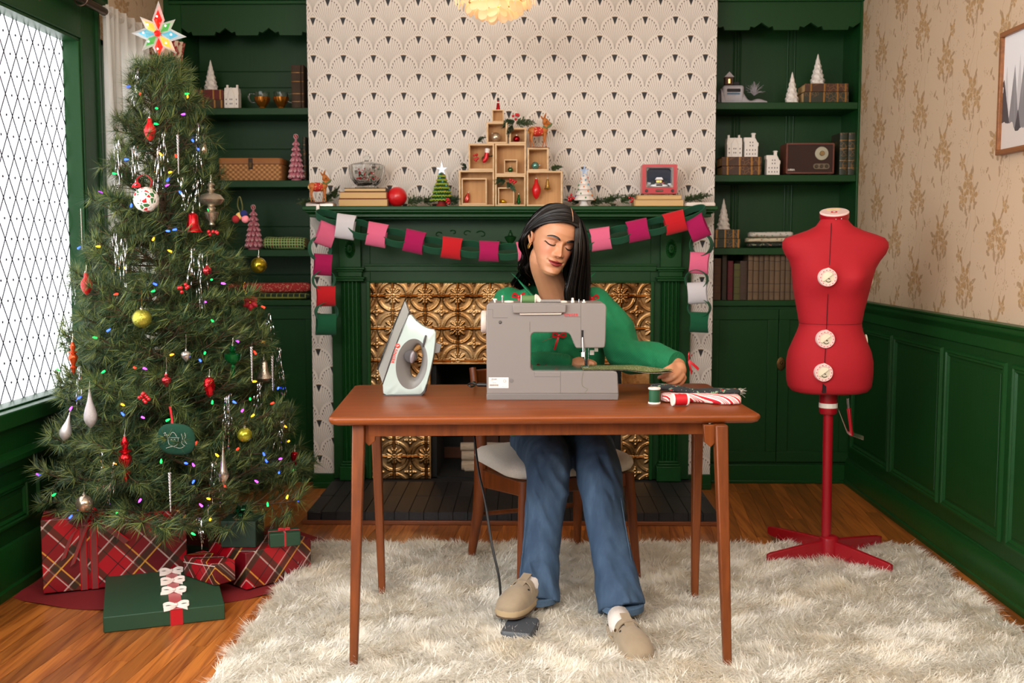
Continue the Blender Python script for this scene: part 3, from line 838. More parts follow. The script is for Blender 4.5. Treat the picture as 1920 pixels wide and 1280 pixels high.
def rrect(hw,hd,r,n=6):
 out=[]
 for(cx,cy,a0)in((hw-r,-hd+r,-PI/2),(hw-r,hd-r,0),(-hw+r,hd-r,PI/2),(-hw+r,-hd+r,PI)):
  for i in range(n+1):a=a0+PI/2*i/n;out.append((cx+r*math.cos(a),cy+r*math.sin(a)))
 return out
m_=MB()
rings=[]
for(ins,z)in((0.016,ZT-0.026),(0.006,ZT-0.022),(0.0,ZT-0.012),(0.0,ZT-0.006),(0.003,ZT-0.0015),(0.007,ZT)):
 rings.append([(x,y,z)for x,y in rrect(tw/2-ins,td/2-ins,0.03-ins*0.5)])
m_.loft(rings);m_.build('table_top',M_TW,table,smooth=50)
def to_local(root,p):
 a=root.rotation_euler.z;d=Vector(p)-root.location
 return Vector((d.x*math.cos(-a)-d.y*math.sin(-a),d.x*math.sin(-a)+d.y*math.cos(-a),d.z))
zr_=0.012
def tleg(pxb,pyb,pxt,sx):
 b_=to_local(table,G(pxb,pyb,zr_));
 return b_
for(pxb,pyb,pxt,pyt)in((663,1260,673,797),(1364,1260,1351,797),(717,1124,704,822),(1302,1129,1308,822)):
 b_=to_local(table,G(pxb,pyb,zr_));front=pyb>1200
 yt=P(pxt,pyt,(A.y if front else D.y)+(0.065 if front else-0.085))
 t_=to_local(table,yt);t_.z=ZT-0.027
 tl=MB();w0,w1=0.0185,0.0115
 dpt=0.032
 tl.loft([[(b_.x-w1,b_.y-w1,zr_),(b_.x+w1,b_.y-w1,zr_),(b_.x+w1,b_.y+w1,zr_),(b_.x-w1,b_.y+w1,zr_)],[(t_.x-w0,t_.y-w0,t_.z),(t_.x+w0,t_.y-w0,t_.z),(t_.x+w0,t_.y+w0+0.01,t_.z),(t_.x-w0,t_.y+w0+0.01,t_.z)]])
 tl.build('leg',M_TL,table,bev=0.004)
 s_=1 if t_.x<0 else-1
 br=MB().prism([(0,0),(0.0,-0.055),(0.012*s_,-0.066),(0.03*s_,-0.052),(0.034*s_,0)],-0.009,0.009)
 br.v=[(x+t_.x+s_*0.017,y+t_.y+(0.004 if front else-0.004),z+ZT-0.028)for x,y,z in br.v]
 br.build('bracket',M_TL,table,bev=0.002)
fa=to_local(table,P(690,805,A.y+0.07));fbq=to_local(table,P(1331,805,A.y+0.07));fz0=P(1000,818,A.y+0.07).z
MB().box(fa.x,fbq.x,fa.y-0.009,fa.y+0.009,fz0,ZT-0.026).build('apron',M_TL,table,bev=0.002)
MB().box(fa.x,fbq.x,td/2-0.094,td/2-0.076,fz0,ZT-0.026).build('apron',M_TL,table,bev=0.002)
for sx_ in(-1,1):
 x=sx_*(fbq.x-fa.x)/2+(fa.x+fbq.x)/2
 MB().box(x-0.009,x+0.009,fa.y,td/2-0.085,fz0,ZT-0.026).build('apron',M_TL,table,bev=0.002)
# === chair
M_CW=m_wood('chair_walnut',(124,60,22),(90,42,14),2,0.42,0.08)
M_BOUC=mat('boucle_cream',C(214,204,192),0.95,bmp=(260,0.9,0.004),sheen=0.3,var=(120,0.12))
fl_=G(975,1125,zr_);fr_=G(1196,1096,zr_);bl_=G(884,1044,zr_)
ca=math.atan2((fr_-fl_).y,(fr_-fl_).x);cw=(fr_-fl_).length;cdp=0.52
cc=(fl_+fr_)/2+Vector((-math.sin(ca),math.cos(ca),0))*cdp/2;cc.z=0
chair=T('dining_chair','walnut dining chair with a cream boucle seat behind the table','chair',cc,ca)
sz=0.475
for sx_ in(-1,1):
 MB().tube([(sx_*cw/2,-cdp/2,zr_),(sx_*(cw/2-0.028),-cdp/2+0.03,sz-0.05)],[0.013,0.021],10).build('leg',M_CW,chair,smooth=60)
 pth=smoothpath([(sx_*cw/2,cdp/2,zr_),(sx_*(cw/2-0.02),cdp/2-0.045,0.25),(sx_*(cw/2-0.02),cdp/2-0.065,sz),(sx_*(cw/2-0.012),cdp/2-0.045,0.62),(sx_*(cw/2-0.008),cdp/2-0.01,0.775)],6)
 MB().tube(pth,[0.012+0.011*math.sin(PI*min(1,k/len(pth)*1.15))for k in range(len(pth))],10,flat=1.3).build('leg',M_CW,chair,smooth=60)
 MB().prism([(-cdp/2+0.03,sz-0.055),(-cdp/2+0.03,sz-0.105),(cdp/2-0.06,sz-0.16),(cdp/2-0.055,sz-0.09)],sx_*(cw/2-0.03)-0.011,sx_*(cw/2-0.03)+0.011,fn=lambda x,y,z:(y,x,z)).build('side_rail',M_CW,chair,bev=0.004)
MB().box(-cw/2+0.02,cw/2-0.02,-cdp/2+0.02,-cdp/2+0.04,sz-0.10,sz-0.05).build('front_rail',M_CW,chair,bev=0.004)
MB().box(-cw/2+0.02,cw/2-0.02,cdp/2-0.085,cdp/2-0.06,sz-0.15,sz-0.08).build('back_rail',M_CW,chair,bev=0.004)
MB().cyl((-cw/2+0.02,cdp/2-0.03,0.2),(cw/2-0.02,cdp/2-0.03,0.2),0.009).build('stretcher',M_CW,chair)
st_=MB();rings=[]
for(ins,z)in((0.03,sz-0.05),(0.008,sz-0.042),(0.0,sz-0.024),(0.004,sz-0.006),(0.02,sz+0.006),(0.06,sz+0.012),(0.14,sz+0.014)):
 rings.append([(x,y-0.012,z)for x,y in rrect(cw/2+0.022-ins,cdp/2-0.02-ins,max(0.02,0.10-ins*0.4),8)])
st_.loft(rings);st_.build('seat',M_BOUC,chair,smooth=70)
bk=MB()
def bkf(s_):
 def f(u,v):
  a=(u-0.5)*2;return Vector((a*(cw/2-0.008),cdp/2-0.02+0.05*(1-a*a)+0.012*s_,0.60+0.16*v))
 return f
rings=[]
for i in range(13):
 a=(i/12-0.5)*2;x=a*(cw/2-0.004);y=cdp/2-0.02+0.045*(1-a*a)
 rings.append([(x,y-0.009,0.615),(x,y+0.009,0.615),(x,y+0.019,0.765),(x,y+0.003,0.765)])
bk.loft(rings);bk.build('backrest',M_CW,chair,smooth=40,bev=0.005)
# === fur rug
RX0=G(590,1024,0).x;RX1=G(1716,1024,0).x-0.055;RY1=G(1000,1024,0).y-0.06;RY0=2.35
M_RUGB=mat('rug_backing',C(252,246,234),0.95)
def m_fur():
 m,nt,b=new_mat('cream_fur');w=wpos();x,y,z=xyz(w)
 g=nz(w,5.0,4,0.65);g2=nz(w,40,2)
 setc(b,mixc((g*0.75+g2*0.25).sm(0.42,0.72),C(255,253,247),C(250,240,220)))
 b.inputs['Roughness'].default_value=0.85;b.inputs['Sheen Weight'].default_value=0.25
 b.inputs['Specular IOR Level'].default_value=0.1
 tr=nt.nodes.new('ShaderNodeBsdfTranslucent');tr.inputs[0].default_value=C(255,251,243);mx=nt.nodes.new('ShaderNodeMixShader');mx.inputs[0].default_value=0.5
 nt.links.new(b.outputs[0],mx.inputs[1]);nt.links.new(tr.outputs[0],mx.inputs[2]);nt.links.new(mx.outputs[0],nt.nodes['Material Output'].inputs[0])
 return m
M_FUR=m_fur()
rug=T('fur_rug','large cream faux fur rug spread over the wooden floor','rug',((RX0+RX1)/2,(RY0+RY1)/2,0))
def rug_out(n=80):
 pts=[]
 def e(t,k):return 0.012*mnoise.noise((t*6,k,0))+0.006*mnoise.noise((t*19,k,3))
 for i in range(n):t=i/n;pts.append((RX0+(RX1-RX0)*t,RY0+e(t,1)))
 for i in range(n):t=i/n;pts.append((RX1+e(t,2),RY0+(RY1-RY0)*t))
 for i in range(n):t=i/n;pts.append((RX1-(RX1-RX0)*t,RY1+e(t,3)))
 for i in range(n):t=i/n;pts.append((RX0+e(t,4),RY1-(RY1-RY0)*t))
 return pts
ro_=rug_out();MB().loft([[(x,y,z)for x,y in ro_]for z in(0.0,0.010)]).build('backing',M_RUGB,rug,W=True,smooth=0)
def fur(name,N,seed):
 rs=np.random.default_rng(seed)
 x=rs.uniform(RX0-0.005,RX1+0.005,N);y=rs.uniform(RY0,RY1+0.004,N)
 def fld(x,y,f,ph):return np.sin(x*f+ph+1.7*np.sin(y*f*0.7+ph*2))*np.cos(y*f*0.9-ph+1.3*np.sin(x*f*0.6-ph))
 ang=1.5*fld(x,y,7,0.3)+1.5*fld(x,y,19,1.1)+rs.normal(0,0.9,N)-PI/2
 clump=0.5+0.5*fld(x,y,34,2.0)
 L=(0.046+0.018*rs.random(N))*(0.75+0.45*clump)
 lean=0.80+0.10*fld(x,y,11,0.7)+rs.normal(0,0.16,N)
 w=0.0016+0.0012*rs.random(N)
 dx,dy=np.cos(ang),np.sin(ang);sxv,syv=-dy,dx
 z0=np.full(N,0.008)
 P0=np.stack([x,y,z0],1);side=np.stack([sxv*w,syv*w,0*w],1)
 d1=np.stack([dx*np.sin(lean*0.6),dy*np.sin(lean*0.6),np.cos(lean*0.6)],1)*(L*0.5)[:,None]
 l2=np.clip(lean*1.5,0,1.42)
 d2=np.stack([dx*np.sin(l2),dy*np.sin(l2),np.cos(l2)],1)*(L*0.5)[:,None]
 P1=P0+d1;P2=P1+d2
 V=np.stack([P0-side,P0+side,P1-side*0.8,P1+side*0.8,P2],1).reshape(-1,3)
 o=np.array(rug.location);V-=o
 base=np.arange(N)*5
 tri=np.stack([base,base+1,base+3,base,base+3,base+2,base+2,base+3,base+4],1).reshape(-1)
 me=bpy.data.meshes.new(name);me.vertices.add(N*5);me.vertices.foreach_set('co',V.astype(np.float32).ravel())
 me.loops.add(N*9);me.loops.foreach_set('vertex_index',tri.astype(np.int32))
 me.polygons.add(N*3);me.polygons.foreach_set('loop_start',np.arange(N*3,dtype=np.int32)*3)
 me.polygons.foreach_set('use_smooth',np.ones(N*3,dtype=bool))
 me.update(calc_edges=True);me.materials.append(M_FUR)
 ob=bpy.data.objects.new(name,me);COL.objects.link(ob);ob.parent=rug;ob['kind']='stuff';return ob
fur('fur_pile',300000,5)
# === dress form
M_FORM=mat('red_jersey',C(166,4,24),0.8,bmp=(900,0.15,0.001),var=(40,0.05))
M_RPL=mat('red_plastic',C(150,4,24),0.35)
M_IV=mat('ivory_plastic',C(222,212,188),0.45);M_PINKW=mat('pale_pink_plastic',C(238,205,200),0.4)
M_CHR=mat('chrome',C(200,198,195),0.2,1.0);M_DK=mat('dark_gap',C(30,4,8),0.9)
M_REDP=mat('red_print',C(205,40,40),0.5);M_YEL=mat('yellow_label',C(232,214,150),0.6)
FY=G(1550,1052,0.012).y
fc=G(1550,1048,0.012)
form=T('dress_form','red adjustable dress form on a four-legged stand beside the green wainscot','dress form',(fc.x,FY,0))
def fpt(px,py):return P(px,py,FY)
rows=[(408,1541,1588,.044,2.0),(416,1536,1592,.053,2.0),(424,1530,1600,.058,2.0),(432,1514,1618,.066,2.1),(440,1490,1643,.074,2.2),(446,1473,1658,.078,2.3),(454,1467.5,1664,.084,2.4),(464,1467.5,1664.5,.090,2.4),(476,1472,1659,.096,2.3),(488,1480,1649,.104,2.2),(502,1484.5,1640,.112,2.2),(520,1486.5,1634,.120,2.2),(538,1488,1629.5,.116,2.2),(560,1491.5,1624,.102,2.2),(585,1496,1618,.094,2.2),(604,1499,1614.5,.090,2.2),(611,1499,1614.5,.090,2.2),(622,1495,1617,.094,2.2),(640,1487,1624,.102,2.3),(658,1479.5,1631,.110,2.4),(676,1476,1634.5,.115,2.4),(695,1475.5,1634.5,.115,2.4),(712,1476,1633,.112,2.4),(724,1478.5,1631,.108,2.4),(732,1485,1624,.100,2.4),(735,1497,1612,.085,2.4)]
def form_ring(row,inset=0.0,n=56):
 py,l,r,dp,ex=row;a=fpt(l,py);b_=fpt(r,py);cx=(a.x+b_.x)/2;hw_=(b_.x-a.x)/2-inset;z=(a.z+b_.z)/2
 out=[]
 bust=1.0
 for i in range(n):
  t=2*PI*i/n;c,s=math.cos(t),math.sin(t)
  x=hw_*math.copysign(abs(c)**(2/ex),c);y=(dp-inset)*math.copysign(abs(s)**(2/ex),s)
  if s<0:
   bf=math.exp(-((py-518)/24.0)**2)
   y-=bf*0.030*(math.exp(-((x-0.068)/0.045)**2)+math.exp(-((x+0.068)/0.045)**2))*abs(s)
  out.append((cx+x-0.010*(-s)*0,FY+y,z))
 return out
up=[r for r in rows if r[0]<=606];lo=[(606,1499,1614.5,.090,2.2)]+[r for r in rows if r[0]>=606];up=up+[(605.3,1499.5,1614,.0895,2.2)]
def dens(rs,k=3):
 out=[]
 for a,b_ in zip(rs[:-1],rs[1:]):
  for i in range(k):t=i/k;out.append(tuple(p+(q-p)*t for p,q in zip(a,b_)))
 out.append(rs[-1]);return out
MB().loft([form_ring(r)for r in dens(up)]).build('bust',M_FORM,form,W=True,smooth=60)
lo_m=MB();rl=dens(lo);lo_m.loft([form_ring(r)for r in rl]);lo_m.build('hips',M_FORM,form,W=True,smooth=60)
MB().loft([form_ring((605,1500.5,1613,.088,2.2)),form_ring((607.5,1500.5,1613,.088,2.2))]).build('waist_gap',M_DK,form,W=True)
def front_y(px,py):
 best=None
 for a,b_ in zip(rows[:-1],rows[1:]):
  if a[0]<=py<=b_[0]:
   t=(py-a[0])/(b_[0]-a[0]);r=tuple(p+(q-p)*t for p,q in zip(a,b_));ring=form_ring(r)
   x=fpt(px,py).x
   return min((abs(q[0]-x),q[1])for q in ring if q[1]<FY)[1]
 return FY
seam=MB();sp=[]
for k in range(46):
 py=418+(690-418)*k/45
 if 605<py<612:continue
 px=1559-(py-416)*0.048;y=front_y(px,py);q=P(px,py,y);sp.append(Vector((q.x,y-0.0006,q.z)))
seam.strip(sp,Vector((0.0022,0,0)),th=0.0012);seam.build('centre_seam',M_DK,form,W=True)
q=P(1545,728,front_y(1545,727));MB().box(q.x-0.007,q.x+0.007,q.y-0.004,q.y+0.03,P(1545,736,q.y).z,P(1545,716,q.y).z).build('hem_slit',M_DK,form,W=True)
na=fpt(1564.5,398.5);rot=Matrix.Rotation(math.radians(16),3,'X')@Matrix.Rotation(math.radians(-5),3,'Y')
ncap=MB();rr_=[(0.9,-0.014),(1.0,-0.012),(1.0,0.002)]
def nring(s,z):return[na+rot@Vector((0.0545*s*math.cos(2*PI*i/40),0.0545*s*math.sin(2*PI*i/40),z))for i in range(40)]
MB().loft([nring(0.97,-0.024),nring(1.0,-0.02),nring(1.0,-0.001)]).build('neck_band',M_RPL,form,W=True)
nc=MB().loft([nring(0.98,-0.004),nring(1.0,0.0),nring(1.0,0.003),nring(0.94,0.0055)]);nc=nc.build('neck_cap',M_PINKW,form,W=True)
d_=MB();d_.loft([[na+rot@Vector((-0.004+0.012*math.cos(2*PI*i/24),-0.012+0.012*math.sin(2*PI*i/24),z))for i in range(24)]for z in(0.0054,0.0064)]);d_.build('emblem',M_REDP,nc,W=True)
MB().loft([[na+rot@Vector((-0.004+0.0045*a,-0.012+0.0045*b_,z))for a,b_ in((-1,-1),(1,-1),(1,1),(-1,1))]for z in(0.0062,0.0068)]).build('emblem',mat('white_print',C(240,236,230),0.5),nc,W=True)
MB().loft([[na+rot@Vector((0.003+0.025*a,0.028+0.010*b_,z))for a,b_ in((-1,-1),(1,-1),(1,1),(-1,1))]for z in(0.0054,0.006)]).build('price_label',M_YEL,nc,W=True)
for sx_ in(-0.009,0.012):MB().sphere(na+rot@Vector((sx_,-0.0555,-0.011)),0.0024,8,6).build('rivet',M_CHR,form,W=True)
def dial(px,py,R=0.0335,pointy=True):
 y=front_y(px,py);c=P(px,py,y);c.y=y-0.009
 n=40;rg=MB()
 def circ(r,yy,pt=0):
  out=[]
  for i in range(n):
   a=2*PI*i/n;k=1+(0.10 if pt else 0)*max(0,1-abs((a-PI/2+PI)%(2*PI)-PI)/0.35)
   out.append((c.x+r*k*math.cos(a),c.y+yy,c.z+r*k*math.sin(a)))
  return out
 rg.loft([circ(R,0.022),circ(R,-0.003,pointy),circ(R*0.96,-0.005,pointy),circ(R*0.70,-0.005),circ(R*0.68,0.0)],cap=True)
 ring=rg.build('dial',M_PINKW,form,W=True,smooth=40)
 kn=MB().loft([circ(R*0.69,0.003),circ(R*0.69,-0.0015),circ(R*0.66,-0.0022)]);kn.build('dial_face',M_IV,ring,W=True,smooth=40)
 hd=MB();rt=Matrix.Rotation(math.radians(-38),3,'Y')
 hd.cbox((c.x,c.y-0.004,c.z),(R*1.28,0.006,0.0045),rt);hd.build('dial_grip',M_IV,ring,W=True,bev=0.001)
 cu=MB();pts=[(c.x+R*(0.05+0.28*math.cos(a)),c.y-0.0035,c.z-R*0.28+R*0.22*math.sin(a))for a in[PI*1.1+0.8*PI*k/10 for k in range(11)]]
 cu.tube(pts,0.0013,5);cu.tube([(c.x,c.y-0.0035,c.z-0.003),(c.x+0.007,c.y-0.0035,c.z-0.006)],0.0016,5);cu.build('dial_mark',mat('dial_dark',C(60,52,40),0.6),ring,W=True)
 tk=MB()
 for i in range(14):
  a=2*PI*i/14;tk.cbox((c.x+R*0.83*math.cos(a),c.y-0.0052,c.z+R*0.83*math.sin(a)),(0.0055,0.0006,0.0024),Matrix.Rotation(-a-PI/2,3,'Y'))
 tk=tk.build('dial_print',M_REDP,ring,W=True);tk['kind']='stuff'
dial(1551,520);dial(1547,635.5);dial(1543.5,698)
for(px,py)in((1632,522),(1622,640)):
 q=fpt(px,py);MB().sphere((q.x-0.004,q.y-0.02,q.z),(0.006,0.02,0.03),14,8).build('dial',M_IV,form,W=True)
pt_=fpt(1553.5,735);pb=fpt(1549,1004)
MB().tube([pt_+Vector((0,0,0.05)),pb],0.0185,20).build('pole',M_RPL,form,W=True)
c0=fpt(1553.5,738);c1=fpt(1553.5,774)
cl_=MB().lathe([(0.034,0),(0.034,-0.036),(0.031,-0.038),(0.031,-0.05),(0.034,-0.052),(0.034,-0.072),(0.030,-0.078),(0.02,-0.079)],28,c0).build('collar',M_RPL,form,W=True)
MB().lathe([(0.031,-0.034),(0.0358,-0.035),(0.0358,-0.053),(0.031,-0.054)],28,c0).build('collar_ring',mat('white_plastic',C(224,214,204),0.4),cl_,W=True)
hb=Vector((fc.x,FY,0.012));zh=fpt(1550,1003).z
MB().lathe([(0.038,0.0),(0.038,zh-0.03),(0.036,zh-0.02),(0.024,zh-0.012),(0.019,zh-0.012)],28,hb).build('hub',M_RPL,form,W=True,smooth=40)
for(px,py)in((1441,1006),(1650,1024),(1438,1060),(1672,1081)):
 tip=G(px,py,0.018);d=tip-hb;d.z=0;L=d.length;d.normalize();sd=Vector((-d.y,d.x,0))*0.012
 lg=MB();prof=[(0.03,0.012,zh-0.018),(L*0.45,0.02,zh*0.74),(L-0.02,0.03,0.068),(L,0.034,0.062)]
 lg.loft([[hb*1.0+d*t-sd*k+Vector((0,0,z0-0.012)),hb+d*t+sd*k+Vector((0,0,z0-0.012)),hb+d*t+sd*k+Vector((0,0,z1-0.012)),hb+d*t-sd*k+Vector((0,0,z1-0.012))]for(t,z0,z1),k in zip(prof,(1,.9,.8,.7))])
 lo_=lg.build('leg',M_RPL,form,W=True,bev=0.003)
 for j in range(3):
  t0=L*(0.28+0.2*j);zz0,zz1=0.028,(zh-0.028)+(0.052-zh+0.028)*(0.28+0.2*j)
  rb_=MB()
  for s_ in(-1,1):rb_.tube([hb+d*t0+sd*s_*1.05+Vector((0,0,zz0-0.012)),hb+d*(t0+L*0.12)+sd*s_*0.98+Vector((0,0,zz1*0.75-0.012))],0.0028,5)
  rb_.build('rib',M_RPL,lo_,W=True)
h0=fpt(1565,745);h1=fpt(1590,811);h2=fpt(1619,821)
hm=MB().strip([h0,h0+(h1-h0)*0.95,h1+(h2-h1)*0.1,h2],Vector((0.004,0.012,0.012)),th=0.003).build('hem_marker_arm',M_CHR,form,W=True)
k0=fpt(1597,817);k1=fpt(1591.5,765)
MB().tube([k0,k0+(k1-k0)*0.25,k1],[(0.010,0.008),(0.007,0.008),(0.0095,0.008)],4).build('hem_marker_clip',M_RPL,hm,W=True,bev=0.002)
MB().tube([k1,fpt(1590.5,746)],[(0.007,0.006),(0.008,0.006)],4).build('hem_marker_tip',M_CHR,hm,W=True,bev=0.001)
# === sewing machine (its back faces the camera)
M_MG=mat('warm_grey_plastic',C(128,121,117),0.42,bmp=(700,0.05,0.0005))
M_MGD=mat('warm_grey_plastic_base',C(112,106,103),0.45)
M_MW=mat('machine_white',C(232,224,214),0.4);M_LINE=mat('seam_dark',C(70,64,62),0.8)
M_SRED=mat('lettering_red',C(196,30,42),0.5);M_MBLK=mat('black_plastic',C(18,18,19),0.4)
M_STEEL=mat('steel',C(170,168,165),0.25,1.0);M_LAB=mat('paper_label',C(226,218,210),0.6);M_INK=mat('label_ink',C(62,56,60),0.7)
M_BED=mat('bed_plate',C(120,132,126),0.12,0.6)
YM=G(1035,750,ZT).y;MDP=0.165
def mp(px,py,dy=0.0):q=P(px,py,YM);return(q.x,q.z)
mc=P(1035,750,YM)
sm_=T('sewing_machine','grey sewing machine seen from behind on the walnut table','sewing machine',(mc.x,YM+MDP/2,ZT))
outl=[(912.5,738),(911.5,600),(912,574),(914,570),(920,568),(1130,568.5),(1135,570.5),(1137,576),(1135.5,640),(1134,650.5),(1131,652),(1082,652.5),(1079,651),(1070,629),(1066,624.5),(1060,623.3),(1002,623.3),(997.5,625.5),(995.5,630),(995,688),(996.5,693),(1001,695.5),(1150,695.5),(1156,697),(1158,701),(1160,738)]
def poly_prism(mb,pts,y0,y1,inset=0.0,mi=0):
 pl=[mp(*q)for q in pts];mb.prism(pl,y0,y1,mi=mi);return mb
body=MB();poly_prism(body,outl,YM,YM+MDP)
body.build('body',M_MG,sm_,W=True,bev=0.003,smooth=40)
base=MB();poly_prism(base,[(912,750),(912,737.5),(1160.2,737.5),(1159,750)],YM-0.001,YM+MDP+0.001)
base.build('base',M_MGD,sm_,W=True,bev=0.0025)
a=mp(997,695.3);b_=mp(1150,695.3)
MB().box(a[0],b_[0],YM+0.014,YM+MDP-0.004,a[1]-0.001,a[1]+0.0012).build('bed_plate',M_BED,sm_,W=True,bev=0.0005)
def line(pts,w=0.0009):
 m=MB();q=[Vector((mp(*p)[0],YM-0.0001,mp(*p)[1]))for p in pts];m.tube(q,w/2,4);return m
for pts in(((1089,570),(1089,650)),((1002,697),(1002,706),(1050,706)),((1051,696),(1051,737)),((1060,594),(1088,594)),((914,580),(924,580),(924,595.5),(952,595.5)),((993.5,603),(993.5,622))):
 line(pts).build('panel_seam',M_LINE,sm_,W=True)
hp=MB();poly_prism(hp,[(962.5,586.5),(961.5,572),(1061,571),(1060.5,585.5)],YM-0.014,YM+0.012)
hp.build('handle',M_MG,sm_,W=True,bev=0.002)
hu=MB();poly_prism(hu,[(975,590),(974,586.5),(1054,585.5),(1052,589.5)],YM-0.008,YM+0.004);hu.build('handle_grip',mat('handle_cream',C(206,192,178),0.45),sm_,W=True,bev=0.001)
zt=mp(1000,568)[1]
def on_top(px):return mp(px,568)[0]
sx_a,sx_b=on_top(977.5),on_top(1003)
sp_=MB();sp_.cyl((sx_a,YM+0.045,zt+0.010),(sx_b,YM+0.045,zt+0.010),0.0125,n=24);sp_.build('thread',mat('moss_thread',C(82,118,66),0.7,bmp=(900,0.3,0.0008)),sm_,W=True)
for x in(sx_a-0.001,sx_b+0.001):MB().cyl((x-0.0015,YM+0.045,zt+0.010),(x+0.0015,YM+0.045,zt+0.010),0.0145,n=24).build('spool_flange',M_MW,sm_,W=True)
MB().tube([(sx_b+0.002,YM+0.045,zt+0.012),(sx_b+0.006,YM+0.045,zt+0.012),(sx_b+0.018,YM+0.045,zt+0.004)],[0.016,0.012,0.006],20).build('spool_cap',M_MW,sm_,W=True)
MB().cyl((sx_b+0.01,YM+0.045,zt+0.004),(on_top(1052),YM+0.045,zt+0.004),0.0055).build('spool_pin',M_MG,sm_,W=True)
for px,w in((953.5,0.016),(1022,0.016),(1056,0.016)):
 MB().lathe([(w,-0.002),(w,0.002),(w*0.8,0.0045),(0.001,0.0055)],20,(on_top(px),YM+0.06,zt)).build('top_dial',M_MW,sm_,W=True)
MB().lathe([(0.003,0),(0.003,0.008),(0.0072,0.008),(0.0072,0.0125),(0.006,0.013)],16,(on_top(927),YM+0.05,zt-0.001)).build('bobbin_stop',M_MW,sm_,W=True)
MB().lathe([(0.0026,0),(0.0026,0.018),(0.004,0.019),(0.0035,0.024),(0.001,0.025)],14,(on_top(941.5),YM+0.05,zt-0.002)).build('bobbin_pin',M_CHR,sm_,W=True)
MB().lathe([(0.006,0),(0.006,0.007),(0.0042,0.0085),(0.0042,0.015),(0.002,0.0165)],14,(on_top(1075),YM+0.05,zt-0.002)).build('tension_stud',M_MW,sm_,W=True)
MB().lathe([(0.0012,0),(0.0012,0.012),(0.0004,0.013)],8,(on_top(1087),YM+0.05,zt-0.002)).build('thread_guide',M_CHR,sm_,W=True)
MB().lathe([(0.007,0),(0.007,0.004),(0.003,0.005),(0.003,0.010),(0.001,0.011)],14,(on_top(1096.5),YM+0.05,zt-0.002)).build('foot_pressure_knob',M_MW,sm_,W=True)
hz=mp(905,606)[1];hx=mp(912,606)[0]
hwl=MB().lathe([(0.030,0.0),(0.036,0.004),(0.0375,0.010),(0.0365,0.018),(0.032,0.021),(0.01,0.022)],40,(hx+0.001,YM+0.075,hz),Matrix.Rotation(-PI/2,3,'Y'))
hwl.build('hand_wheel',mat('wheel_cream',C(222,204,190),0.4),sm_,W=True,smooth=40)
def disc(px,py,r,d,m,name,y=0.0):
 x,z=mp(px,py);return MB().lathe([(r,0),(r,d),(r*0.85,d*1.3)],24,(x,YM+y,z),Matrix.Rotation(PI/2,3,'X')).build(name,m,sm_,W=True)
disc(938,604,0.0052,0.0008,M_MBLK,'screw_recess');disc(938,604,0.0034,0.0014,M_STEEL,'screw')
disc(959,713.5,0.0072,0.0006,M_MGD,'round_plug')
t=MB();x,z=mp(1071,590.7);text_into(t,'SINGER',0.0122,Matrix.Translation((x,YM-0.0004,z))@FACE_CAM,0.0003,spacing=1.12,bold=0.0002);t.build('lettering',M_SRED,sm_,W=True,smooth=0,fix=False)
la,lz=mp(916.3,727.2);lb_,lz1=mp(953.5,707.3)
lab=MB().box(la,lb_,YM-0.0006,YM,lz,lz1).build('rating_label',M_LAB,sm_,W=True,smooth=0)
for s_,px,py,h in(('SINGER',926.5,710.7,0.0052),('MODEL',922.5,713.8,0.0026),('120V 60Hz',927,717.4,0.0028),('MADE IN VIETNAM',946,724.4,0.0018)):
 t=MB();x,z=mp(px,py);text_into(t,s_,h,Matrix.Translation((x,YM-0.0008,z))@FACE_CAM,0.0001,bold=0.0001 if h>0.004 else 0);t.build('label_print',M_INK,lab,W=True,smooth=0,fix=False)
bc=MB();_r=random.Random(2);xx=918.0
while xx<934:
 w_=0.25+0.5*_r.random();a=mp(xx,723.5);c=mp(xx+w_,720.3);bc.box(a[0],c[0],YM-0.0008,YM-0.0005,a[1],c[1]);xx+=w_+0.3+0.4*_r.random()
bc=bc.build('barcode',M_INK,lab,W=True,smooth=0);bc['kind']='stuff'
x,z=mp(946.3,714);rg=MB().tube([(x+0.0042*math.cos(2*PI*i/24),YM-0.0008,z+0.0042*math.sin(2*PI*i/24))for i in range(25)],0.0004,4).build('certification_mark',M_INK,lab,W=True)
a=mp(1090,633.5);b_=mp(1094.2,618.8);MB().box(a[0],b_[0],YM-0.0006,YM+0.002,a[1],b_[1]).build('lever_slot',M_MBLK,sm_,W=True,smooth=0)
a=mp(1092.3,632);b_=mp(1093,661)
MB().tube([(a[0],YM-0.003,a[1]),(b_[0],YM-0.010,b_[1])],0.0022,8).build('lifter_bar',M_STEEL,sm_,W=True)
x,z=mp(1093,664);MB().cbox((x,YM-0.010,z),(0.0115,0.007,0.0155)).build('presser_lifter',M_MW,sm_,W=True,bev=0.0015)
xf_,zf0=mp(1097.5,652);zf1=mp(1097.5,681)[1];Yn=YM+0.075
def nq(px,py):q=P(px,py,Yn);return Vector((q.x,Yn,q.z))
MB().cyl(nq(1097,648),nq(1097,676),0.0032).build('presser_bar',M_STEEL,sm_,W=True)
pf=MB().cbox(nq(1099,679),(0.010,0.012,0.020)).build('presser_foot',M_MBLK,sm_,W=True,bev=0.002)
MB().cbox(nq(1099,687.5),(0.018,0.026,0.004)).build('presser_sole',M_STEEL,sm_,W=True,bev=0.001)
MB().cyl(nq(1103.5,650),nq(1103.5,686),0.0012).build('needle',M_STEEL,sm_,W=True)
MB().cbox(nq(1110,660.5),(0.014,0.008,0.016)).cbox(nq(1118,655.5),(0.012,0.008,0.012)).build('needle_threader',M_MW,sm_,W=True,bev=0.001)
MB().cyl(nq(1086,658.5),nq(1097,658.5),0.0022).build('clamp_screw',M_MBLK,sm_,W=True)
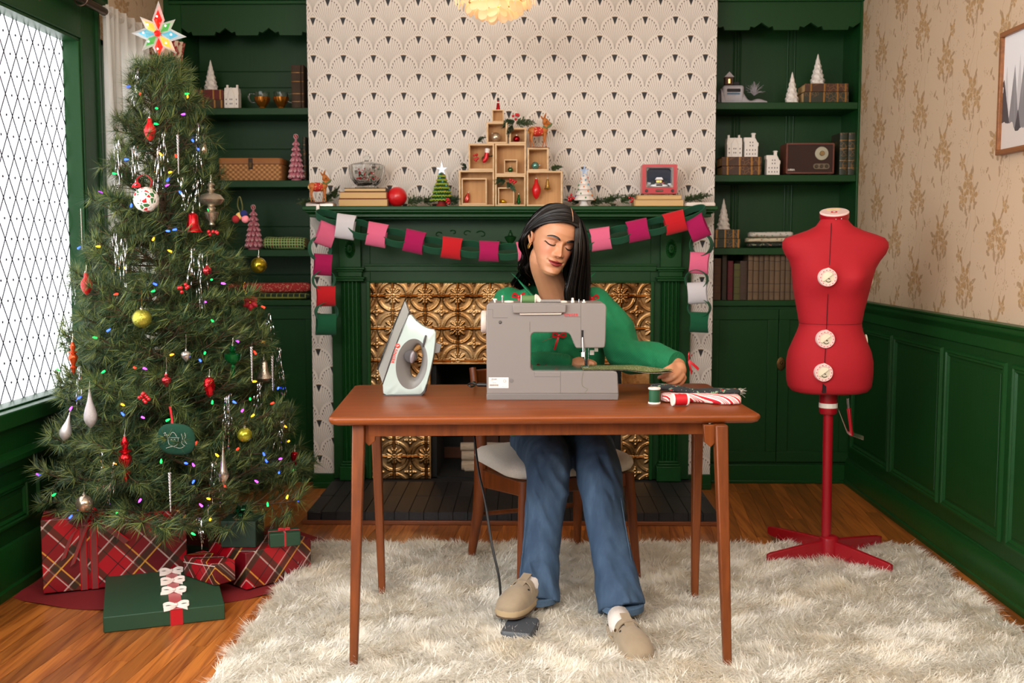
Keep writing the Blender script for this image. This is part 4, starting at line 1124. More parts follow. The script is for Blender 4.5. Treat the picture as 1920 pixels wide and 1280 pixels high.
th_=MB();pts=[Vector((mp(px,py)[0],YM-0.0012,mp(px,py)[1]))for px,py in((1094,696),(1092.5,702),(1091,712),(1091.5,722),(1096,726),(1102,729),(1098,734),(1098,740))]
th_.tube(smoothpath(pts,5),0.0004,4).build('thread_tail',mat('olive_thread',C(112,118,84),0.8),sm_,W=True)
pl=MB();q=[Vector((P(px,py,YM+0.08).x,YM+0.08,P(px,py,YM+0.08).z))for px,py in((913,721.5),(897,721),(894,721))]
pl.tube(q,[0.0065,0.0068,0.005],10);pl.build('plug',M_MBLK,sm_,W=True)
pk=MB();q=[P(px,py,YM+0.08+d)for px,py,d in((895,721,0),(886,718,0.0),(878,721,0.02),(884,724.5,0.02),(889,722,0.05),(886,717,0.1),(890,716,0.2),(890,719.5,0.30))]
for v in q:v.z=max(v.z,ZT+0.004)
pk.tube(smoothpath(q,6),0.0032,8);pk.build('power_cable',M_MBLK,sm_,W=True)
# === steam iron standing on its heel
M_IWH=mat('iron_pale_mint',C(186,202,197),0.25,coat=0.4);M_IGR=mat('iron_grey',C(112,108,104),0.4);M_ISI=mat('iron_satin_steel',C(196,202,202),0.3,0.55)
M_IDK=mat('iron_dark_grey',C(70,66,66),0.4);M_KNOB=mat('iron_knob',C(124,112,114),0.25,coat=0.4)
YI=G(755,743,ZT).y
iron=T('steam_iron','pale mint steam iron standing upright on its heel on the table','iron',(P(755,743,YI).x,YI+0.045,ZT))
def ip(px,py):q=P(px,py,YI);return q.x,q.z
s0=ip(708.5,692);s1=ip(757.5,560.5)
sd_=Vector((s1[0]-s0[0],s1[1]-s0[1]));sl=sd_.length;sd_.normalize();sn_=Vector((sd_.y,-sd_.x))
def halfw(x,z):
 d=(Vector((x,z))-Vector(s0));dist=d.dot(sn_);al=d.dot(sd_)/sl
 tf=min(1.0,max(0.06,(1.06-al)/0.75))**0.6
 return max(0.0035,(0.021+0.031*math.exp(-max(0,dist)/0.055))*tf)
def resample(poly,c,N=72):
 out=[]
 for i in range(N):
  a=2*PI*i/N;d=Vector((math.cos(a),math.sin(a)));best=None
  for k in range(len(poly)):
   p,q=Vector(poly[k]),Vector(poly[(k+1)%len(poly)]);e=q-p;r=p-c
   den=d.x*e.y-d.y*e.x
   if abs(den)<1e-12:continue
   t=(r.x*e.y-r.y*e.x)/den;u=(r.x*d.y-r.y*d.x)/den
   if t>0 and-1e-6<=u<=1+1e-6 and(best is None or t>best):best=t
  out.append(c+d*(best or 0.01))
 return out
hc=Vector(ip(777.5,678))
shell=[ip(*q)for q in((764,584),(770,592),(777,600.5),(786,608.5),(796,615),(806,618.5),(814.5,619),(815.5,626),(815,641),(812,666),(806,696),(800,718),(797,727),(793,736),(787,741),(718,742),(717.5,731),(716.5,718),(728,686),(746,636))]
oc=resample(shell,hc)
def ell(cx,cy,rx,ry,rot,N=72):
 c=Vector(ip(cx,cy));S_=YI/FPX;out=[]
 for i in range(N):
  a=2*PI*i/N;d=Vector((math.cos(a),math.sin(a)))
  cr,sr=math.cos(rot),math.sin(rot);o=hc-c
  ox,oz=o.x*cr+o.y*sr,-o.x*sr+o.y*cr;dx,dz=d.x*cr+d.y*sr,-d.x*sr+d.y*cr
  A_=(dx/(rx*S_))**2+(dz/(ry*S_))**2;B_=2*(ox*dx/(rx*S_)**2+oz*dz/(ry*S_)**2);C_=(ox/(rx*S_))**2+(oz/(ry*S_))**2-1
  t=(-B_+math.sqrt(max(0,B_*B_-4*A_*C_)))/(2*A_);out.append(hc+d*t)
 return out
gro=ell(771,683.5,29.5,48.5,math.radians(-8));hol=ell(778,678.5,11,32.5,math.radians(-9))
YCI=YI+0.045
def lp(pts,s,k=1.0,dd=0.0):return[(p.x,YCI+s*(halfw(p.x,p.y)*k-dd),p.y)for p in pts]
sh_=MB()
sh_.loft([lp(oc,-1,0.9),lp([hc+(p-hc)*0.97 for p in oc],-1,1.0,-0.001),lp(gro,-1,1.0,-0.002)],cap=False)
sh_.loft([lp(oc,1,0.9),lp([hc+(p-hc)*0.97 for p in oc],1,1.0,-0.001),lp(gro,1,1.0,-0.002)],cap=False)
sh_.loft([lp(oc,-1,0.9),lp(oc,-1,0.3),lp(oc,1,0.3),lp(oc,1,0.9)],cap=False)
sh_.build('body',M_IWH,iron,W=True,smooth=45)
gr=MB()
mid=[g+(h-g)*0.55 for g,h in zip(gro,hol)]
gr.loft([lp(gro,-1,1.0,-0.002),lp(mid,-1,0.98),lp(hol,-1,0.55),lp(hol,1,0.55),lp(mid,1,0.98),lp(gro,1,1.0,-0.002)],cap=False)
gr.build('handle_ring',M_IGR,iron,W=True,smooth=60)
def band(pts,m,name,ex=0.0):
 n=len(pts);mb=MB();pr=[Vector(ip(*q))for q in pts]
 mb.prism([(q.x,q.y)for q in pr],-1,1,fn=lambda x,y,z:(x,YCI+y*(halfw(x,z)+ex),z));return mb.build(name,m,iron,W=True,bev=0.001)
band(((716.5,719),(709.5,691),(722,655),(740,606),(757,565),(765,586),(752,618),(735,664)),M_ISI,'steel_skirt',0.0015)
band(((709.5,694),(707.5,692),(722,651),(740,602),(754,569),(757.5,560),(758.5,561.5),(757,566),(741,607),(723,656)),M_MBLK,'soleplate',0.003)
band(((716.6,718),(735,666),(752,620),(765.5,585),(766.5,587),(753.5,622),(736.5,668),(717.5,722)),M_IDK,'shadow_gap',0.002)
band(((718,745),(717.5,741.5),(787,740.5),(794,733),(797,722),(799,724),(796,737),(788,745)),M_IDK,'heel',0.001)
band(((806,697),(812,668),(814,651),(811,650),(806,676),(799,708),(795,722),(799,722)),M_IGR,'back_strip',-0.004)
band(((813,646),(815,644),(826.5,648),(822,663),(811,664)),M_IGR,'trigger',-0.008)
cx_,cz_=ip(769.5,668)
MB().lathe([(0.022,0),(0.022,0.006),(0.019,0.010),(0.004,0.011)],32,(cx_,YCI-0.036,cz_),Matrix.Rotation(PI/2,3,'X')).build('dial',M_IDK,iron,W=True)
MB().sphere((cx_+0.0065,YCI-0.047,cz_-0.002),(0.0085,0.006,0.021),16,10,Matrix.Rotation(math.radians(9),3,'Y')).build('dial_knob',M_KNOB,iron,W=True)
la_=ip(797.5,629);lb2=ip(792,651)
MB().tube([(la_[0],YCI-0.0235,la_[1]),((la_[0]+lb2[0])/2,YCI-0.026,(la_[1]+lb2[1])/2),(lb2[0],YCI-0.025,lb2[1])],[0.003,0.0042,0.003],8).build('steam_lever',M_IDK,iron,W=True)
x,z=ip(778.5,602);MB().cbox((x,YCI-0.012,z),(0.003,0.01,0.002)).build('spray_hole',M_MBLK,iron,W=True)
def on_iron(px,py):x,z=ip(px,py);return x,YCI-halfw(x,z)-0.0022,z
x,y,z=on_iron(745,648.5);MB().lathe([(0.0075,0),(0.0075,0.0006),(0.007,0.0008)],28,(x,y,z),Matrix.Rotation(PI/2,3,'X')).build('emblem',mat('emblem_red',C(226,52,40),0.4),iron,W=True)
t=MB();text_into(t,'S',0.0105,Matrix.Translation((x,y-0.001,z))@FACE_CAM@Matrix.Rotation(math.radians(-72),4,'Z'),0.0003,bold=0.0002);t.build('lettering',mat('white_print',C(240,236,230),0.5),iron,W=True,smooth=0,fix=False)
t=MB();x,y,z=on_iron(738.5,667.5);text_into(t,'SINGER',0.0135,Matrix.Translation((x,y-0.0012,z))@FACE_CAM@Matrix.Rotation(math.radians(-106),4,'Z'),0.0003,spacing=1.12,bold=0.0002);t.build('lettering',mat('emblem_red',C(226,52,40),0.4),iron,W=True,smooth=0,fix=False)
# === spools
def spool(name,label,loc,m,rot=None):
 r=T(name,label,'spool',loc,0.0,'thread spools on the table')
 if rot:r.rotation_euler=rot
 MB().lathe([(0.0172,0.005),(0.0176,0.012),(0.0178,0.03),(0.0176,0.041),(0.0172,0.046)],28).build('thread',m,r)
 for z in(0.0,0.0455):MB().lathe([(0.0185,z),(0.0195,z+0.001),(0.0195,z+0.005),(0.0185,z+0.006),(0.005,z+0.006),(0.0045,z+0.003)],28).build('flange',M_MW,r,smooth=40)
 return r
q=G(1228,758.5,ZT);spool('thread_spool','dark green thread spool standing upright on the table',(q.x,q.y+0.018,ZT+0.0005),mat('green_thread',C(22,78,48),0.6,bmp=(1200,0.4,0.0006)))
q=G(1265,763,ZT);spool('thread_spool','red thread spool lying on its side on the table',(q.x-0.006,q.y+0.02,ZT+0.0198),mat('red_thread',C(196,14,30),0.55,bmp=(1200,0.4,0.0006)),(0,PI/2,math.radians(11)))
# === folded fabrics on the table
def m_candy():
 m,nt,b=new_mat('candy_stripe_cotton');x,y,z=xyz(coord());d=(x*0.8+z*0.9+y*0.9)/0.0262
 f=d.fr()
 c=mixc(f.lt(0.28),C(244,232,226),C(196,22,40));c=mixc(f.gt(0.44)*f.lt(0.86)*((d*7.0).fr().lt(0.55)),c,C(206,70,82))
 setc(b,c);b.inputs['Roughness'].default_value=0.85;return m
def m_holly(name,bgc,sc=46):
 m,nt,b=new_mat(name);v=coord()
 d=X(vor(v,sc));k=X(vor(v,sc,'F1','Color'));
 c=mixc(d.lt(0.40)*nz(v,160,1).gt(0.48),C(*bgc),C(118,150,118));c=mixc(d.lt(0.17),c,C(196,34,40))
 d2=X(vor(v,sc*3.1));c=mixc(d2.lt(0.10),c,C(214,208,196))
 setc(b,c);b.inputs['Roughness'].default_value=0.9;return m
def folded(name,label,path,hw_,hh,m,cat='fabric',wob=0.0,group=None,n=22,parent=None):
 pts=smoothpath(path,6);mb=MB();rings=[]
 for k,p in enumerate(pts):
  e=min(1.0,0.72+0.5*min(k,len(pts)-1-k)/2)
  ring=[]
  for i in range(n):
   a=2*PI*i/n;c,s=math.cos(a),math.sin(a)
   y=hw_*math.copysign(abs(c)**0.6,c)*e;z=hh*math.copysign(abs(s)**0.75,s)*e
   z+=wob*math.sin(k*0.9+i*1.3)+wob*math.sin(k*0.35+i*0.5)
   ring.append((p.x,p.y+y,max(p.z+z,0.0)))
  rings.append(ring)
 mb.loft(rings);base=pts[0].copy();base.z=min(v[2]for v in mb.v)
 o=mb.build(name,m,None,loc=base,W=True,smooth=60);tag(o,label,cat,group);return o
a=G(1243,756,ZT);b_=G(1391,760,ZT)
folded('folded_fabric','red and white candy striped fabric folded on the table',[(a.x,a.y+0.03,ZT+0.0155),(a.x+0.10,a.y+0.03,ZT+0.0155),(b_.x-0.06,b_.y+0.03,ZT+0.0155),(b_.x,b_.y+0.032,ZT+0.0145)],0.030,0.0152,m_candy(),wob=0.0004)
a=P(1220,727,a.y+0.045);b_=P(1386,734,a.y)
M_HOL=m_holly('holly_print_black',(36,40,42))
hf=folded('folded_fabric','black holly print fabric lying on the candy striped bundle',[(a.x,a.y,a.z),(a.x+0.05,a.y,a.z+0.003),(a.x+0.14,a.y,a.z-0.012),(a.x+0.2,a.y,a.z-0.011),(b_.x,a.y,b_.z)],0.026,0.0098,M_HOL,wob=0.0009)
fr_=MB();_r=random.Random(5)
for i in range(26):
 p0=Vector((b_.x,a.y-0.02+0.04*_r.random(),b_.z-0.008+0.016*_r.random()));d=Vector((0.006+0.016*_r.random()**2,0.004*_r.gauss(0,1),0.006*_r.gauss(0,1)))
 fr_.tube([p0,p0+d*0.6+Vector((0,0,0.001)),p0+d],0.00035,3)
fr_=fr_.build('frayed_edge',M_MW,None,loc=hf.location,W=True);fr_.parent=hf;fr_.location=(0,0,0);fr_['kind']='stuff'
# === quilt piece being sewn
def m_dots(name,bgc,dc,sc,r=0.2):
 m,nt,b=new_mat(name);v=coord();d=X(vor(v,sc));c=mixc(d.lt(r),C(*bgc),C(*dc))
 setc(b,c);b.inputs['Roughness'].default_value=0.9;return m
M_OLD=m_dots('olive_dotted_cotton',(104,116,62),(220,216,190),120,0.22)
def m_under():
 m,nt,b=new_mat('leaf_print_cotton');d=X(vor(smul(coord(),(1,1,1.6)),110,'DISTANCE_TO_EDGE'));c=mixc(d.lt(0.16),C(84,84,66),C(176,160,138));setc(b,c);b.inputs['Roughness'].default_value=0.9;return m
M_UND=m_under()
zb=mp(1100,695.5)[1]+0.0030
cl=T('quilt_block','olive fabric with white dots passing under the machine needle into the hand','fabric',(mp(1100,695.5)[0]+0.1,YM+0.07,zb))
HND=P(1258,694,YM+0.085)
def clothf(off):
 def f(u,v):
  x0=mp(1093,690)[0];x1=HND.x+0.006
  x=x0+(x1-x0)*u;y=YM+0.012+(0.125)*v*(1-0.55*max(0,(u-0.55)/0.45))+0.05*max(0,(u-0.5)/0.5)
  rise=max(0.0,(u-0.42)/0.58);z=zb+0.000+rise**1.5*(HND.z-zb+0.002)+0.004*math.sin(u*9+v*3)*rise
  z-=0.016*rise*(1-v)*1.0*math.sin(PI*min(1,rise*1.0))
  return Vector((x,y,z+off))
 return f
MB().grid(clothf(0.0012),40,14).build('top_cloth',M_OLD,cl,W=True,smooth=80,fix=False)
MB().grid(lambda u,v:clothf(-0.0012)(u,v)+Vector((0,-0.004,-0.004*max(0,(u-0.5))*2)),40,14).build('under_cloth',M_UND,cl,W=True,smooth=80,fix=False)
# === foot pedal and cable
M_PED=mat('charcoal_plastic',C(66,70,76),0.5)
fa_=G(940,1192,0.03);fb_=G(1000,1212,0.03)
pd=T('foot_pedal','charcoal grey foot pedal under the left clog on the rug','pedal',(G(975,1197,0.02).x,G(975,1197,0.02).y+0.03,0.012),math.radians(-14))
MB().loft([[(x*1.0,y*1.0,z)for x,y in rrect(0.054*s,0.064*s,0.012)]for s,z in((1.0,0.0),(1.02,0.012),(1.02,0.018),(0.97,0.020))]).build('pedal_base',M_PED,pd,smooth=40)
MB().loft([[(x,y,z+0.006*(y/0.06))for x,y in rrect(0.051*s,0.061*s,0.012)]for s,z in((1.0,0.020),(0.99,0.036),(0.92,0.043))]).build('pedal_plate',M_PED,pd,smooth=40)
cbp=[P(937,1172,3.40),P(939,1140,3.40),P(936,1085,3.42),P(922,1020,3.46),P(910,940,3.52),P(897,880,3.60),P(890,822,3.66),P(889,790,3.70)]
cbp=[G(943,1196,0.03),Vector((cbp[0].x,3.41,max(0.04,cbp[0].z)))]+cbp[1:]
cb=MB().tube(smoothpath(cbp,8),0.0042,8);o=cb.build('pedal_cable',M_MBLK,None,loc=cbp[0],W=True);tag(o,'black cable hanging from the table down to the foot pedal','cable')
# === things on the mantel shelf
YMF=5.29
def m_book_pages():return mat('book_pages',C(214,176,122),0.85,bmp=(300,0.3,0.001))
M_PAGE=m_book_pages()
def zpix(px,py,Y):return P(px,py,Y).z
def book_flat(label,x0,x1,y0,y1,z0,z1,mcov,spine='right',group=None,tilt=0.0):
 r=T('book',label,'book',((x0+x1)/2,(y0+y1)/2,z0),tilt,group)
 hx,hy,h=(x1-x0)/2,(y1-y0)/2,z1-z0;ct=0.0028
 MB().box(-hx,hx,-hy,hy,0,ct).build('back_cover',mcov,r,bev=0.0008);MB().box(-hx,hx,-hy,hy,h-ct,h).build('front_cover',mcov,r,bev=0.0008)
 if spine=='front':MB().box(-hx,hx,-hy-0.002,-hy+0.004,0,h).build('spine',mcov,r,bev=0.002)
 else:
  s_=1 if spine=='right' else-1
  MB().box(hx*s_-0.003,hx*s_+0.003,-hy,hy,0,h).build('spine',mcov,r,bev=0.0015)
 MB().box(-hx+0.003,hx-0.003,-hy+0.003,hy-0.003,ct,h-ct).build('page_block',M_PAGE,r,smooth=0)
 return r
M_BRN=mat('book_brown',C(120,60,34),0.7,var=(30,0.2));M_BBLK=mat('book_dark',C(60,46,38),0.7);M_BRD=mat('book_rust',C(140,64,44),0.7)
M_TANB=mat('book_tan',C(190,150,100),0.75)
for lab,pa,ya,pb,yb,mc_ in(('thick tan-paged book at the bottom of the stack under the glass bowl',634,386.3,727,372.5,M_BRN),('middle book of the stack under the glass bowl',636,372.3,725,359.5,M_BRD),('thin top book directly under the glass bowl',645.5,359.3,724,352.3,M_BBLK)):
 book_flat(lab,P(pa,380,YMF-0.06).x,P(pb,380,YMF-0.06).x,YMF-0.06,YMF+0.07,zpix(680,ya,YMF-0.06)if ya<386 else ZSH,zpix(680,yb,YMF-0.06),mc_,'right','old books on the mantel')
for lab,pa,ya,pb,yb,mc_ in(('bottom book of the pair under the red television',1190,385.3,1282.5,374,M_TANB),('top book of the pair under the red television',1195,373.8,1278.5,365.5,M_TANB)):
 book_flat(lab,P(pa,380,YMF-0.06).x,P(pb,380,YMF-0.06).x,YMF-0.06,YMF+0.07,zpix(1240,ya,YMF-0.06)if ya<385 else ZSH,zpix(1240,yb,YMF-0.06),mc_,'left','old books on the mantel')
M_GLS=mat('clear_glass',C(248,250,250),0.03,trans=1.0,ior=1.45)
zb_=zpix(688,352.2,YMF-0.0);cb_=Vector((P(688,350,YMF).x,YMF,zpix(680,352.3,YMF-0.06)+0.0006))
bowl=T('candy_bowl','lidded cut glass candy bowl standing on the stacked books','bowl',cb_)
g1=MB().lathe([(0.055,0.0),(0.058,0.004),(0.045,0.012),(0.06,0.024),(0.078,0.05),(0.086,0.085),(0.086,0.112),(0.082,0.112),(0.081,0.086),(0.073,0.053),(0.055,0.028),(0.01,0.02)],48,flute=(16,0.035));g1.build('bowl',M_GLS,bowl,smooth=60)
MB().lathe([(0.084,0.113),(0.07,0.120),(0.03,0.128),(0.012,0.132),(0.009,0.14),(0.016,0.150),(0.013,0.158),(0.004,0.161)],40,flute=(16,0.02)).build('lid',M_GLS,bowl,smooth=60)
M_CW_=mat('candy_white',C(238,230,224),0.4);M_CR=mat('candy_red',C(196,24,34),0.4);M_CG=mat('candy_green',C(48,110,60),0.4)
_cm={}
_r=random.Random(9)
for i in range(44):
 a=_r.random()*2*PI;zz=0.036+0.062*_r.random();R_=(0.045+0.022*min(1,(zz-0.03)/0.04));rr_=R_*math.sqrt(_r.random());k=i%3
 if k not in _cm:
  mb=MB().lathe([(0.001,-0.004),(0.007,-0.0035),(0.008,0),(0.007,0.0035),(0.001,0.004)],12)
  o=mb.build('peppermint_candy',(M_CW_,M_CR,M_CG)[k],None);MB().cbox((0,0,0.0036),(0.011,0.003,0.0014)).cbox((0,0,0.0036),(0.003,0.011,0.0014)).build('stripe',(M_CR,M_CW_,M_CW_)[k],o)
  _cm[k]=o;tag(o,('white','red','green')[k]+' wrapped peppermint candy inside the glass bowl','candy','candies in the glass bowl')
 else:o=dup(_cm[k],(0,0,0))
 o.location=cb_+Vector((rr_*math.cos(a),rr_*math.sin(a),zz));o.rotation_euler=(_r.random()*3,_r.random()*3,_r.random()*3)
M_ORN_R=mat('satin_red',C(206,18,26),0.35,coat=0.2)
q=P(744.5,368.5,YMF-0.02);rb_=0.0485;
o=MB().lathe([(rb_*math.sin(PI*k/40)*(1-0.012*(1 if k in(14,15,22,23,29)else 0)),-rb_*math.cos(PI*k/40))for k in range(41)],40).build('ball_ornament',M_ORN_R,None,loc=(q.x,q.y,ZSH+rb_),smooth=60)
o.rotation_euler=(0.6,0.9,0);tag(o,'large glossy red ball ornament leaning on the mantel books','ornament')
M_PLT=mat('brushed_pewter',C(176,166,158),0.35,0.85)
for px0,px1,sx_,lab,mm in((572,626,596,'pewter stocking holder under the deer at the left mantel end',M_PLT),(1287,1342,1318,'white stocking holder at the right mantel end',mat('holder_white',C(226,212,202),0.45))):
 y0_=5.172;a=P(px0,385,y0_);b_=P(px1,385,y0_)
 r=T('stocking_holder',lab,'stocking holder',((a.x+b_.x)/2,y0_+0.04,ZSH+0.0005),0,'stocking holders on the mantel')
 hx=(b_.x-a.x)/2
 MB().loft([[(x*s,y*s,z)for x,y in rrect(hx,0.038,0.008)]for s,z in((1.0,0),(1.0,0.010),(0.94,0.016))]).build('base',mm,r,smooth=35)
 ox=P(sx_,395,5.165).x-r.location.x
 MB().strip([(ox,-0.034,0.012),(ox,-0.046,0.008),(ox,-0.048,-0.012),(ox,-0.052,-0.030),(ox,-0.064,-0.036),(ox,-0.072,-0.026)],Vector((0.016,0,0)),th=0.003).build('hook',mm,r,bev=0.0008)
# === deer figurines
M_FAWN=mat('fawn_brown',C(190,112,48),0.5,var=(25,0.25));M_FAWN2=mat('fawn_dark',C(74,38,22),0.6);M_SADR=mat('deer_blanket_red',C(196,40,30),0.6);M_CREAM=mat('deer_cream',C(232,190,120),0.6)
M_HOLG=mat('holly_green_leaf',C(92,104,52),0.6)
def deer(label,base,H,flip=1,yaw=0.25):
 r=T('deer_figurine',label,'figurine',base,yaw,'deer figurines');s=H/0.155
 def V(x,y,z):return Vector((x*flip*s,y*s,z*s))
 b=MB();sp=[V(-0.042,0,0.068),V(-0.030,0,0.076),V(0.0,0,0.072),V(0.022,0,0.078),V(0.032,0,0.092),V(0.032,0,0.106)]
 b.tube(smoothpath(sp,4),[x*s for x in[0.006,0.012,0.017,0.020,0.021,0.020,0.019,0.0185,0.018,0.0185,0.019,0.019,0.018,0.017,0.015,0.0135,0.012,0.011,0.010,0.0095,0.009]],14)
 b.build('body',M_FAWN,r,smooth=80)
 hd=MB();hd.tube(smoothpath([V(0.018,0,0.122),V(0.030,0,0.120),V(0.044,0,0.112),V(0.052,0,0.106)],4),[x*s for x in(0.008,0.014,0.0165,0.0165,0.0155,0.014,0.012,0.0105,0.009,0.0078,0.007,0.006,0.0045)],14);hd=hd.build('head',M_FAWN,r,smooth=80)
 MB().sphere(V(0.054,0,0.1065),0.0038*s,10,8).build('nose',M_FAWN2,hd)
 MB().sphere(V(0.026,0,0.1305),(0.008*s,0.010*s,0.004*s),10,6).build('forelock',M_FAWN2,hd)
 for sy in(-1,1):
  MB().sphere(V(0.034,-0.0125*sy,0.117),(0.0028*s,0.002*s,0.0036*s),10,8).build('eye',M_MBLK,hd)
  e=MB();d=V(-0.012,0.012*sy,0.022)if sy>0 else V(0.010,-0.008,0.030)
  b0=V(0.022,0.008*sy,0.128);e.tube([b0,b0+d*0.3,b0+d*0.65,b0+d],[(0.003*s,0.002*s),(0.007*s,0.003*s),(0.006*s,0.0025*s),(0.0008*s,0.0005*s)],10);e.build('ear',M_FAWN,hd,smooth=80)
 for(x0,y0,x1)in((-0.034,0.010,-0.036),(-0.030,-0.010,-0.024),(0.024,0.009,0.020),(0.028,-0.009,0.032)):
  lg=MB();lg.tube(smoothpath([V(x0,y0,0.066),V(x0+(-0.004 if x0<0 else 0.001),y0,0.040),V(x1,y0,0.012),V(x1+0.001,y0,0.0)],3),[k*s*0.72 for k in(0.012,0.010,0.0075,0.0056,0.0046,0.0042,0.0038,0.0036,0.0036,0.0044)],8);lg=lg.build('leg',M_FAWN,r,smooth=80)
  MB().cyl(V(x1+0.001,y0,0.0),V(x1+0.001,y0,0.007),0.0046*s,0.0038*s,8).build('hoof',M_FAWN2,lg)
 bl=MB();bl.tube(smoothpath([V(-0.030,0,0.078),V(-0.012,0,0.075),V(0.010,0,0.076),V(0.022,0,0.080)],4),[k*s for k in(0.006,0.017,0.021,0.0222,0.0222,0.0218,0.0212,0.0208,0.0205,0.0203,0.0198,0.016,0.006)],16);bl=bl.build('blanket',M_SADR,r,smooth=80)
 sd=MB();_q=random.Random(4)
 for k in range(16):
  a=PI+0.5+_q.random()*(PI-1.0)*1.0;x=-0.022+0.038*_q.random();sd.sphere(V(x,-0.0212*abs(math.sin(a)),0.0765+0.0205*math.cos(a)),0.0023*s,6,4)
 sd=sd.build('spots',M_CREAM,bl);sd['kind']='stuff'
 MB().sphere(V(-0.046,0,0.074),(0.006*s,0.005*s,0.009*s),10,8).build('tail',M_CREAM,r)
 for k,(dx,dz,a)in enumerate(((0.010,0.004,0.6),(-0.008,0.000,2.4),(0.018,0.010,0.9))):
  MB().sphere(V(0.034+dx,-0.012,0.092+dz),(0.013*s,0.002*s,0.005*s),10,6,Matrix.Rotation(-a*flip,3,'Y')).build('collar_leaf',M_HOLG,r)
 MB().lathe([(0.05*s,0),(0.05*s,0.002*s),(0.048*s,0.003*s)],24).build('stand',mat('deer_stand',C(150,78,36),0.6),r)
 return r
deer('spotted deer figurine on the left stocking holder',P(598,380,5.205).xy.to_3d()+Vector((0,0,ZSH+0.0172)),P(598,318,5.205).z-ZSH-0.020)
# === wooden display boxes
M_PINE=m_wood('raw_pine',(226,196,158),(206,168,124),0,0.6,0.0);M_PINEB=m_wood('pine_box_back',(206,158,104),(184,134,84),2,0.6,0.0)
YB_=5.225;BD=0.085
def wbox(label,x0p,y0p,x1p,y1p,t=0.0085,yf=YB_,dep=BD,zb0=None):
 a=P(x0p,y1p,yf);b_=P(x1p,y0p,yf);z0=a.z if zb0 is None else zb0;z1=b_.z
 r=T('display_box',label,'box',((a.x+b_.x)/2,yf+dep/2,z0),0,'small wooden display boxes on the mantel');hx=(b_.x-a.x)/2-0.0004;h=z1-z0-0.0006;hy=dep/2
 MB().box(-hx,hx,-hy,hy,0,t).build('bottom',M_PINE,r,bev=0.0008);MB().box(-hx,hx,-hy,hy,h-t,h).build('top',M_PINE,r,bev=0.0008)
 for s_ in(-1,1):MB().box(s_*hx-(t if s_>0 else 0),s_*hx+(t if s_<0 else 0),-hy,hy,t,h-t).build('side',M_PINE,r,bev=0.0008)
 MB().box(-hx+t,hx-t,hy-0.004,hy,t,h-t).build('back',M_PINEB,r,smooth=0)
 return r,z0,z0+h
bxA,zA0,zA1=wbox('bottom left display box with a smaller box inside',860.3,319,927,386,zb0=ZSH+0.0003)
wbox('small box inside the bottom left display box',865,333.5,913,383.5,0.007,YB_+0.006,0.06,zb0=ZSH+0.0095)
bxB,zB0,zB1=wbox('bottom middle display box with greenery on it',928,328,986,386,zb0=ZSH+0.0003)
wbox('little box inside the bottom middle display box',933.5,351,964.5,382,0.006,YB_+0.006,0.06,zb0=ZSH+0.0095)
bxC,zC0,zC1=wbox('bottom right display box with two hanging ornaments',987.2,320,1055,386,zb0=ZSH+0.0003)
bxD,zD0,zD1=wbox('display box with the stocking ornament, on the left of the second row',878,269,927,319,zb0=zA1+0.0003)
bxE,zE0,zE1=wbox('tall empty centre display box with a tiny box inside',928,269,986.6,328,zb0=zB1+0.0003)
wbox('tiny box inside the tall centre display box',945,298.5,970,324,0.005,YB_+0.006,0.05,zb0=zB1+0.0095)
bxF,zF0,zF1=wbox('display box under the standing deer, holding a striped ball',988.5,276.5,1029,320,zb0=zC1+0.0003)
bxG,zG0,zG1=wbox('display box with the pale dotted ball, in the third row',912,228.5,951.5,269,zb0=max(zD1,zE1)+0.0003)
bxH,zH0,zH1=wbox('display box with the dark red ball, in the third row',954.5,239,986.8,269,zb0=zE1+0.0003)
bxI,zI0,zI1=wbox('tiny topmost display box of the tower',922.5,205,944.5,228,0.005,YB_,0.05,zb0=zG1+0.0003)
deer('spotted deer figurine standing on the right display box',Vector((P(1010,270,YB_+0.04).x,YB_+0.042,zF1+0.0004)),P(1010,213,YB_+0.04).z-zF1,1,0.1)
# === generic ornaments
M_CAP=mat('ornament_cap',C(206,200,188),0.3,0.9)
def mm(name,c,rough=0.18,metal=0.85):return mat(name,C(*c),rough,metal)
def bulb_shape(R,H):return[(R*0.28,0.5*H),(R*0.34,0.49*H),(R*0.40,0.30*H),(R*0.52,0.25*H),(R*0.80,0.14*H),(R,-0.02*H),(R*0.92,-0.18*H),(R*0.62,-0.36*H),(R*0.25,-0.47*H),(0.0005,-0.5*H)]
def ornament(name,label,c,prof,m,cap=0.004,group='ornaments',n=24,flute=None,rot=None,hook=0.0,hookm=None,extra=None):
 H=prof[0][1]-prof[-1][1];r=T(name,label,'ornament',c,0,group)
 if rot:r.rotation_euler=rot
 b=MB().lathe(prof[::-1],n,flute=flute).build('body',m,r,smooth=60)
 if cap:
  z=prof[0][1];cp=MB().lathe([(cap*0.95,z-0.002),(cap,z+0.004),(cap*0.8,z+0.005),(0.0006,z+0.006)],12)
  cp.tube([(0.0022*math.cos(t),0,z+0.0075+0.0022*math.sin(t))for t in[2*PI*k/10 for k in range(11)]],0.0005,4);cp.build('cap',M_CAP,r)
 if hook:
  z=prof[0][1]+0.008;MB().tube([(0,0,z),(0.001,0.002,z+hook*0.5),(0,0.004,z+hook)],0.0006,4).build('hanger',hookm or M_CAP,r)
 return r
def sph(R,k=18):return[(max(0.0005,R*math.sin(PI*i/k)),R*math.cos(PI*i/k))for i in range(k+1)]
YO=YB_+0.035
def bo(px,py,Y=YO):return P(px,py,Y)
GO='ornaments in the display boxes'
q=bo(929.5,252.5);ornament('ball_ornament','pale champagne dotted ball ornament in the upper display box',(q.x,q.y,zG0+0.0085+0.0245),sph(0.0245),mm('champagne_glass',(206,190,168)),0.004,GO,rot=(0.2,-0.75,0))
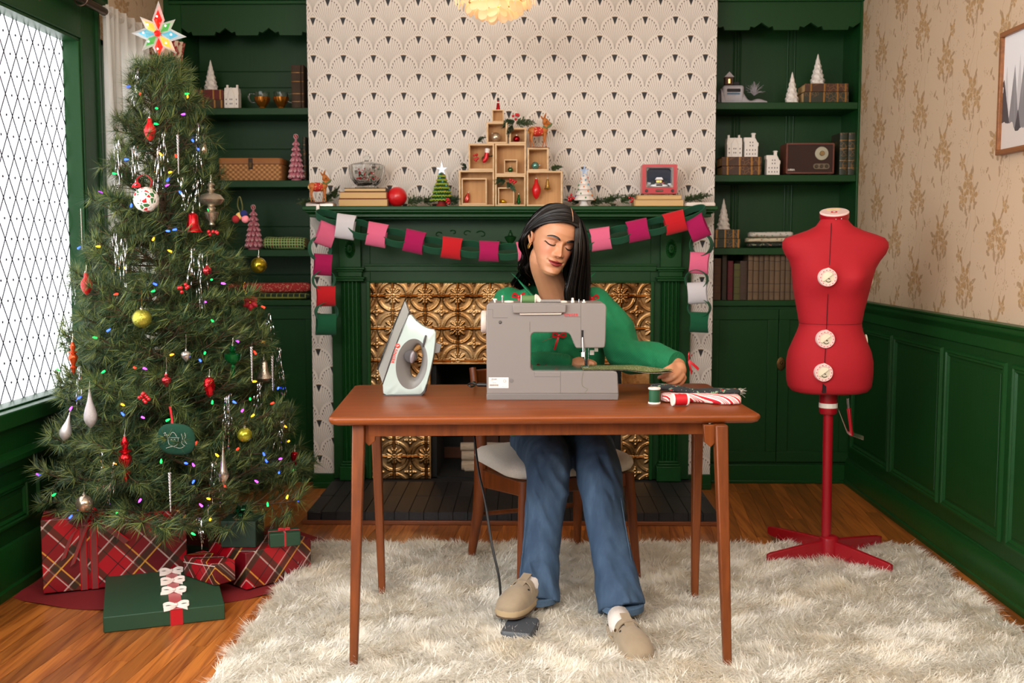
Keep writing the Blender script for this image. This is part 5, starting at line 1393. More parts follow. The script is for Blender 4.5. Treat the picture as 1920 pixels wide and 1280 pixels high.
q=bo(968.5,258);ornament('ball_ornament','dark red ball ornament in the right upper display box',(q.x,q.y,zH0+0.0085+0.0165),sph(0.0165),mm('dark_red_glass',(150,10,26)),0.004,GO)
q=bo(1003.5,305);ornament('ball_ornament','teal and silver striped ball ornament lying in a display box',(q.x,q.y,zF0+0.0085+0.0185),sph(0.0185),None or(lambda:(lambda m:m)(mat('teal_stripe_glass',C(104,158,146),0.2,0.6)))(),0.004,GO,flute=(12,0.04),rot=(0,1.45,0))
q=bo(957,310.5,YB_+0.03);ornament('ball_ornament','small green glass ball in the tiny inner box',(q.x,q.y,zB1+0.0095+0.005+0.013),sph(0.013),mm('green_glass_small',(78,120,70)),0.003,GO)
q=bo(876,366);ornament('candy_ornament','striped red green and white glass ornament in the bottom left box',(q.x,q.y,ZSH+0.017+0.027),[(0.003,0.024),(0.006,0.018),(0.010,0.006),(0.0115,-0.006),(0.011,-0.018),(0.007,-0.024),(0.001,-0.026)],mm('candy_glass',(186,60,50),0.2,0.4),0.003,GO,flute=(6,0.12),rot=(0,0.25,0))
q=bo(942.5,373.5);ornament('bulb_ornament','small yellow glass bulb lying in the bottom middle box',(q.x,q.y,ZSH+0.0155+0.011),bulb_shape(0.0105,0.042),mm('yellow_glass',(214,170,40)),0.003,GO,rot=(0,-1.25,0))
q=bo(972.5,372);ornament('tree_ornament','small green glass tree ornament in the bottom middle box',(q.x,q.y,ZSH+0.009+0.0265),[(0.002,0.026),(0.006,0.014),(0.004,0.012),(0.009,0.0),(0.006,-0.002),(0.012,-0.016),(0.006,-0.018),(0.005,-0.026)],mm('green_tree_glass',(38,128,70)),0.003,GO)
q=bo(1005.5,354.5);ornament('bulb_ornament','red bulb ornament hanging in the bottom right display box',q,bulb_shape(0.0225,0.098),mat('satin_red',C(206,18,26),0.35),0.006,GO,hook=0.032)
q=bo(1026.5,345.5);ornament('bell_ornament','small yellow and blue banded ornament hanging in the bottom right box',q,[(0.003,0.026),(0.007,0.022),(0.006,0.014),(0.009,0.008),(0.008,0.0),(0.012,-0.008),(0.011,-0.014),(0.017,-0.02),(0.014,-0.027),(0.001,-0.032)],mm('gold_band_glass',(196,160,90)),0.003,GO,hook=0.028)
q=bo(934,194,YB_+0.025);nc_=ornament('nutcracker_ornament','small red glass figure ornament on the topmost display box',(q.x,q.y,zI1+0.0245),[(0.004,0.022),(0.0055,0.016),(0.005,0.010),(0.0075,0.008),(0.0068,0.000),(0.0085,-0.002),(0.0085,-0.012),(0.0105,-0.016),(0.0105,-0.0235)],mm('red_figure_glass',(188,30,40)),0.0,GO)
MB().lathe([(0.0055,0.021),(0.0062,0.022),(0.005,0.034),(0.001,0.035)],14).build('hat',M_MBLK,nc_);MB().lathe([(0.0058,0.0095),(0.0062,0.012),(0.0055,0.0145)],14).build('beard',M_CW_,nc_)
q=bo(912,292)
stk=T('stocking_ornament','red and white stocking ornament hanging in the left display box','ornament',q,0,GO)
MB().tube(smoothpath([(0.003,0,0.016),(0.0,0,0.0),(-0.003,0,-0.014),(-0.010,0,-0.022),(-0.019,0,-0.023)],4),[0.0105]*6+[0.0112]*5+[0.0115]*4+[0.009,0.005],14,flat=0.8).build('sock',mat('stocking_red',C(196,26,38),0.3,0.3),stk,smooth=80)
MB().tube([(0.0035,0,0.014),(0.006,0,0.034),(0.0065,0,0.036)],[0.0115,0.013,0.008],14).build('cuff',M_CW_,stk);MB().tube([(0.006,0,0.036),(0.005,0,0.052)],0.0006,4).build('hanger',M_CAP,stk)
# === evergreen sprigs and berries
M_SPR=mat('cedar_green',C(74,96,56),0.7,rnd=0.25,var=(60,0.3));M_SPR2=mat('fir_green',C(58,84,54),0.7,rnd=0.25,var=(60,0.3));M_STEM=mat('twig_brown',C(92,66,42),0.8)
M_BERRY=mat('red_berry',C(192,18,30),0.25,coat=0.4)
def sprig_mesh(L,w,n,seed,thick=0.0019):
 rr=random.Random(seed);mb=MB()
 for b_i in range(n):
  t=(b_i+0.5)/n;x0=L*t
  for s_ in(-1,1):
   ln=w*(1-0.6*t)*(0.7+0.5*rr.random());d=Vector((0.65,s_*(0.7+0.2*rr.random()),rr.uniform(-0.35,0.45))).normalized()
   p0=Vector((x0,0,0.006*math.sin(t*4)));p1=p0+d*ln
   for k in range(5):
    q0=p0+(p1-p0)*(k/5)
    for s2 in(-1,1):
     dd=(d+Vector((0.35*s2*-d.y,0.5*s2*d.x,rr.uniform(-0.5,0.5)))).normalized()*(ln*0.42*(1-0.12*k));sv=dd.cross(Vector((0,0,1))).normalized()*thick
     i0=len(mb.v);mb.add([q0-sv,q0+sv,q0+dd*0.6+sv*0.9,q0+dd,q0+dd*0.6-sv*0.9],[(0,1,2,3,4)])
 return mb
_sp={}
def sprig(label,px,py,Y,L,rot,kind=0,zmin=None,sc=1.0,grp='evergreen sprigs on the mantel'):
 c=P(px,py,Y)
 if zmin is not None:c.z=max(c.z,zmin)
 r=T('evergreen_sprig',label,'greenery',c,0,grp);r.rotation_euler=rot
 for j in range(3):
  key=(kind,round(L,3),j)
  if key not in _sp:_sp[key]=sprig_mesh(L*(1-0.18*j),L*0.40,12,j+kind*7).build('foliage',M_SPR if kind==0 else M_SPR2,r,smooth=0,fix=False);o=_sp[key]
  else:o=link_copy(_sp[key],'foliage',(0,0,0),r)
  o.rotation_euler=(0.5*(j-1),-0.10-0.22*(j%2),(j-1)*0.5);o['kind']='stuff'
 MB().tube([(0,0,0),(L*0.9,0,0.004)],[0.0018,0.0008],5).build('stem',M_STEM,r)
 return r
def berries(label,px,py,Y,n,R,grp='red berry clusters',seed=1,zmin=None):
 c=P(px,py,Y);rr=random.Random(seed)
 if zmin:c.z=max(c.z,zmin)
 r=T('berry_cluster',label,'berries',c,0,grp);base=None
 for i in range(n):
  a=rr.random()*2*PI;q=Vector((R*1.7*math.cos(a)*rr.random()**0.5,-0.004-R*rr.random(),R*1.6*math.sin(a)*rr.random()**0.5))
  if base is None:base=MB().sphere((0,0,0),R*0.62,12,8).build('berry',M_BERRY,r);base.location=q
  else:link_copy(base,'berry',q,r)
  MB().tube([q,q*0.2+Vector((0,0.004,-R))],0.0006,4).build('stalk',M_STEM,r)
 return r
ZG=ZSH+0.012
SPR=[('left of the deer',590,383,5.24,0.10,(0,0,PI),0),('between the deer and the books',612,380,5.33,0.085,(0,-0.9,0.3),0),('beside the left book stack',628,372,5.34,0.07,(0,-1.2,0.3),0),('right of the red ball',765,382,5.30,0.11,(0,-0.15,0.05),0),('left of the green ceramic tree',795,381,5.33,0.09,(0,-0.2,0.1),0),('under the green ceramic tree',836,383,5.22,0.085,(0,-0.25,-0.1),1),('right of the green ceramic tree',858,384,5.20,0.07,(0,-0.3,PI-0.2),1),('right of the white ceramic tree',1108,383,5.30,0.10,(0,-0.15,0.05),0),('far right of the white ceramic tree',1135,381,5.31,0.10,(0,-0.35,0.1),0),('left of the books under the television',1165,380,5.31,0.09,(0,-0.4,0.0),0),('behind the white ceramic tree',1085,381,5.32,0.08,(0,-0.2,PI),1),('right of the television books',1284,377,5.31,0.09,(0,-0.15,0),0),('at the right mantel end',1303,374,5.32,0.085,(0,-0.2,0.1),0)]
for lab,px,py,Y,L,rot,kd in SPR:sprig('green cedar sprig '+lab,px,py,Y,L,rot,kd,zmin=ZG)
for lab,px,py,Y,L,rot,kd in(('fir sprig spilling over the upper right display box',965,228,YB_+0.01,0.085,(0,0.35,PI-0.3),1),('cedar sprig lying across the top of the upper right box',968,232,YB_+0.012,0.10,(0,0.10,0),0),('fir tuft hanging left of the upper right box',962,236,YB_-0.005,0.06,(0,1.2,PI),1),('small fir tuft on the second row left box',896,266,YB_+0.04,0.045,(0,-0.5,0.2),1),('small fir tuft on the bottom left box',874,316,YB_+0.04,0.04,(0,-0.7,PI),1),('cedar sprig on the bottom right box',1034,318,YB_+0.04,0.06,(0,-0.15,0.0),0),('fir tuft in the middle box opening',948,340,YB_-0.005,0.075,(0,0.25,PI-0.2),1),('fir tuft drooping over the little inner box',950,342,YB_-0.008,0.06,(0,1.0,0.4),1),('fir tuft behind the stocking ornament',905,300,YB_+0.05,0.05,(0,-0.4,0.5),1)):
 sprig(lab,px,py,Y,L,rot,kd,grp='evergreen tufts on the display boxes')
berries('red berries above the upper right display box',967,218,YB_+0.0,7,0.011,seed=1);berries('red berries on the middle bottom box',961,340,YB_-0.012,8,0.010,seed=2);berries('dark berries beside the stocking ornament',894,295,YB_+0.02,9,0.010,seed=3)
berries('red berries at the foot of the green ceramic tree',840,378,5.20,8,0.009,seed=4,zmin=ZSH+0.016);berries('red berries left of the white ceramic tree',1070,371,5.24,8,0.010,seed=5,zmin=ZSH+0.02);berries('red berries left of the television books',1183,374,5.28,6,0.009,seed=6,zmin=ZSH+0.016)
# === ceramic trees
def ceramic_tree(label,px,pybot,pytop,pw,Y,m,m2,bulbs,tiers,trunkm):
 z0=ZSH+0.0005;H=P(px,pytop,Y).z-z0;R=pw/2*Y/FPX;c=P(px,380,Y)
 r=T('ceramic_tree',label,'figurine',(c.x,Y,z0),0,'light-up ceramic trees on the mantel')
 prof=[];zb0=H*0.17
 for k in range(tiers):
  t0=k/tiers;t1=(k+1)/tiers;ra=R*(1-0.80*t0);rb2=R*(1-0.80*t1)*0.90;za=zb0+(H-zb0)*t0;zc=zb0+(H-zb0)*t1
  prof+=[(ra*0.80,za),(ra,za+(zc-za)*0.10),(ra*0.98,za+(zc-za)*0.3),(rb2,zc)]
 prof+=[(0.001,H)]
 MB().lathe(prof,36,flute=(11,0.035)).build('foliage',m,r,smooth=70)
 if m2:
  tr=MB()
  for k in range(tiers):
   ra=R*(1-0.80*k/tiers)*1.0;za=zb0+(H-zb0)*(k+0.14)/tiers
   tr.tube([(ra*math.cos(a)*(1+0.03*math.cos(11*a)),ra*math.sin(a)*(1+0.03*math.cos(11*a)),za+0.0025*math.sin(22*a))for a in[2*PI*i/66 for i in range(67)]],0.0032,6)
  tr.build('tier_edge',m2,r)
 MB().lathe([(R*0.50,0),(R*0.52,0.003),(R*0.36,zb0*0.5),(R*0.32,zb0*1.1)],24).build('trunk',trunkm,r)
 rr=random.Random(len(label));cols=[mat('bulb_%s'%n_,C(*c_),0.2,coat=0.5)for n_,c_ in(('orange',(226,120,30)),('red',(206,30,36)),('green',(30,130,70)),('blue',(90,170,200)),('violet',(110,60,150)))]
 for k in range(bulbs):
  t=(k+0.5)/bulbs*0.94;a=k*2.39996;ra=R*(1-0.80*t)*0.99;z=zb0+(H-zb0)*t+0.004
  MB().sphere((ra*math.cos(a),ra*math.sin(a),z),(0.0038,0.0038,0.0048),8,6).build('bulb',cols[k%5],r)
 st=MB();s_=R*0.52;pts=[]
 for i in range(10):
  a=PI/2+i*PI/5;rad=s_ if i%2==0 else s_*0.36
  if i==0:rad*=1.4
  pts.append((rad*math.cos(a),rad*math.sin(a)+H+s_*0.55))
 st.prism(pts,-0.003,0.003);st.build('star',mat('clear_star',C(190,205,228),0.1,trans=0.7,emis=((0.7,0.85,1,1),0.12)),r)
ceramic_tree('green ceramic tabletop tree with coloured bulbs and a clear star',828.5,386,324,43,5.25,mat('glazed_green',C(38,74,40),0.25,coat=0.4),mat('glazed_lime',C(150,176,50),0.3),34,7,mat('trunk_red',C(150,44,40),0.5))
ceramic_tree('white ceramic tabletop tree with coloured bulbs and a clear star',1095.5,386,326,38,5.25,mat('glazed_white',C(232,224,218),0.2,coat=0.4),None,30,5,mat('glazed_white',C(232,224,218),0.2))
# === red television music box
M_TVR=mat('television_red',C(186,34,44),0.3,coat=0.3);yt0=YMF-0.05
a=P(1203.5,362.5,yt0);b_=P(1270,308,yt0);zt0=zpix(1240,365.5,YMF-0.06)+0.0008
tv=T('toy_television','little red retro television with a snowy village scene on its screen','television',((a.x+b_.x)/2,yt0+0.04,zt0),0)
hx=(b_.x-a.x)/2;hz_=b_.z-zt0
def rr2(x0,x1,z0,z1,r,n=6):
 out=[]
 for(cx,cz,a0)in((x1-r,z0+r,-PI/2),(x1-r,z1-r,0),(x0+r,z1-r,PI/2),(x0+r,z0+r,PI)):
  for i in range(n+1):t=a0+PI/2*i/n;out.append((cx+r*math.cos(t),cz+r*math.sin(t)))
 return out
ft=0.006
def ringloft(mb,loops,mi=0):mb.loft([[(x,y,z)for x,z in pts]for pts,y in loops],cap=False,mi=mi)
out_=rr2(-hx,hx,ft,hz_,0.006);inn=rr2(-hx+0.019,hx-0.019,0.036,hz_-0.014,0.003);scr=rr2(-hx+0.027,hx-0.027,0.043,hz_-0.020,0.014)
cs=MB();ringloft(cs,[(inn,-0.040),(out_,-0.040),(out_,0.04)]);cs.loft([[(x,0.04,z)for x,z in out_],[(x*0.9,0.041,z)for x,z in out_]]);cs.build('case',M_TVR,tv,smooth=40)
bz=MB();ringloft(bz,[(inn,-0.041),(scr,-0.030),(scr,-0.012)]);bz.build('bezel',mat('bezel_silver',C(214,208,204),0.25,0.7),tv,smooth=40)
m,nt,bb=new_mat('village_screen');x,y,z=xyz(coord());n_=nz(coord(),60,3)
sky=mixc((z-0.055)*16.0,C(24,34,60),C(16,22,44));c=mixc((z+n_*0.03).lt(0.075),sky,C(190,196,206));c=mixc((z+n_*0.02).lt(0.062)*nz(coord(),140,2).gt(0.5),c,C(48,44,50));setc(bb,c);bb.inputs['Roughness'].default_value=0.15
M_SCRN=m
MB().prism(scr,-0.013,-0.011).build('screen',M_SCRN,tv,smooth=0)
zs0=0.045
sn_=mat('screen_snow',C(228,230,236),0.6);sb=mat('screen_brown',C(96,60,40),0.6);sg=mat('screen_lit_window',C(250,200,90),0.5,emis=((1,0.7,0.25,1),1.2));sk=mat('screen_tree',C(46,54,58),0.6)
MB().cbox((0,-0.018,zs0+0.022),(0.034,0.010,0.018)).build('house',sb,tv);MB().prism([(-0.020,zs0+0.030),(0.020,zs0+0.030),(0.012,zs0+0.041),(-0.012,zs0+0.041)],-0.026,-0.013).build('house_roof',sn_,tv)
for k in range(3):MB().cbox((-0.010+0.009*k,-0.0235,zs0+0.021),(0.005,0.001,0.010)).build('lit_window',sg,tv)
for k,(xx,h)in enumerate(((-0.036,0.022),(-0.030,0.030),(-0.024,0.020),(0.026,0.026),(0.032,0.034),(0.038,0.022))):MB().lathe([(0.0045,0.0),(0.003,h*0.5),(0.0004,h)],8,(xx,-0.018,zs0+0.008)).build('tiny_tree',sk,tv)
MB().sphere((0,-0.02,zs0-0.002),(0.045,0.012,0.012),16,8).build('snow_bank',sn_,tv);MB().cbox((0,-0.032,zs0+0.003),(0.03,0.004,0.008)).build('bridge',mat('screen_dark',C(40,34,36),0.6),tv,bev=0.002);MB().cbox((0.018,-0.030,zs0+0.014),(0.016,0.004,0.004)).build('red_sleigh',M_CR,tv,bev=0.001)
for xx in(-hx+0.022,hx-0.022):MB().lathe([(0.0068,0),(0.0072,0.006),(0.006,0.008)],16,(xx,-0.040,0.020),Matrix.Rotation(PI/2,3,'X')).build('knob',M_MBLK,tv)
MB().box(-0.018,0.018,-0.042,-0.039,0.015,0.025).build('button_strip',M_MBLK,tv,bev=0.001)
for k in range(4):MB().lathe([(0.0022,0),(0.0022,0.002)],10,(-0.0115+0.0077*k,-0.0415,0.020),Matrix.Rotation(PI/2,3,'X')).build('button',mat('button_gold',C(150,110,60),0.4,0.5),tv)
for xx in(-hx+0.006,hx-0.006):MB().lathe([(0.005,0),(0.005,ft+0.001)],10,(xx,-0.03,0)).lathe([(0.005,0),(0.005,ft+0.001)],10,(xx,0.03,0)).build('foot',M_MBLK,tv)
MB().lathe([(0.012,hz_-0.001),(0.011,hz_+0.003),(0.004,hz_+0.005)],16).build('antenna_base',M_PLT,tv)
for dx in(-0.0115,0.0135):
 an=MB().tube([(math.copysign(0.004,dx),0,hz_+0.003),(math.copysign(0.004,dx)+dx*0.9,0,hz_+0.073-0.003)],0.0007,6).build('antenna',M_IDK,tv);MB().sphere((math.copysign(0.004,dx)+dx*0.9,0,hz_+0.0715),0.002,8,6).build('antenna_tip',M_MBLK,an)
# === things on the bookcase shelves
YS=YC+0.07
def gold_leather(name,base,gold=(150,100,40),sc=30):
 m,nt,b=new_mat(name);v=coord();x,y,z=xyz(v)
 g=nz(v,90,3);w=X(vor(v,sc*1.6,'DISTANCE_TO_EDGE')).lt(0.05)*nz(v,14,2).gt(0.5)
 c=mixc(g,C(*base),tuple(k*0.6 for k in C(*base)[:3])+(1,));setc(b,mixc(w*0.45,c,C(*gold)));b.inputs['Roughness'].default_value=0.55;return m
M_LEA_B=gold_leather('brown_tooled_leather',(78,44,22));M_LEA_G=gold_leather('green_tooled_leather',(44,48,30));M_LEA_R=mat('maroon_cloth',C(96,26,22),0.7,var=(20,0.2));M_LEA_D=mat('dark_brown_cloth',C(66,46,28),0.75,var=(20,0.3))
M_GILT=mat('gilt',C(150,104,46),0.45,0.6)
def shelf_book_flat(label,pa,pb,z0,h,m,Y=YC+0.03,d=0.16,grp='old leather books on the shelves'):
 xa,xb=P(pa,300,Y).x,P(pb,300,Y).x
 r=book_flat(label,xa,xb,Y,Y+d,z0,z0+h,m,'front',grp)
 hx=(xb-xa)/2
 for t in(-0.72,-0.1,0.5,0.86):MB().box(hx*t-0.004,hx*t+0.004,-d/2-0.0032,-d/2+0.001,0.001,h-0.001).build('gilt_band',M_GILT,r,smooth=0)
 return r
def shelf_book_up(label,pa,pb,pt,z0,m,Y=YC+0.03,d=0.16,grp='upright books on the shelves',tilt=0.0,bands=True):
 xa,xb=P(pa,500,Y).x,P(pb,500,Y).x;h=P((pa+pb)/2,pt,Y).z-z0
 r=T('book',label,'book',((xa+xb)/2,Y+d/2,z0),0,grp);w=(xb-xa)/2-0.0004
 if tilt:r.rotation_euler=(0,tilt,0)
 sp=MB();n=7;sp.loft([[(w*math.sin(-PI/2+PI*i/(n-1)),-d/2-0.004*math.cos(-PI/2+PI*i/(n-1)),z)for i in range(n)]+[(w,-d/2+0.006,z),(-w,-d/2+0.006,z)]for z in(0,h)]);sp.build('spine',m,r,smooth=50)
 for s_ in(-1,1):MB().box(s_*w-(0.0022 if s_>0 else 0),s_*w+(0.0022 if s_<0 else 0),-d/2,d/2,0,h).build('cover',m,r,smooth=0)
 MB().box(-w+0.0022,w-0.0022,-d/2+0.006,d/2-0.004,0.003,h-0.004).build('page_block',M_PAGE,r,smooth=0)
 if bands:
  for t in(0.16,0.34,0.62,0.82):MB().loft([[(w*1.01*math.sin(-PI/2+PI*i/6),-d/2-0.0046*math.cos(-PI/2+PI*i/6),z)for i in range(7)]+[(w*1.01,-d/2+0.002,z),(-w*1.01,-d/2+0.002,z)]for z in(h*t,h*t+0.0028)]).build('band',M_GILT if bands is True else bands,r,smooth=50)
 return r
M_BISQ=mat('white_bisque',C(236,228,220),0.55,bmp=(140,0.5,0.004));M_BISQS=mat('white_glazed_house',C(234,226,218),0.3,coat=0.3);M_WIN=mat('house_window_dark',C(30,26,22),0.7)
def white_tree(label,px,ptop,pw,z0,Y=YS):
 H=P(px,ptop,Y).z-z0;R=pw/2*Y/FPX;c=P(px,300,Y)
 r=T('bottlebrush_tree',label,'figurine',(c.x,Y,z0+0.0004),0,'white table trees on the shelves')
 mb=MB();n=40;rr=random.Random(len(label));rings=[];nr=44
 for k in range(nr+1):
  t=k/nr;rad=R*(1-t)**0.92*(1.0+0.10*math.cos(t*2*PI*6.5));ring=[]
  for i in range(n):
   a=2*PI*i/n;ph=2.1*math.floor(t*6.5)
   q=rad*(1+0.09*math.sin(a*7+ph+k*0.4)+0.05*rr.uniform(-1,1))+0.0006
   ring.append((q*math.cos(a),q*math.sin(a),H*t))
  rings.append(ring)
 mb.loft(rings);mb.build('branches',M_BISQ,r,smooth=50);MB().lathe([(R*0.92,0),(R*0.9,0.004),(R*0.6,0.007)],20).build('base',M_BISQ,r)
 return r
def house(label,px,pw,ptop,z0,kind=0,Y=YS,chim=1):
 w=pw*Y/FPX;H=P(px,ptop,Y).z-z0;c=P(px,300,Y);d=w*0.75
 r=T('ceramic_house',label,'figurine',(c.x,Y,z0+0.0004),0,'white ceramic houses on the shelves');wl_=H*0.60;hw_=w/2
 if kind==0:
  b=MB().box(-hw_*0.95,hw_*0.95,-d/2,d/2,0,wl_*0.98);b.prism([(-hw_,wl_*0.95),(hw_,wl_*0.95),(hw_*0.9,H*0.86),(-hw_*0.9,H*0.86)],-d/2*0.9,d/2*0.9);b.build('walls',M_BISQS,r,bev=0.0015)
  MB().prism([(-hw_*0.42,0),(hw_*0.42,0),(hw_*0.42,wl_),(0,H*0.88),(-hw_*0.42,wl_)],-d/2-0.006,0).build('gable',M_BISQS,r,bev=0.0015)
  for s_ in(-1,1):MB().box(s_*hw_*0.66-0.0055,s_*hw_*0.66+0.0055,-0.006,0.006,H*0.78,H).build('chimney',M_BISQS,r,bev=0.0012)
  wins=[(xx,zz)for xx in(-0.68,-0.12,0.12,0.68)for zz in(0.16,0.34)]
  yy=lambda xx:(-d/2-0.0066 if abs(xx)<0.4 else-d/2-0.0006)
 else:
  MB().prism([(-hw_*0.92,0),(hw_*0.92,0),(hw_*0.92,H*0.44),(hw_,H*0.46),(hw_,H*0.58),(hw_*0.86,H*0.60),(hw_*0.5,H*0.80),(-hw_,H*0.80),(-hw_,H*0.66),(-hw_*0.90,H*0.62)],-d/2,d/2).build('walls',M_BISQS,r,bev=0.0015)
  MB().box(hw_*0.18,hw_*0.62,-0.007,0.007,H*0.7,H).box(hw_*0.10,hw_*0.70,-0.009,0.009,H*0.94,H*0.985).build('chimney',M_BISQS,r,bev=0.001)
  wins=[(xx,zz)for xx in(-0.6,-0.2,0.2,0.55)for zz in(0.10,0.26)]+[(xx,zz)for xx in(-0.15,0.2)for zz in(0.44,0.57)]
  yy=lambda xx:-d/2-0.0006
 for xx,zz in wins:MB().box(hw_*xx-0.0019,hw_*xx+0.0019,yy(xx)-0.0002,yy(xx)+0.001,H*zz,H*zz+0.0075).build('window',M_WIN,r,smooth=0)
 return r
# ---- right bookcase
s1,s2,s3=SH_R;s1+=0.0004;s2+=0.0004;s3+=0.0004
pz=lambda px,py:P(px,py,YC+0.03).z
h1=pz(1540,172)-s1
shelf_book_flat('green leather book under another on the top right shelf',1504,1588,s1,h1,M_LEA_G);shelf_book_flat('brown gilt leather book supporting a white tree, top right shelf',1506,1587,s1+h1+0.0003,pz(1540,156.5)-s1-h1,M_LEA_B)
white_tree('small white tree standing on the top right shelf',1482,135,25,s1);white_tree('white tree standing on the gilt leather books',1529,101,26,s1+(pz(1540,156.5)-s1)+0.0006,YC+0.10)
h2=(pz(1390,294)-s2)/2
shelf_book_flat('lower brown gilt book under the pair of white houses',1354,1428,s2,h2,M_LEA_B);shelf_book_flat('upper brown gilt book under the pair of white houses',1353,1428,s2+h2+0.0003,h2,M_LEA_B)
house('white ceramic house with two chimneys on the brown books',1375,29,253.5,s2+2*h2+0.0006,0,YC+0.09);house('white ceramic canal house on the brown books',1406,27,249.5,s2+2*h2+0.0006,1,YC+0.09);house('white ceramic canal house standing beside the radio',1448,26,282.5,s2,1,YC+0.06)
for pa,pb,lab in((1568.5,1584,'green gilt book standing beside the radio'),(1584.5,1600,'green gilt book standing against the bookcase end')):shelf_book_up(lab,pa,pb,249,s2,M_LEA_G,Y=YC+0.04)
M_RW=m_wood('radio_walnut',(112,58,42),(92,44,32),0,0.4,0.2);M_GRILL=mat('radio_grille',C(56,34,26),0.85,bmp=(500,0.6,0.002))
ya=YC+0.02;a=P(1473.5,325,ya);b_=P(1565,268,ya)
rad=T('table_radio','brown wooden table radio with a round tuning dial','radio',((a.x+b_.x)/2,ya+0.07,s2+0.0002));hx=(b_.x-a.x)/2;H=b_.z-s2
o1=rr2(-hx,hx,0.006,H,0.006);o2=rr2(-hx+0.008,hx-0.008,0.014,H-0.008,0.003)
cs=MB();ringloft(cs,[(o2,-0.064),(o2,-0.07),(o1,-0.07),(o1,0.07)]);cs.loft([[(x,0.07,z)for x,z in o1],[(x*0.95,0.0705,z)for x,z in o1]]);cs.build('case',M_RW,rad,smooth=40)
MB().prism(o2,-0.065,-0.06).build('grille',M_GRILL,rad,smooth=0)
for k in range(7):MB().box(-hx+0.02,-hx+0.075,-0.0665,-0.065,0.045+k*0.013,0.048+k*0.013).build('louvre',M_GRILL,rad,smooth=0)
dx,dz=P(1541,287.5,ya).x-rad.location.x,P(1541,287.5,ya).z-rad.location.z;RX=Matrix.Rotation(PI/2,3,'X')
MB().lathe([(0.034,0),(0.035,0.003),(0.033,0.005),(0.014,0.0052)],36,(dx,-0.065,dz),RX).build('tuning_ring',mat('radio_dial',C(176,172,152),0.25,0.3),rad);MB().lathe([(0.0125,0),(0.0125,0.012),(0.011,0.014)],24,(dx,-0.068,dz),RX).build('tuning_knob',mat('brass_knob',C(150,124,84),0.3,0.8),rad)
zc_=P(1541,311.5,ya).z-rad.location.z
MB().prism(rr2(dx-0.042,dx+0.042,zc_-0.014,zc_+0.014,0.0135),-0.068,-0.064).build('control_plate',mat('radio_plate',C(120,108,90),0.35,0.7),rad)
for k in(-1,0,1):MB().lathe([(0.009,0),(0.009,0.006),(0.0075,0.008)],20,(dx+0.026*k,-0.067,zc_),RX).build('control_knob',mat('radio_knob',C(84,74,62),0.3,0.8),rad)
t=MB();text_into(t,'cUBBA',0.014,Matrix.Translation((-hx+0.026,-0.0665,0.026))@FACE_CAM,0.0004,bold=0.0002);t.build('lettering',M_MW,rad,smooth=0,fix=False)
for sx_ in(-1,1):MB().box(sx_*hx*0.85-0.01,sx_*hx*0.85+0.01,-0.05,0.05,0,0.007).build('foot',M_MBLK,rad)
c=P(1393,190,YC+0.09);vil=T('village_model','snowy miniature village with an arched tunnel on the top right shelf','figurine',(c.x,YC+0.10,s1));S_=(YC+0.1)/FPX
M_SNOW=mat('model_snow',C(176,170,176),0.6,bmp=(80,0.5,0.004),var=(40,0.15));M_VB=mat('model_brown',C(74,46,34),0.7,var=(60,0.4));M_VD=mat('model_dark',C(34,30,34),0.7)
def vp(px,py):q=P(px,py,YC+0.09);return q.x-vil.location.x,q.z-vil.location.z
b=MB();x0,_=vp(1350,190);x1,_=vp(1435,190)
def vb(u,v):
 x=x0+(x1-x0)*u;t=v;zt_=0.056/(1+math.exp((u-0.52)*26))+0.024+0.006*math.sin(u*17)
 ang=PI*t;return Vector((x,-0.055*math.cos(ang),zt_*math.sin(ang)**0.6))
b.grid(vb,40,14).build('snow_base',M_SNOW,vil,smooth=70)
xa_,za_=vp(1374,172);MB().box(xa_-0.058,xa_+0.050,-0.056,0.02,0.004,za_+0.028).build('rock_block',M_SNOW,vil,bev=0.012)
MB().box(xa_-0.045,xa_+0.038,-0.0575,-0.03,za_-0.014,za_+0.016).build('tunnel',M_VD,vil,bev=0.010)
MB().box(xa_-0.038,xa_+0.028,-0.0590,-0.03,za_-0.020,za_-0.012).build('tunnel_floor',mat('model_blue',C(70,104,130),0.5),vil)
xa_,za_=vp(1366,152);ch_=MB().box(xa_-0.020,xa_+0.020,-0.03,0.015,za_-0.02,za_+0.02).build('chapel',M_VB,vil,bev=0.001)
MB().prism([(xa_-0.025,za_+0.018),(xa_+0.025,za_+0.018),(xa_,za_+0.045)],-0.034,0.02).build('chapel_roof',M_SNOW,ch_);MB().box(xa_-0.005,xa_+0.005,-0.031,-0.03,za_-0.014,za_+0.008).build('chapel_door',sg,ch_)
xa_,za_=vp(1380,160);MB().box(xa_-0.016,xa_+0.014,-0.02,0.01,za_-0.02,za_+0.004).prism([(xa_-0.019,za_+0.003),(xa_+0.017,za_+0.003),(xa_+0.012,za_+0.016),(xa_-0.014,za_+0.016)],-0.024,0.012).build('cottage',M_VD,vil,bev=0.001)
rr=random.Random(3)
for px,py,h,R_ in((1398,162,0.04,0.008),(1404,168,0.03,0.008)):
 xa_,za_=vp(px,py);MB().lathe([(R_,-h/2),(R_*0.5,0),(0.0005,h/2)],10,(xa_,-0.02,za_)).build('tiny_fir',mat('model_fir',C(44,60,50),0.7),vil)
xa_,za_=vp(1414,168);tb=MB()
for k in range(60):
 a=rr.random()*2*PI;e=rr.random()*PI*0.6;d=Vector((math.cos(a)*math.sin(e),math.sin(a)*math.sin(e),math.cos(e)))*(0.028+0.03*rr.random());tb.tube([(xa_,-0.015,za_-0.03),Vector((xa_,-0.015,za_-0.012))+d*0.5,Vector((xa_,-0.015,za_-0.012))+d],[0.0016,0.001,0.0005],4)
tb=tb.build('frosted_tree',M_SNOW,vil);tb['kind']='stuff'
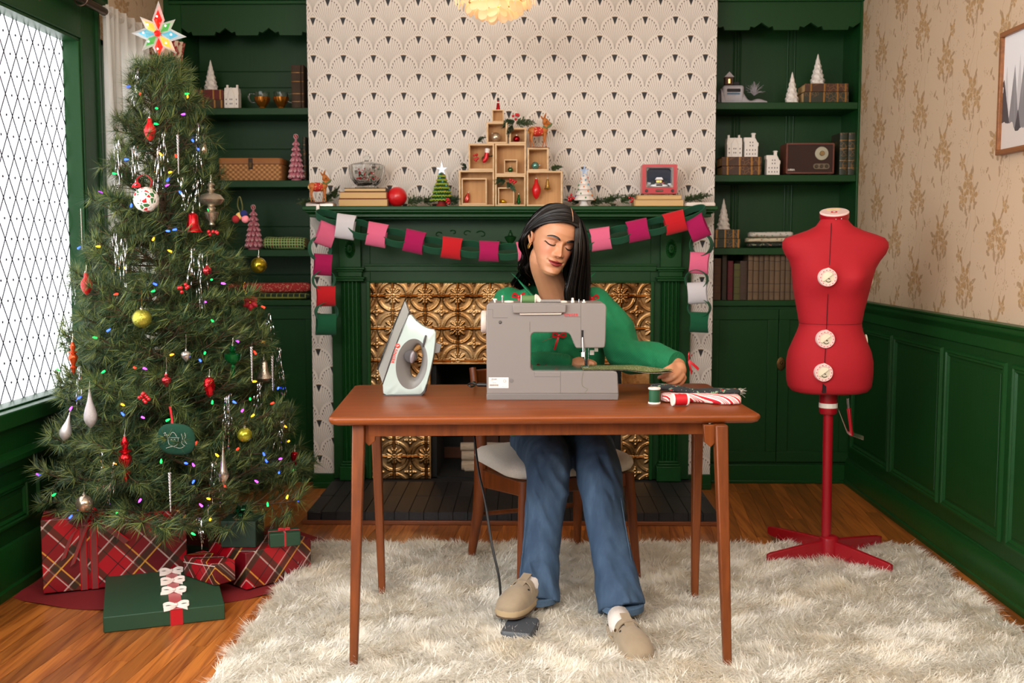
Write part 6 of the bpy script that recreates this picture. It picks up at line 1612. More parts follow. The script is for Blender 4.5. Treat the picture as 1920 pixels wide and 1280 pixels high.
h3=(pz(1360,430)-s3)/2
shelf_book_flat('lower green gilt book under the small white tree',1338,1391,s3,h3,M_LEA_G);shelf_book_flat('upper green gilt book under the small white tree',1339,1390,s3+h3+0.0003,h3,M_LEA_G)
white_tree('white tree standing on green books beside the mantel end',1358.5,372,23,s3+2*h3+0.0006,YC+0.09)
M_PR1=m_holly('snowflake_print_white',(206,200,192),50);M_PR2=m_holly('red_floral_print_cream',(206,190,164),60);M_PR3=m_holly('dark_floral_print',(44,46,40),70)
yy_=YC+0.07
for k,(pa,pb,py0,hh,m,lab)in enumerate(((1402,1484,459.5,0.0105,M_PR3,'dark floral fabric at the bottom of the folded stack'),(1398,1484,450.5,0.0125,M_PR2,'cream and red floral fabric in the middle of the folded stack'),(1404,1484,440,0.0145,M_PR1,'white snowflake fabric on top of the folded stack'))):
 a=P(pa,py0,yy_);b_=P(pb,py0-1.0,yy_);folded('folded_fabric',lab,[(a.x,yy_,a.z),(a.x+(b_.x-a.x)*0.4,yy_,a.z+0.001),(b_.x,yy_,b_.z)],0.05,hh,m,wob=0.0007,group='folded fabrics on the shelf')
zb0=CB_R+0.0004
specs=[(1338,1352.5,484,(84,56,34)),(1354,1363.5,476,(56,46,36)),(1364.5,1375.5,489,(96,32,38)),(1376,1389,494,(84,80,40)),(1387.5,1402,489,(70,52,42))]
names=['brown worn book at the left end of the lower row','narrow dark book between the brown and maroon ones','dark maroon book in the lower row','olive green book in the lower row','grey-brown leaning book in the lower row']
for(pa,pb,pt,c_),lab in zip(specs,names):
 shelf_book_up(lab,pa,pb-0.5,pt,zb0,mat('cloth_%d_%d_%d'%c_,C(*c_),0.75,var=(25,0.3)),Y=YC+0.05,bands=M_LEA_D)
M_SET=mat('set_binding_tan',C(104,82,60),0.75,var=(20,0.35),rnd=0.2);M_SETB=mat('set_band_dark',C(34,30,30),0.7);pxx=1402.5
for k in range(11):
 w_=(9.5,10.5,9.0,10)[k%4]
 shelf_book_up('volume %s of the tan banded set in the lower row'%['one','two','three','four','five','six','seven','eight','nine','ten','eleven'][k]if False else('tan banded volume, %s from the leaning book in the lower row'%['first','second','third','fourth','fifth','sixth','seventh','eighth','ninth','tenth','eleventh'][k]),pxx,pxx+w_,473+(k%3),zb0,M_SET,Y=YC+0.05,bands=M_SETB);pxx+=w_+0.3
# ---- left bookcase
l1,l2,l3=[z+0.0004 for z in SH_L];lz0=CB_L+0.0004
hA=pz(390,187)-l1
shelf_book_flat('brown book at the bottom of the stack on the top left shelf',352,423,l1,hA,M_LEA_D);shelf_book_flat('maroon book supporting a white tree, top left shelf',350,421,l1+hA+0.0003,pz(390,168)-l1-hA,M_LEA_R)
white_tree('white tree standing on the maroon book',399,112.5,25,l1+(pz(390,168)-l1)+0.0006,YC+0.10);house('white ceramic house with two chimneys on the top left shelf',439,27.5,159.5,l1,0,YC+0.06)
M_AMB=mat('amber_gilt_glass',C(170,104,34),0.15,0.75)
for px,s_,lab in((492,-1,'gold glass cup with its clear handle on the left'),(527,1,'gold glass cup with its clear handle on the right')):
 c=P(px,200,YC+0.07);r=T('glass_cup',lab,'cup',(c.x,c.y,l1),0,'gold glass cups on the shelf')
 MB().lathe([(0.018,0.0),(0.020,0.004),(0.015,0.012),(0.024,0.024),(0.037,0.045),(0.040,0.062),(0.036,0.064),(0.03,0.05),(0.01,0.024)],32,flute=(10,0.07)).build('bowl',M_AMB,r,smooth=60)
 MB().lathe([(0.037,0.063),(0.034,0.078),(0.038,0.088),(0.036,0.088),(0.032,0.078),(0.034,0.063)],32,flute=(10,0.05)).build('rim',M_GLS,r,smooth=60)
 MB().tube(smoothpath([(s_*0.035,0,0.04),(s_*0.055,0,0.036),(s_*0.072,0,0.058),(s_*0.064,0,0.082),(s_*0.036,0,0.078)],5),0.0045,8).build('handle',M_GLS,r,smooth=80)
shelf_book_up('brown gilt book standing at the end of the top left shelf',552.5,570,122,l1,M_LEA_D,Y=YC+0.05);shelf_book_up('slim brown book against the chimney on the top left shelf',570.5,576,122,l1,M_LEA_D,Y=YC+0.05)
c=P(309,150,YC+0.09);m,nt,bb=new_mat('red_toile_paper');k=nz(smul(coord(),(1,1,0.7)),26,5,0.7).sm(0.47,0.55);setc(bb,mixc(k,C(214,190,164),C(150,34,34)));bb.inputs['Roughness'].default_value=0.8;M_TOILE=m
YL_=5.30;c=P(309,150,YL_);zl0,zl1=P(309,142,YL_).z,P(309,80,YL_).z
psh=T('floor_lamp','floor lamp with a pleated red and cream toile shade behind the star','lamp',(c.x,YL_,0))
rings=[[((R_+0.009*(1 if i%2 else-1))*math.cos(2*PI*i/36),(R_+0.009*(1 if i%2 else-1))*math.sin(2*PI*i/36),zl0+(zl1-zl0)*t)for i in range(36)]for t,R_ in((0,0.072),(0.35,0.074),(0.75,0.084),(1,0.094))]
MB().loft(rings,cap=False).build('shade',M_TOILE,psh,smooth=20);MB().cyl((0,0,0.02),(0,0,zl0+0.03),0.010).build('pole',M_BRASSOLD,psh);MB().lathe([(0.13,0.002),(0.13,0.012),(0.03,0.028),(0.012,0.05)],28).build('base',M_BRASSOLD,psh)
m,nt,bb=new_mat('woven_wicker');x,y,z=xyz(coord());w1=(x*230.0).sn()*(z*260.0).sn();g=nz(coord(),60,3);setc(bb,mixc(w1.sm(-0.6,0.7),C(150,96,50),C(206,150,92)));bump(bb,w1,0.7,0.003);bb.inputs['Roughness'].default_value=0.6;M_WICK=m
ya=YC+0.02;a=P(410,335,ya);b_=P(527,296,ya);wk=T('wicker_case','woven tan wicker case with a dark clasp on the left shelf','case',((a.x+b_.x)/2,ya+0.1,l2));hx=(b_.x-a.x)/2;H=b_.z-l2
MB().loft([[(x,y,z)for x,y in rrect(hx,0.1,0.02)]for z in(0,H*0.72)]).build('basket',M_WICK,wk,smooth=40);MB().loft([[(x*s,y*s,z)for x,y in rrect(hx+0.002,0.102,0.02)]for s,z in((1,H*0.74),(1,H*0.97),(0.98,H))]).build('lid',m_wood('case_lid',(176,116,62),(150,94,48),0,0.5,0.1),wk,smooth=40)
cx_=P(470,305,ya).x-wk.location.x;MB().box(cx_-0.011,cx_+0.011,-0.107,-0.100,H*0.5,H*0.98).build('clasp',mat('dark_bronze',C(52,40,30),0.4,0.6),wk,bev=0.002);MB().box(cx_-0.006,cx_+0.006,-0.110,-0.106,H*0.58,H*0.80).build('clasp',M_BRASSOLD,wk,bev=0.001)
M_PKT=mat('pink_clay',C(206,122,136),0.5);M_PKW=mat('pink_clay_white',C(236,216,214),0.5)
def pink_tree(label,px,ptop,pw,z0,Y):
 H=P(px,ptop,Y).z-z0;R=pw/2*Y/FPX;c=P(px,300,Y);r=T('pink_tree',label,'figurine',(c.x,Y,z0),0,'pink clay trees on the left shelves')
 MB().lathe([(R*0.75,0),(R*0.75,0.006),(R*0.6,0.012),(R*0.30,H*0.5),(0.006,H*0.9),(0.001,H*0.92)],20).build('core',M_PKT,r);petal=None;tiers=7
 for k in range(tiers):
  t=k/tiers;n=max(5,int(11-k));ra=R*(1-0.78*t)
  for i in range(n):
   a=2*PI*(i+0.5*(k%2))/n
   if petal is None:
    mb=MB().sphere((0,0,0),(0.010,0.0085,0.017),10,8);petal=mb.build('petal',M_PKT,r);pe=MB().tube([(0.0072,0.005*math.cos(q),-0.007+0.006*math.sin(q))for q in[2*PI*j/12 for j in range(13)]],0.0016,5).build('petal_edge',M_PKW,petal);o=petal
   else:
    o=link_copy(petal,'petal',(0,0,0),r);link_copy(pe,'petal_edge',(0,0,0),o)
   o.location=(ra*0.82*math.cos(a),ra*0.82*math.sin(a),H*(0.07+0.80*t)+0.010);o.rotation_euler=(0,-0.55,a);s_=1.15-0.5*t;o.scale=(s_,s_,s_)
 MB().sphere((0,0,H-0.012),0.0125,16,10).build('peppermint_top',mat('peppermint_red',C(170,34,42),0.4),r)
 sw=MB()
 for j in range(6):
  a=2*PI*j/6;sw.tube([(0.0126*math.sin(q)*math.cos(a+q*0.5),0.0126*math.sin(q)*math.sin(a+q*0.5),H-0.012+0.0126*math.cos(q))for q in[0.15+2.6*i/10 for i in range(11)]],0.0014,5)
 sw.build('swirl',M_PKW,r)
pink_tree('pink clay tree with a peppermint top beside the wicker case',555.5,251.5,26,l2,YC+0.06);pink_tree('pink clay tree half hidden behind the Christmas tree',473,384,30,l3,YC+0.10)
shelf_book_up('dark green book behind the pink tree against the chimney',571,577.5,257,l2,M_LEA_G,Y=YC+0.08)
def m_plaid2(name,c1,c2,c3,s):
 m,nt,b=new_mat(name);x,y,z=xyz(coord());u=(x/s).fr();v=((z*1.0+y)/s).fr();c=mixc(u.lt(0.5)*0.6,C(*c1),C(*c2));c=mixc(v.lt(0.5)*0.5,c,C(*c2));c=mixc((u-0.75).ab().lt(0.07),c,C(*c3));c=mixc((v-0.75).ab().lt(0.07),c,C(*c3));setc(b,c);b.inputs['Roughness'].default_value=0.9;return m
def m_nordic():
 m,nt,b=new_mat('nordic_print');x,y,z=xyz(coord());u=(x*70.0);v=((z+y*0.5)*70.0);a=((u.fr()-0.5).ab()+(v.fr()-0.5).ab());fu=(u*0.3333).fr();c=mixc(a.lt(0.42),C(150,176,104),C(26,40,28));c=mixc(a.lt(0.20)*fu.lt(0.34),c,C(186,40,40));setc(b,c);b.inputs['Roughness'].default_value=0.9;return m
yy_=YC+0.07;a=P(497,454,yy_);b_=P(576,455,yy_)
folded('folded_fabric','green and red nordic print fabric folded on the third left shelf',[(a.x,yy_,l3+0.034),(a.x+0.1,yy_,l3+0.034),(b_.x,yy_,l3+0.032)],0.06,0.0335,m_nordic(),wob=0.0015,group='folded fabrics on the shelf')
def m_speckle():
 m,nt,b=new_mat('red_speckled_print');d=X(vor(coord(),130));k=nz(coord(),70,2);c=mixc(d.lt(0.34)*k.gt(0.46),C(176,44,42),C(226,176,140));setc(b,c);b.inputs['Roughness'].default_value=0.85;return m
a=P(430,537,yy_);b_=P(582,537,yy_)
folded('folded_fabric','green plaid fabric under the red roll on the left cupboard',[(a.x,yy_,lz0+0.0175),((a.x+b_.x)/2,yy_,lz0+0.0175),(b_.x,yy_,lz0+0.0175)],0.05,0.017,m_plaid2('green_yellow_plaid',(40,62,40),(30,46,32),(156,160,72),0.03),wob=0.0004,group='folded fabrics on the shelf')
folded('folded_fabric','red speckled fabric roll on the left cupboard',[(a.x,yy_,lz0+0.061),((a.x+b_.x)/2,yy_,lz0+0.061),(b_.x,yy_,lz0+0.064)],0.035,0.0258,m_speckle(),group='folded fabrics on the shelf')
# === felt paper-chain garland
FELT={k:mat('felt_'+k,C(*c),0.95,sheen=0.1,bmp=(600,0.3,0.001))for k,c in(('green',(10,88,56)),('pink',(226,104,140)),('white',(214,210,216)),('magenta',(170,8,84)),('red',(196,18,30)))}
garl=T('felt_chain_garland','felt paper-chain garland of green, pink, red and white links along the mantel','garland',P(955,470,5.10))
def link_loop(px,py,wpx,hpx,col,tilt=0.0,Y=5.13,dep=0.030,yaw=0.0,flat=False):
 c=P(px,py,Y);S_=Y/FPX;n=36;mb=MB();rings=[];rt=Matrix.Rotation(-math.radians(tilt),3,'Y')@(Matrix.Rotation(math.radians(yaw),3,'Z')if not flat else(Matrix.Rotation(math.radians(-42),3,'X')if not yaw else Matrix.Rotation(math.radians(yaw),3,'Z')))
 w=wpx*S_/2;h=hpx*S_/2;th=0.0032
 for i in range(n+1):
  a=2*PI*i/n
  if not flat:
   p=lambda r,s_:Vector((s_*w*(1.0-0.10*math.cos(a)**2),-(dep+r)*math.cos(a),(h+r)*math.sin(a)))
  else:
   p=lambda r,s_:Vector(((w+r)*math.cos(a),s_*dep,(h+r)*math.sin(a)))
  rings.append([c+rt@p(0,-1),c+rt@p(0,1),c+rt@p(th,1),c+rt@p(th,-1)])
 mb.loft(rings,cap=False);return mb.build('link',FELT[col],garl,W=True,smooth=60)
G_=[(617,408,52,24,'green',-17,1),(648,425,36,44,'white',-8,0),(675,430,54,40,'green',-16,1),(707,440,38,42,'pink',-10,0),(742,446,62,36,'green',-12,1),(777,453,38,40,'magenta',-12,0),(812,460,62,32,'green',-9,1),(847,465,38,38,'red',-7,0),(882,467,60,34,'green',-5,1),(917,471,38,36,'magenta',-2,0),(952,472,62,32,'green',2,1),(988,470,38,34,'pink',6,0),(1022,466,62,34,'green',5,1),(1057,462,38,36,'red',6,0),(1092,455,62,36,'green',10,1),(1126,448,38,40,'pink',8,0),(1161,440,62,36,'green',12,1),(1196,432,40,38,'magenta',12,0),(1231,424,62,34,'green',14,1),(1265,417,40,38,'red',14,0),(1297,401,56,24,'green',22,1)]
for px,py,w,h,col,tl,fl_ in G_:link_loop(px,py,w*(0.94 if fl_ else 1),h*(0.8 if fl_ else 1),col,tl,5.125+(0.004 if fl_ else 0),0.028 if not fl_ else 0.022,flat=bool(fl_))
V_=[(611,439,34,42,'pink',-20,0,20),(600,466,40,44,'green',6,1,32),(605,496,34,38,'magenta',-4,0,18),(607,525,40,36,'green',2,1,26),(611,555,36,36,'red',0,0,18),(612,585,40,36,'green',-4,1,30),(611,608,38,38,'green',-2,0,22),(1308,426,36,44,'magenta',24,0,-18),(1315,459,40,40,'green',-4,1,-32),(1311,493,36,38,'pink',-4,0,-16),(1306,524,40,36,'green',8,1,-24),(1308,549,37,38,'white',4,0,-16),(1311,577,40,34,'green',0,1,-24),(1311,604,36,36,'green',-2,0,-10)]
for px,py,w,h,col,tl,fl_,yw in V_:link_loop(px,py,w,h,col,tl,5.125 if py<450 else 5.14,0.026 if not fl_ else 0.020,yaw=yw,flat=bool(fl_))
# === chandelier
YCH=4.35;cc_=P(928.5,0,YCH);S_=YCH/FPX
chn=T('chandelier','capiz shell chandelier of glowing round discs hanging from the ceiling','chandelier',(cc_.x,YCH,P(928,42,YCH).z))
m,nt,b=new_mat('capiz_shell');b.inputs['Base Color'].default_value=C(240,212,172);b.inputs['Roughness'].default_value=0.25;b.inputs['Transmission Weight'].default_value=0.35
b.inputs['Emission Color'].default_value=(1.0,0.73,0.44,1);b.inputs['Emission Strength'].default_value=0.17;M_CAPIZ=m
zc0=chn.location.z;rr=random.Random(6);dsc=None;rD=0.0245
for lv,(zo,R_)in enumerate(((0.020,0.020),(0.030,0.062),(0.052,0.105),(0.080,0.135),(0.125,0.150),(0.175,0.162))):
 n=max(2,int(2*PI*R_/0.040))
 for i in range(n):
  a=2*PI*i/n+lv*0.37;l=(R_*math.cos(a),R_*math.sin(a),zo+rr.uniform(-0.006,0.006))
  if dsc is None:dsc=MB().lathe([(0.0005,-0.0030),(rD*0.6,-0.0026),(rD*0.95,-0.0012),(rD,0),(rD*0.95,0.0012),(rD*0.6,0.0006),(0.0005,0.0)],28,rot=Matrix.Rotation(PI/2,3,'X')).build('shell_disc',M_CAPIZ,chn);o=dsc
  else:o=link_copy(dsc,'shell_disc',(0,0,0),chn)
  o.location=l;o.rotation_euler=(-0.25+rr.uniform(-0.2,0.2),0,a+PI/2+rr.uniform(-0.45,0.45))
rod=None
for i in range(34):
 a=2*PI*i/34;l=(0.160*math.cos(a),0.160*math.sin(a),0.062+0.01*(i%3))
 if rod is None:rod=MB().box(-0.004,0.004,-0.0012,0.0012,0,0.10).build('shell_strip',M_CAPIZ,chn);o=rod
 else:o=link_copy(rod,'shell_strip',(0,0,0),chn)
 o.location=l;o.rotation_euler=(0,0,a+PI/2)
M_BRS=mat('chandelier_brass',C(190,146,72),0.25,1.0)
for R_,z in((0.105,0.082),(0.15,0.155),(0.165,0.205)):MB().tube([(R_*math.cos(2*PI*i/48),R_*math.sin(2*PI*i/48),z)for i in range(49)],0.004,6).build('brass_ring',M_BRS,chn)
MB().cyl((0,0,0.05),(0,0,ZC-zc0),0.006).build('stem',M_BRS,chn);MB().lathe([(0.06,ZC-zc0-0.03),(0.06,ZC-zc0-0.002)],24).build('canopy',M_BRS,chn)
for a in(0.4,0.4+2*PI/3,0.4+4*PI/3):
 MB().sphere((0.045*math.cos(a),0.045*math.sin(a),0.12),0.018,14,10).build('bulb',mat('warm_bulb',C(255,230,190),0.4,emis=((1,0.72,0.42,1),1.5)),chn)
l=bpy.data.lights.new('chandelier_lamp','POINT');l.energy=5;l.color=(1.0,0.72,0.45);l.shadow_soft_size=0.12;lo=bpy.data.objects.new('chandelier_lamp',l);COL.objects.link(lo);lo.location=(cc_.x,YCH,zc0+0.24)
# === framed print on the right wall
M_FRW=m_wood('frame_oak',(150,96,56),(120,72,38),1,0.45,0.2)
fy1=PX(1874,180,XR-0.02).y;fz1=PX(1880,62,XR-0.02).z;fz0_=PX(1873,291,XR-0.02).z;fy0=fy1-0.62
pic=T('framed_print','misty forest print in a thin brown wooden frame on the right wall','picture',(XR,(fy0+fy1)/2,fz0_));t=0.018
fr=MB();x0,x1=XR-0.028,XR-0.001
fr.box(x0,x1,fy0,fy1,fz0_,fz0_+t).box(x0,x1,fy0,fy1,fz1-t,fz1).box(x0,x1,fy0,fy0+t,fz0_+t,fz1-t).box(x0,x1,fy1-t,fy1,fz0_+t,fz1-t);fr.build('frame',M_FRW,pic,W=True,bev=0.002)
m,nt,b=new_mat('misty_forest_print');x,y,z=xyz(coord());v=vec(0.0,y,z);Hh=fz1-fz0_
def firs(per,off,base,amp,tone):
 u=y/per+off;k=u.fl();f=(u.fr()-0.5).ab()*2.0;wn=nt.nodes.new('ShaderNodeTexWhiteNoise');wn.noise_dimensions='1D';nt.links.new(k.s,wn.inputs['W']);top=X(wn.outputs[0])*amp+base
 ed=nz(smul(v,(1,1,1)),60,3)*0.05
 return(top-(f+ed*1.5)*0.42-z/Hh).gt(0.0)
c=mixc((z/Hh),C(214,208,206),C(226,226,230));n_=nz(v,9,3)
c=mixc(firs(0.05,0.2,0.62,0.22,0)*0.45,c,C(150,146,150));c=mixc(firs(0.07,0.6,0.50,0.28,0)*0.75,c,C(92,88,94));c=mixc(firs(0.12,0.1,0.3,0.4,0)*n_.gt(0.42),c,C(66,62,68));c=mixc((z/Hh+n_*0.35).lt(0.42),c,C(206,196,190));setc(b,c);b.inputs['Roughness'].default_value=0.4
MB().box(XR-0.016,XR-0.012,fy0+t,fy1-t,fz0_+t,fz1-t).build('print',m,pic,W=True,smooth=0)
# === sheer curtain and rod by the far window
zr=PX(196,22,XL+0.09).z;ry1=PX(280,47,XL+0.09).y
rod_=T('curtain_rod','dark bronze curtain rod with a ring along the window wall','curtain rod',(XL+0.09,4.6,zr));M_ROD=mat('rod_bronze',C(92,74,60),0.35,0.8)
MB().cyl((XL+0.09,PX(150,-2,XL+0.09).y-0.1,zr),(XL+0.09,PX(196,22,XL+0.09).y,zr),0.016,n=18).build('pole',M_ROD,rod_,W=True)
MB().cyl((XL+0.09,PX(196,22,XL+0.09).y-0.02,zr),(XL+0.09,ry1-0.07,zr),0.009,n=14).build('inner_pole',M_ROD,rod_,W=True)
yr=PX(152,3,XL+0.09).y;MB().tube([(XL+0.09+0.026*math.cos(t),yr,zr+0.026*math.sin(t))for t in[2*PI*i/24 for i in range(25)]],0.004,8).build('ring',M_ROD,rod_,W=True)
yb_=PX(105,-20,XL+0.09).y
MB().box(XL,XL+0.1,yr-0.10,yr-0.085,zr-0.012,zr+0.012).build('bracket',M_ROD,rod_,W=True,bev=0.002)
MB().tube([(XL+0.06,4.02,zr-0.075),(XL+0.06,4.02,zr-0.045),(XL+0.075,4.02,zr-0.04),(XL+0.075,4.02,zr-0.055)],0.003,6).tube([(XL,4.02,zr-0.06),(XL+0.06,4.02,zr-0.06)],0.003,6).build('hook',M_BRASSOLD,rod_,W=True)
m,nt,b=new_mat('sheer_white_curtain');b.inputs['Base Color'].default_value=C(236,232,226);b.inputs['Roughness'].default_value=0.9
tr=nt.nodes.new('ShaderNodeBsdfTranslucent');tr.inputs[0].default_value=C(240,238,232);tp=nt.nodes.new('ShaderNodeBsdfTransparent');mx1=nt.nodes.new('ShaderNodeMixShader');mx1.inputs[0].default_value=0.45;mx2=nt.nodes.new('ShaderNodeMixShader');mx2.inputs[0].default_value=0.16
nt.links.new(b.outputs[0],mx1.inputs[1]);nt.links.new(tr.outputs[0],mx1.inputs[2]);nt.links.new(mx1.outputs[0],mx2.inputs[1]);nt.links.new(tp.outputs[0],mx2.inputs[2]);nt.links.new(mx2.outputs[0],nt.nodes['Material Output'].inputs[0]);M_SHEER=m
cy0=PX(196,40,XL+0.09).y;cy1=ry1-0.06
cur=T('sheer_curtain','sheer white gathered curtain on the rod behind the tree top','curtain',(XL+0.09,(cy0+cy1)/2,0.05))
def cf(u,v):
 z=0.10+(zr+0.03-0.10)*v;amp=0.016+0.022*(1-v);k=2*PI*11
 y=cy0+(cy1-cy0)*u;x=XL+0.095+amp*math.sin(k*u+1.2*math.sin(6*u))+0.008*math.sin(31*u+3*v)
 return Vector((max(x,XL+0.045),y,z))
MB().grid(cf,150,14).build('cloth',M_SHEER,cur,W=True,smooth=80,fix=False)
MB().grid(lambda u,v:Vector((XL+0.09+(0.018+0.004*math.sin(2*PI*26*u))*math.cos(2*PI*v),cy0+(cy1-cy0)*u,zr+(0.019+0.004*math.sin(2*PI*26*u))*math.sin(2*PI*v))),160,12).build('rod_pocket',M_SHEER,cur,W=True,smooth=80,fix=False)
# === Christmas tree
TX,TYc=P(312,600,4.12).x,4.12
def tR(z):return max(0.05,0.10+(1.90-z)*0.30)
tree=T('christmas_tree','tall decorated Christmas tree beside the lattice window','christmas tree',(TX,TYc,0))
M_ND=mat('needle_dark',C(50,78,50),0.5,rnd=0.25);M_NL=mat('needle_olive',C(126,138,74),0.5,rnd=0.2);M_BARK=mat('branch_bark',C(84,60,38),0.85)
def needles(bag,p,d,ln,n,rs,spread,along,light):
 d=np.array(d)/np.linalg.norm(d);ref=np.array((0,0,1.0))if abs(d[2])<0.9 else np.array((1.0,0,0));a=np.cross(d,ref);a/=np.linalg.norm(a);b=np.cross(a,d)
 th=rs.uniform(0,2*PI,n);sp=spread*(0.45+0.65*rs.random(n));t=rs.random(n)
 dirs=d*np.cos(sp)[:,None]+(a*np.cos(th)[:,None]+b*np.sin(th)[:,None])*np.sin(sp)[:,None]
 p0=np.array(p)-d*(along*t)[:,None];L=ln*(0.7+0.5*rs.random(n));p1=p0+dirs*L[:,None];p1[:,2]-=0.008*rs.random(n)
 sd=np.cross(dirs,np.array((0.3,0.5,0.8)));sd/=np.linalg.norm(sd,axis=1)[:,None];w=0.0012
 bag.append((p0-sd*w,p0+sd*w,p1,(rs.random(n)<light).astype(int)))
def branch_mesh(L,seed,name='branch'):
 rs=np.random.default_rng(seed);bag=[];stem=MB();N=9
 path=[Vector((L*t,0.02*L*math.sin(3*t+seed),-0.10*L*math.sin(PI*t*0.9)+0.10*L*t*t))for t in[k/(N-1)for k in range(N)]]
 stem.tube(path,[0.005*(1-0.7*k/N)for k in range(N)],5)
 def at(t):
  k=min(N-2,int(t*(N-1)));f=t*(N-1)-k;return path[k].lerp(path[k+1],f)
 nt_=max(4,int(L/0.042))
 for j in range(nt_):
  t=0.22+0.72*(j+rs.random()*0.5)/nt_;p=at(t)
  for s_ in(-1,1):
   ln=(0.06+0.16*L*(1.15-t))*(0.8+0.4*rs.random());d=Vector((0.75,s_*(0.75+0.2*rs.random()),0.25+rs.normal()*0.25)).normalized();e=p+d*ln
   stem.tube([p,e],[0.002,0.001],4);needles(bag,e,d,0.052,34,rs,1.05,0.02,0.38);needles(bag,p.lerp(e,0.6),d,0.045,10,rs,0.9,ln*0.5,0.15)
 tip=path[-1];d=(path[-1]-path[-2]).normalized();needles(bag,tip,d,0.062,56,rs,1.1,0.02,0.5)
 needles(bag,tip,d,0.042,int(60*L/0.4),rs,1.0,L*0.8,0.1)
 n=sum(len(b[0])for b in bag);V=np.concatenate([np.stack([b[0],b[1],b[2]],1).reshape(-1,3)for b in bag]);mi=np.concatenate([b[3]for b in bag])
 nv=len(stem.v);verts=np.concatenate([np.array(stem.v),V])
 me=bpy.data.meshes.new(name);f=stem.f+[(nv+3*i,nv+3*i+1,nv+3*i+2)for i in range(n)]
 me.from_pydata(verts.tolist(),[],f);me.materials.append(M_ND);me.materials.append(M_NL);me.materials.append(M_BARK)
 me.polygons.foreach_set('material_index',np.concatenate([np.full(len(stem.f),2),mi]).astype(np.int32));me.update();return me
LENS=[0.14,0.22,0.31,0.40,0.50];VAR={L:[branch_mesh(L,int(L*100)*7+k)for k in range(4)]for L in LENS}
rs=random.Random(21);nbr=0
def add_branch(z,ang,ln,pitch):
 global nbr
 dx,dy=math.cos(ang),math.sin(ang)
 lim=(TX-XL-0.13)
 if dx<0 and-dx*ln>lim:ln=max(0.12,lim/(-dx))
 if dy>0:ln=min(ln,(YC-0.05-TYc)/max(0.1,dy))
 L=min(LENS,key=lambda q:abs(q-ln));me=VAR[L][rs.randrange(4)]
 o=bpy.data.objects.new('branch',me);COL.objects.link(o);o.parent=tree;o.location=(0,0,z);s=ln/L
 o.rotation_euler=Euler((rs.uniform(-0.5,0.5),-pitch,ang),'XYZ');o.scale=(s,max(0.85,s),max(0.85,s));nbr+=1
lev=25
for k in range(lev):
 t=k/(lev-1);z=0.36+(1.80-0.36)*t;n=int(round(12-7.5*t));off=rs.random()*6
 for i in range(n):
  pitch=0.06+0.75*t**3+rs.uniform(-0.12,0.12);ln=(tR(z)-0.03)*rs.uniform(0.88,1.06)/max(0.75,math.cos(pitch));add_branch(z-0.015+rs.uniform(-0.02,0.02),off+2*PI*(i+rs.uniform(-0.25,0.25))/n,ln,pitch)
for i in range(16):add_branch(0.36+rs.uniform(-0.05,0.03),2*PI*(i+rs.random()*0.5)/16,0.56*rs.uniform(0.92,1.08),-0.12+rs.uniform(-0.1,0.08))
for i in range(60):
 z=0.34+1.35*rs.random()**1.3;add_branch(z,PI+rs.random()*PI*1.0 if i%4 else rs.random()*6.28,tR(z)*rs.uniform(0.5,0.75),0.15+rs.uniform(-0.1,0.2))
for i in range(7):add_branch(1.80+0.02*rs.random(),rs.random()*6.28,0.13,0.75+0.5*rs.random())
MB().tube([(0,0,0.02),(0,0,1.0),(0,0,1.90)],[0.032,0.022,0.005],12).build('trunk',M_BARK,tree)
MB().lathe([(0.16,0.006),(0.16,0.02),(0.05,0.05),(0.042,0.15),(0.034,0.16)],20).build('stand',mat('stand_green',C(24,48,30),0.5),tree)
def tree_at(px,py,k=0.93):
 Y=TYc
 for _ in range(6):
  p=P(px,py,Y);dx=p.x-TX;r=tR(p.z)*k
  Y=TYc-math.sqrt(max(0.0,r*r-dx*dx))*0.96
 return P(px,py,Y)
# === star topper
YT_=TYc-0.02;sc=P(297,64,YT_)
star=T('star_topper','glowing eight-pointed red blue green and gold plastic star on the tree top','star',sc)
STC={k:mat('star_'+k,C(*c),0.12,trans=0.25,emis=(C(*e),s))for k,c,e,s in(('red',(214,24,30),(230,40,20),0.55),('blue',(90,170,200),(120,190,210),0.35),('gold',(236,178,70),(255,190,80),0.6),('green',(70,160,80),(110,190,90),0.35))}
M_STCL=mat('star_clear_edge',C(236,232,228),0.1,trans=0.55)
for px,py,col,w in((297,1,'red',10.5),(300,122,'red',10.5),(246,62,'blue',10.5),(350,69,'blue',10.5),(262,31,'gold',9.5),(331,101,'gold',9.5),(329,36,'green',9.5),(266,95,'green',9.5)):
 tip=P(px,py,YT_)-sc;d=tip.normalized();sd=Vector((-d.z,0,d.x)).normalized();L=tip.length;wd=w*YT_/FPX
 def dia(s,yb,a=0.02,bw=1.0):
  return MB().add([d*L*a,d*L*0.42+sd*wd*bw,d*L*s,d*L*0.42-sd*wd*bw,d*L*0.42+Vector((0,-yb,0)),d*L*0.42+Vector((0,yb,0))],[(0,1,4),(1,2,4),(2,3,4),(3,0,4),(1,0,5),(2,1,5),(3,2,5),(0,3,5)])
 o=dia(1.0,0.010,0.05,1.12).build('point',M_STCL,star,smooth=0);dia(0.84,0.017,0.08,0.92).build('point_core',STC[col],o,smooth=0)
 MB().sphere(d*L*0.5+Vector((0,-0.0175,0)),0.0035,8,6).build('point_light',mat('star_bulb',C(255,240,210),0.4,emis=((1,0.82,0.55,1),6.0)),o)
MB().sphere((0,-0.012,0),(0.0125,0.012,0.0125),10,6).build('centre_gem',STC['red'],star,smooth=0);MB().cyl((0,0.005,-0.12),(0,0.005,0.0),0.006).build('socket',M_STCL,star)
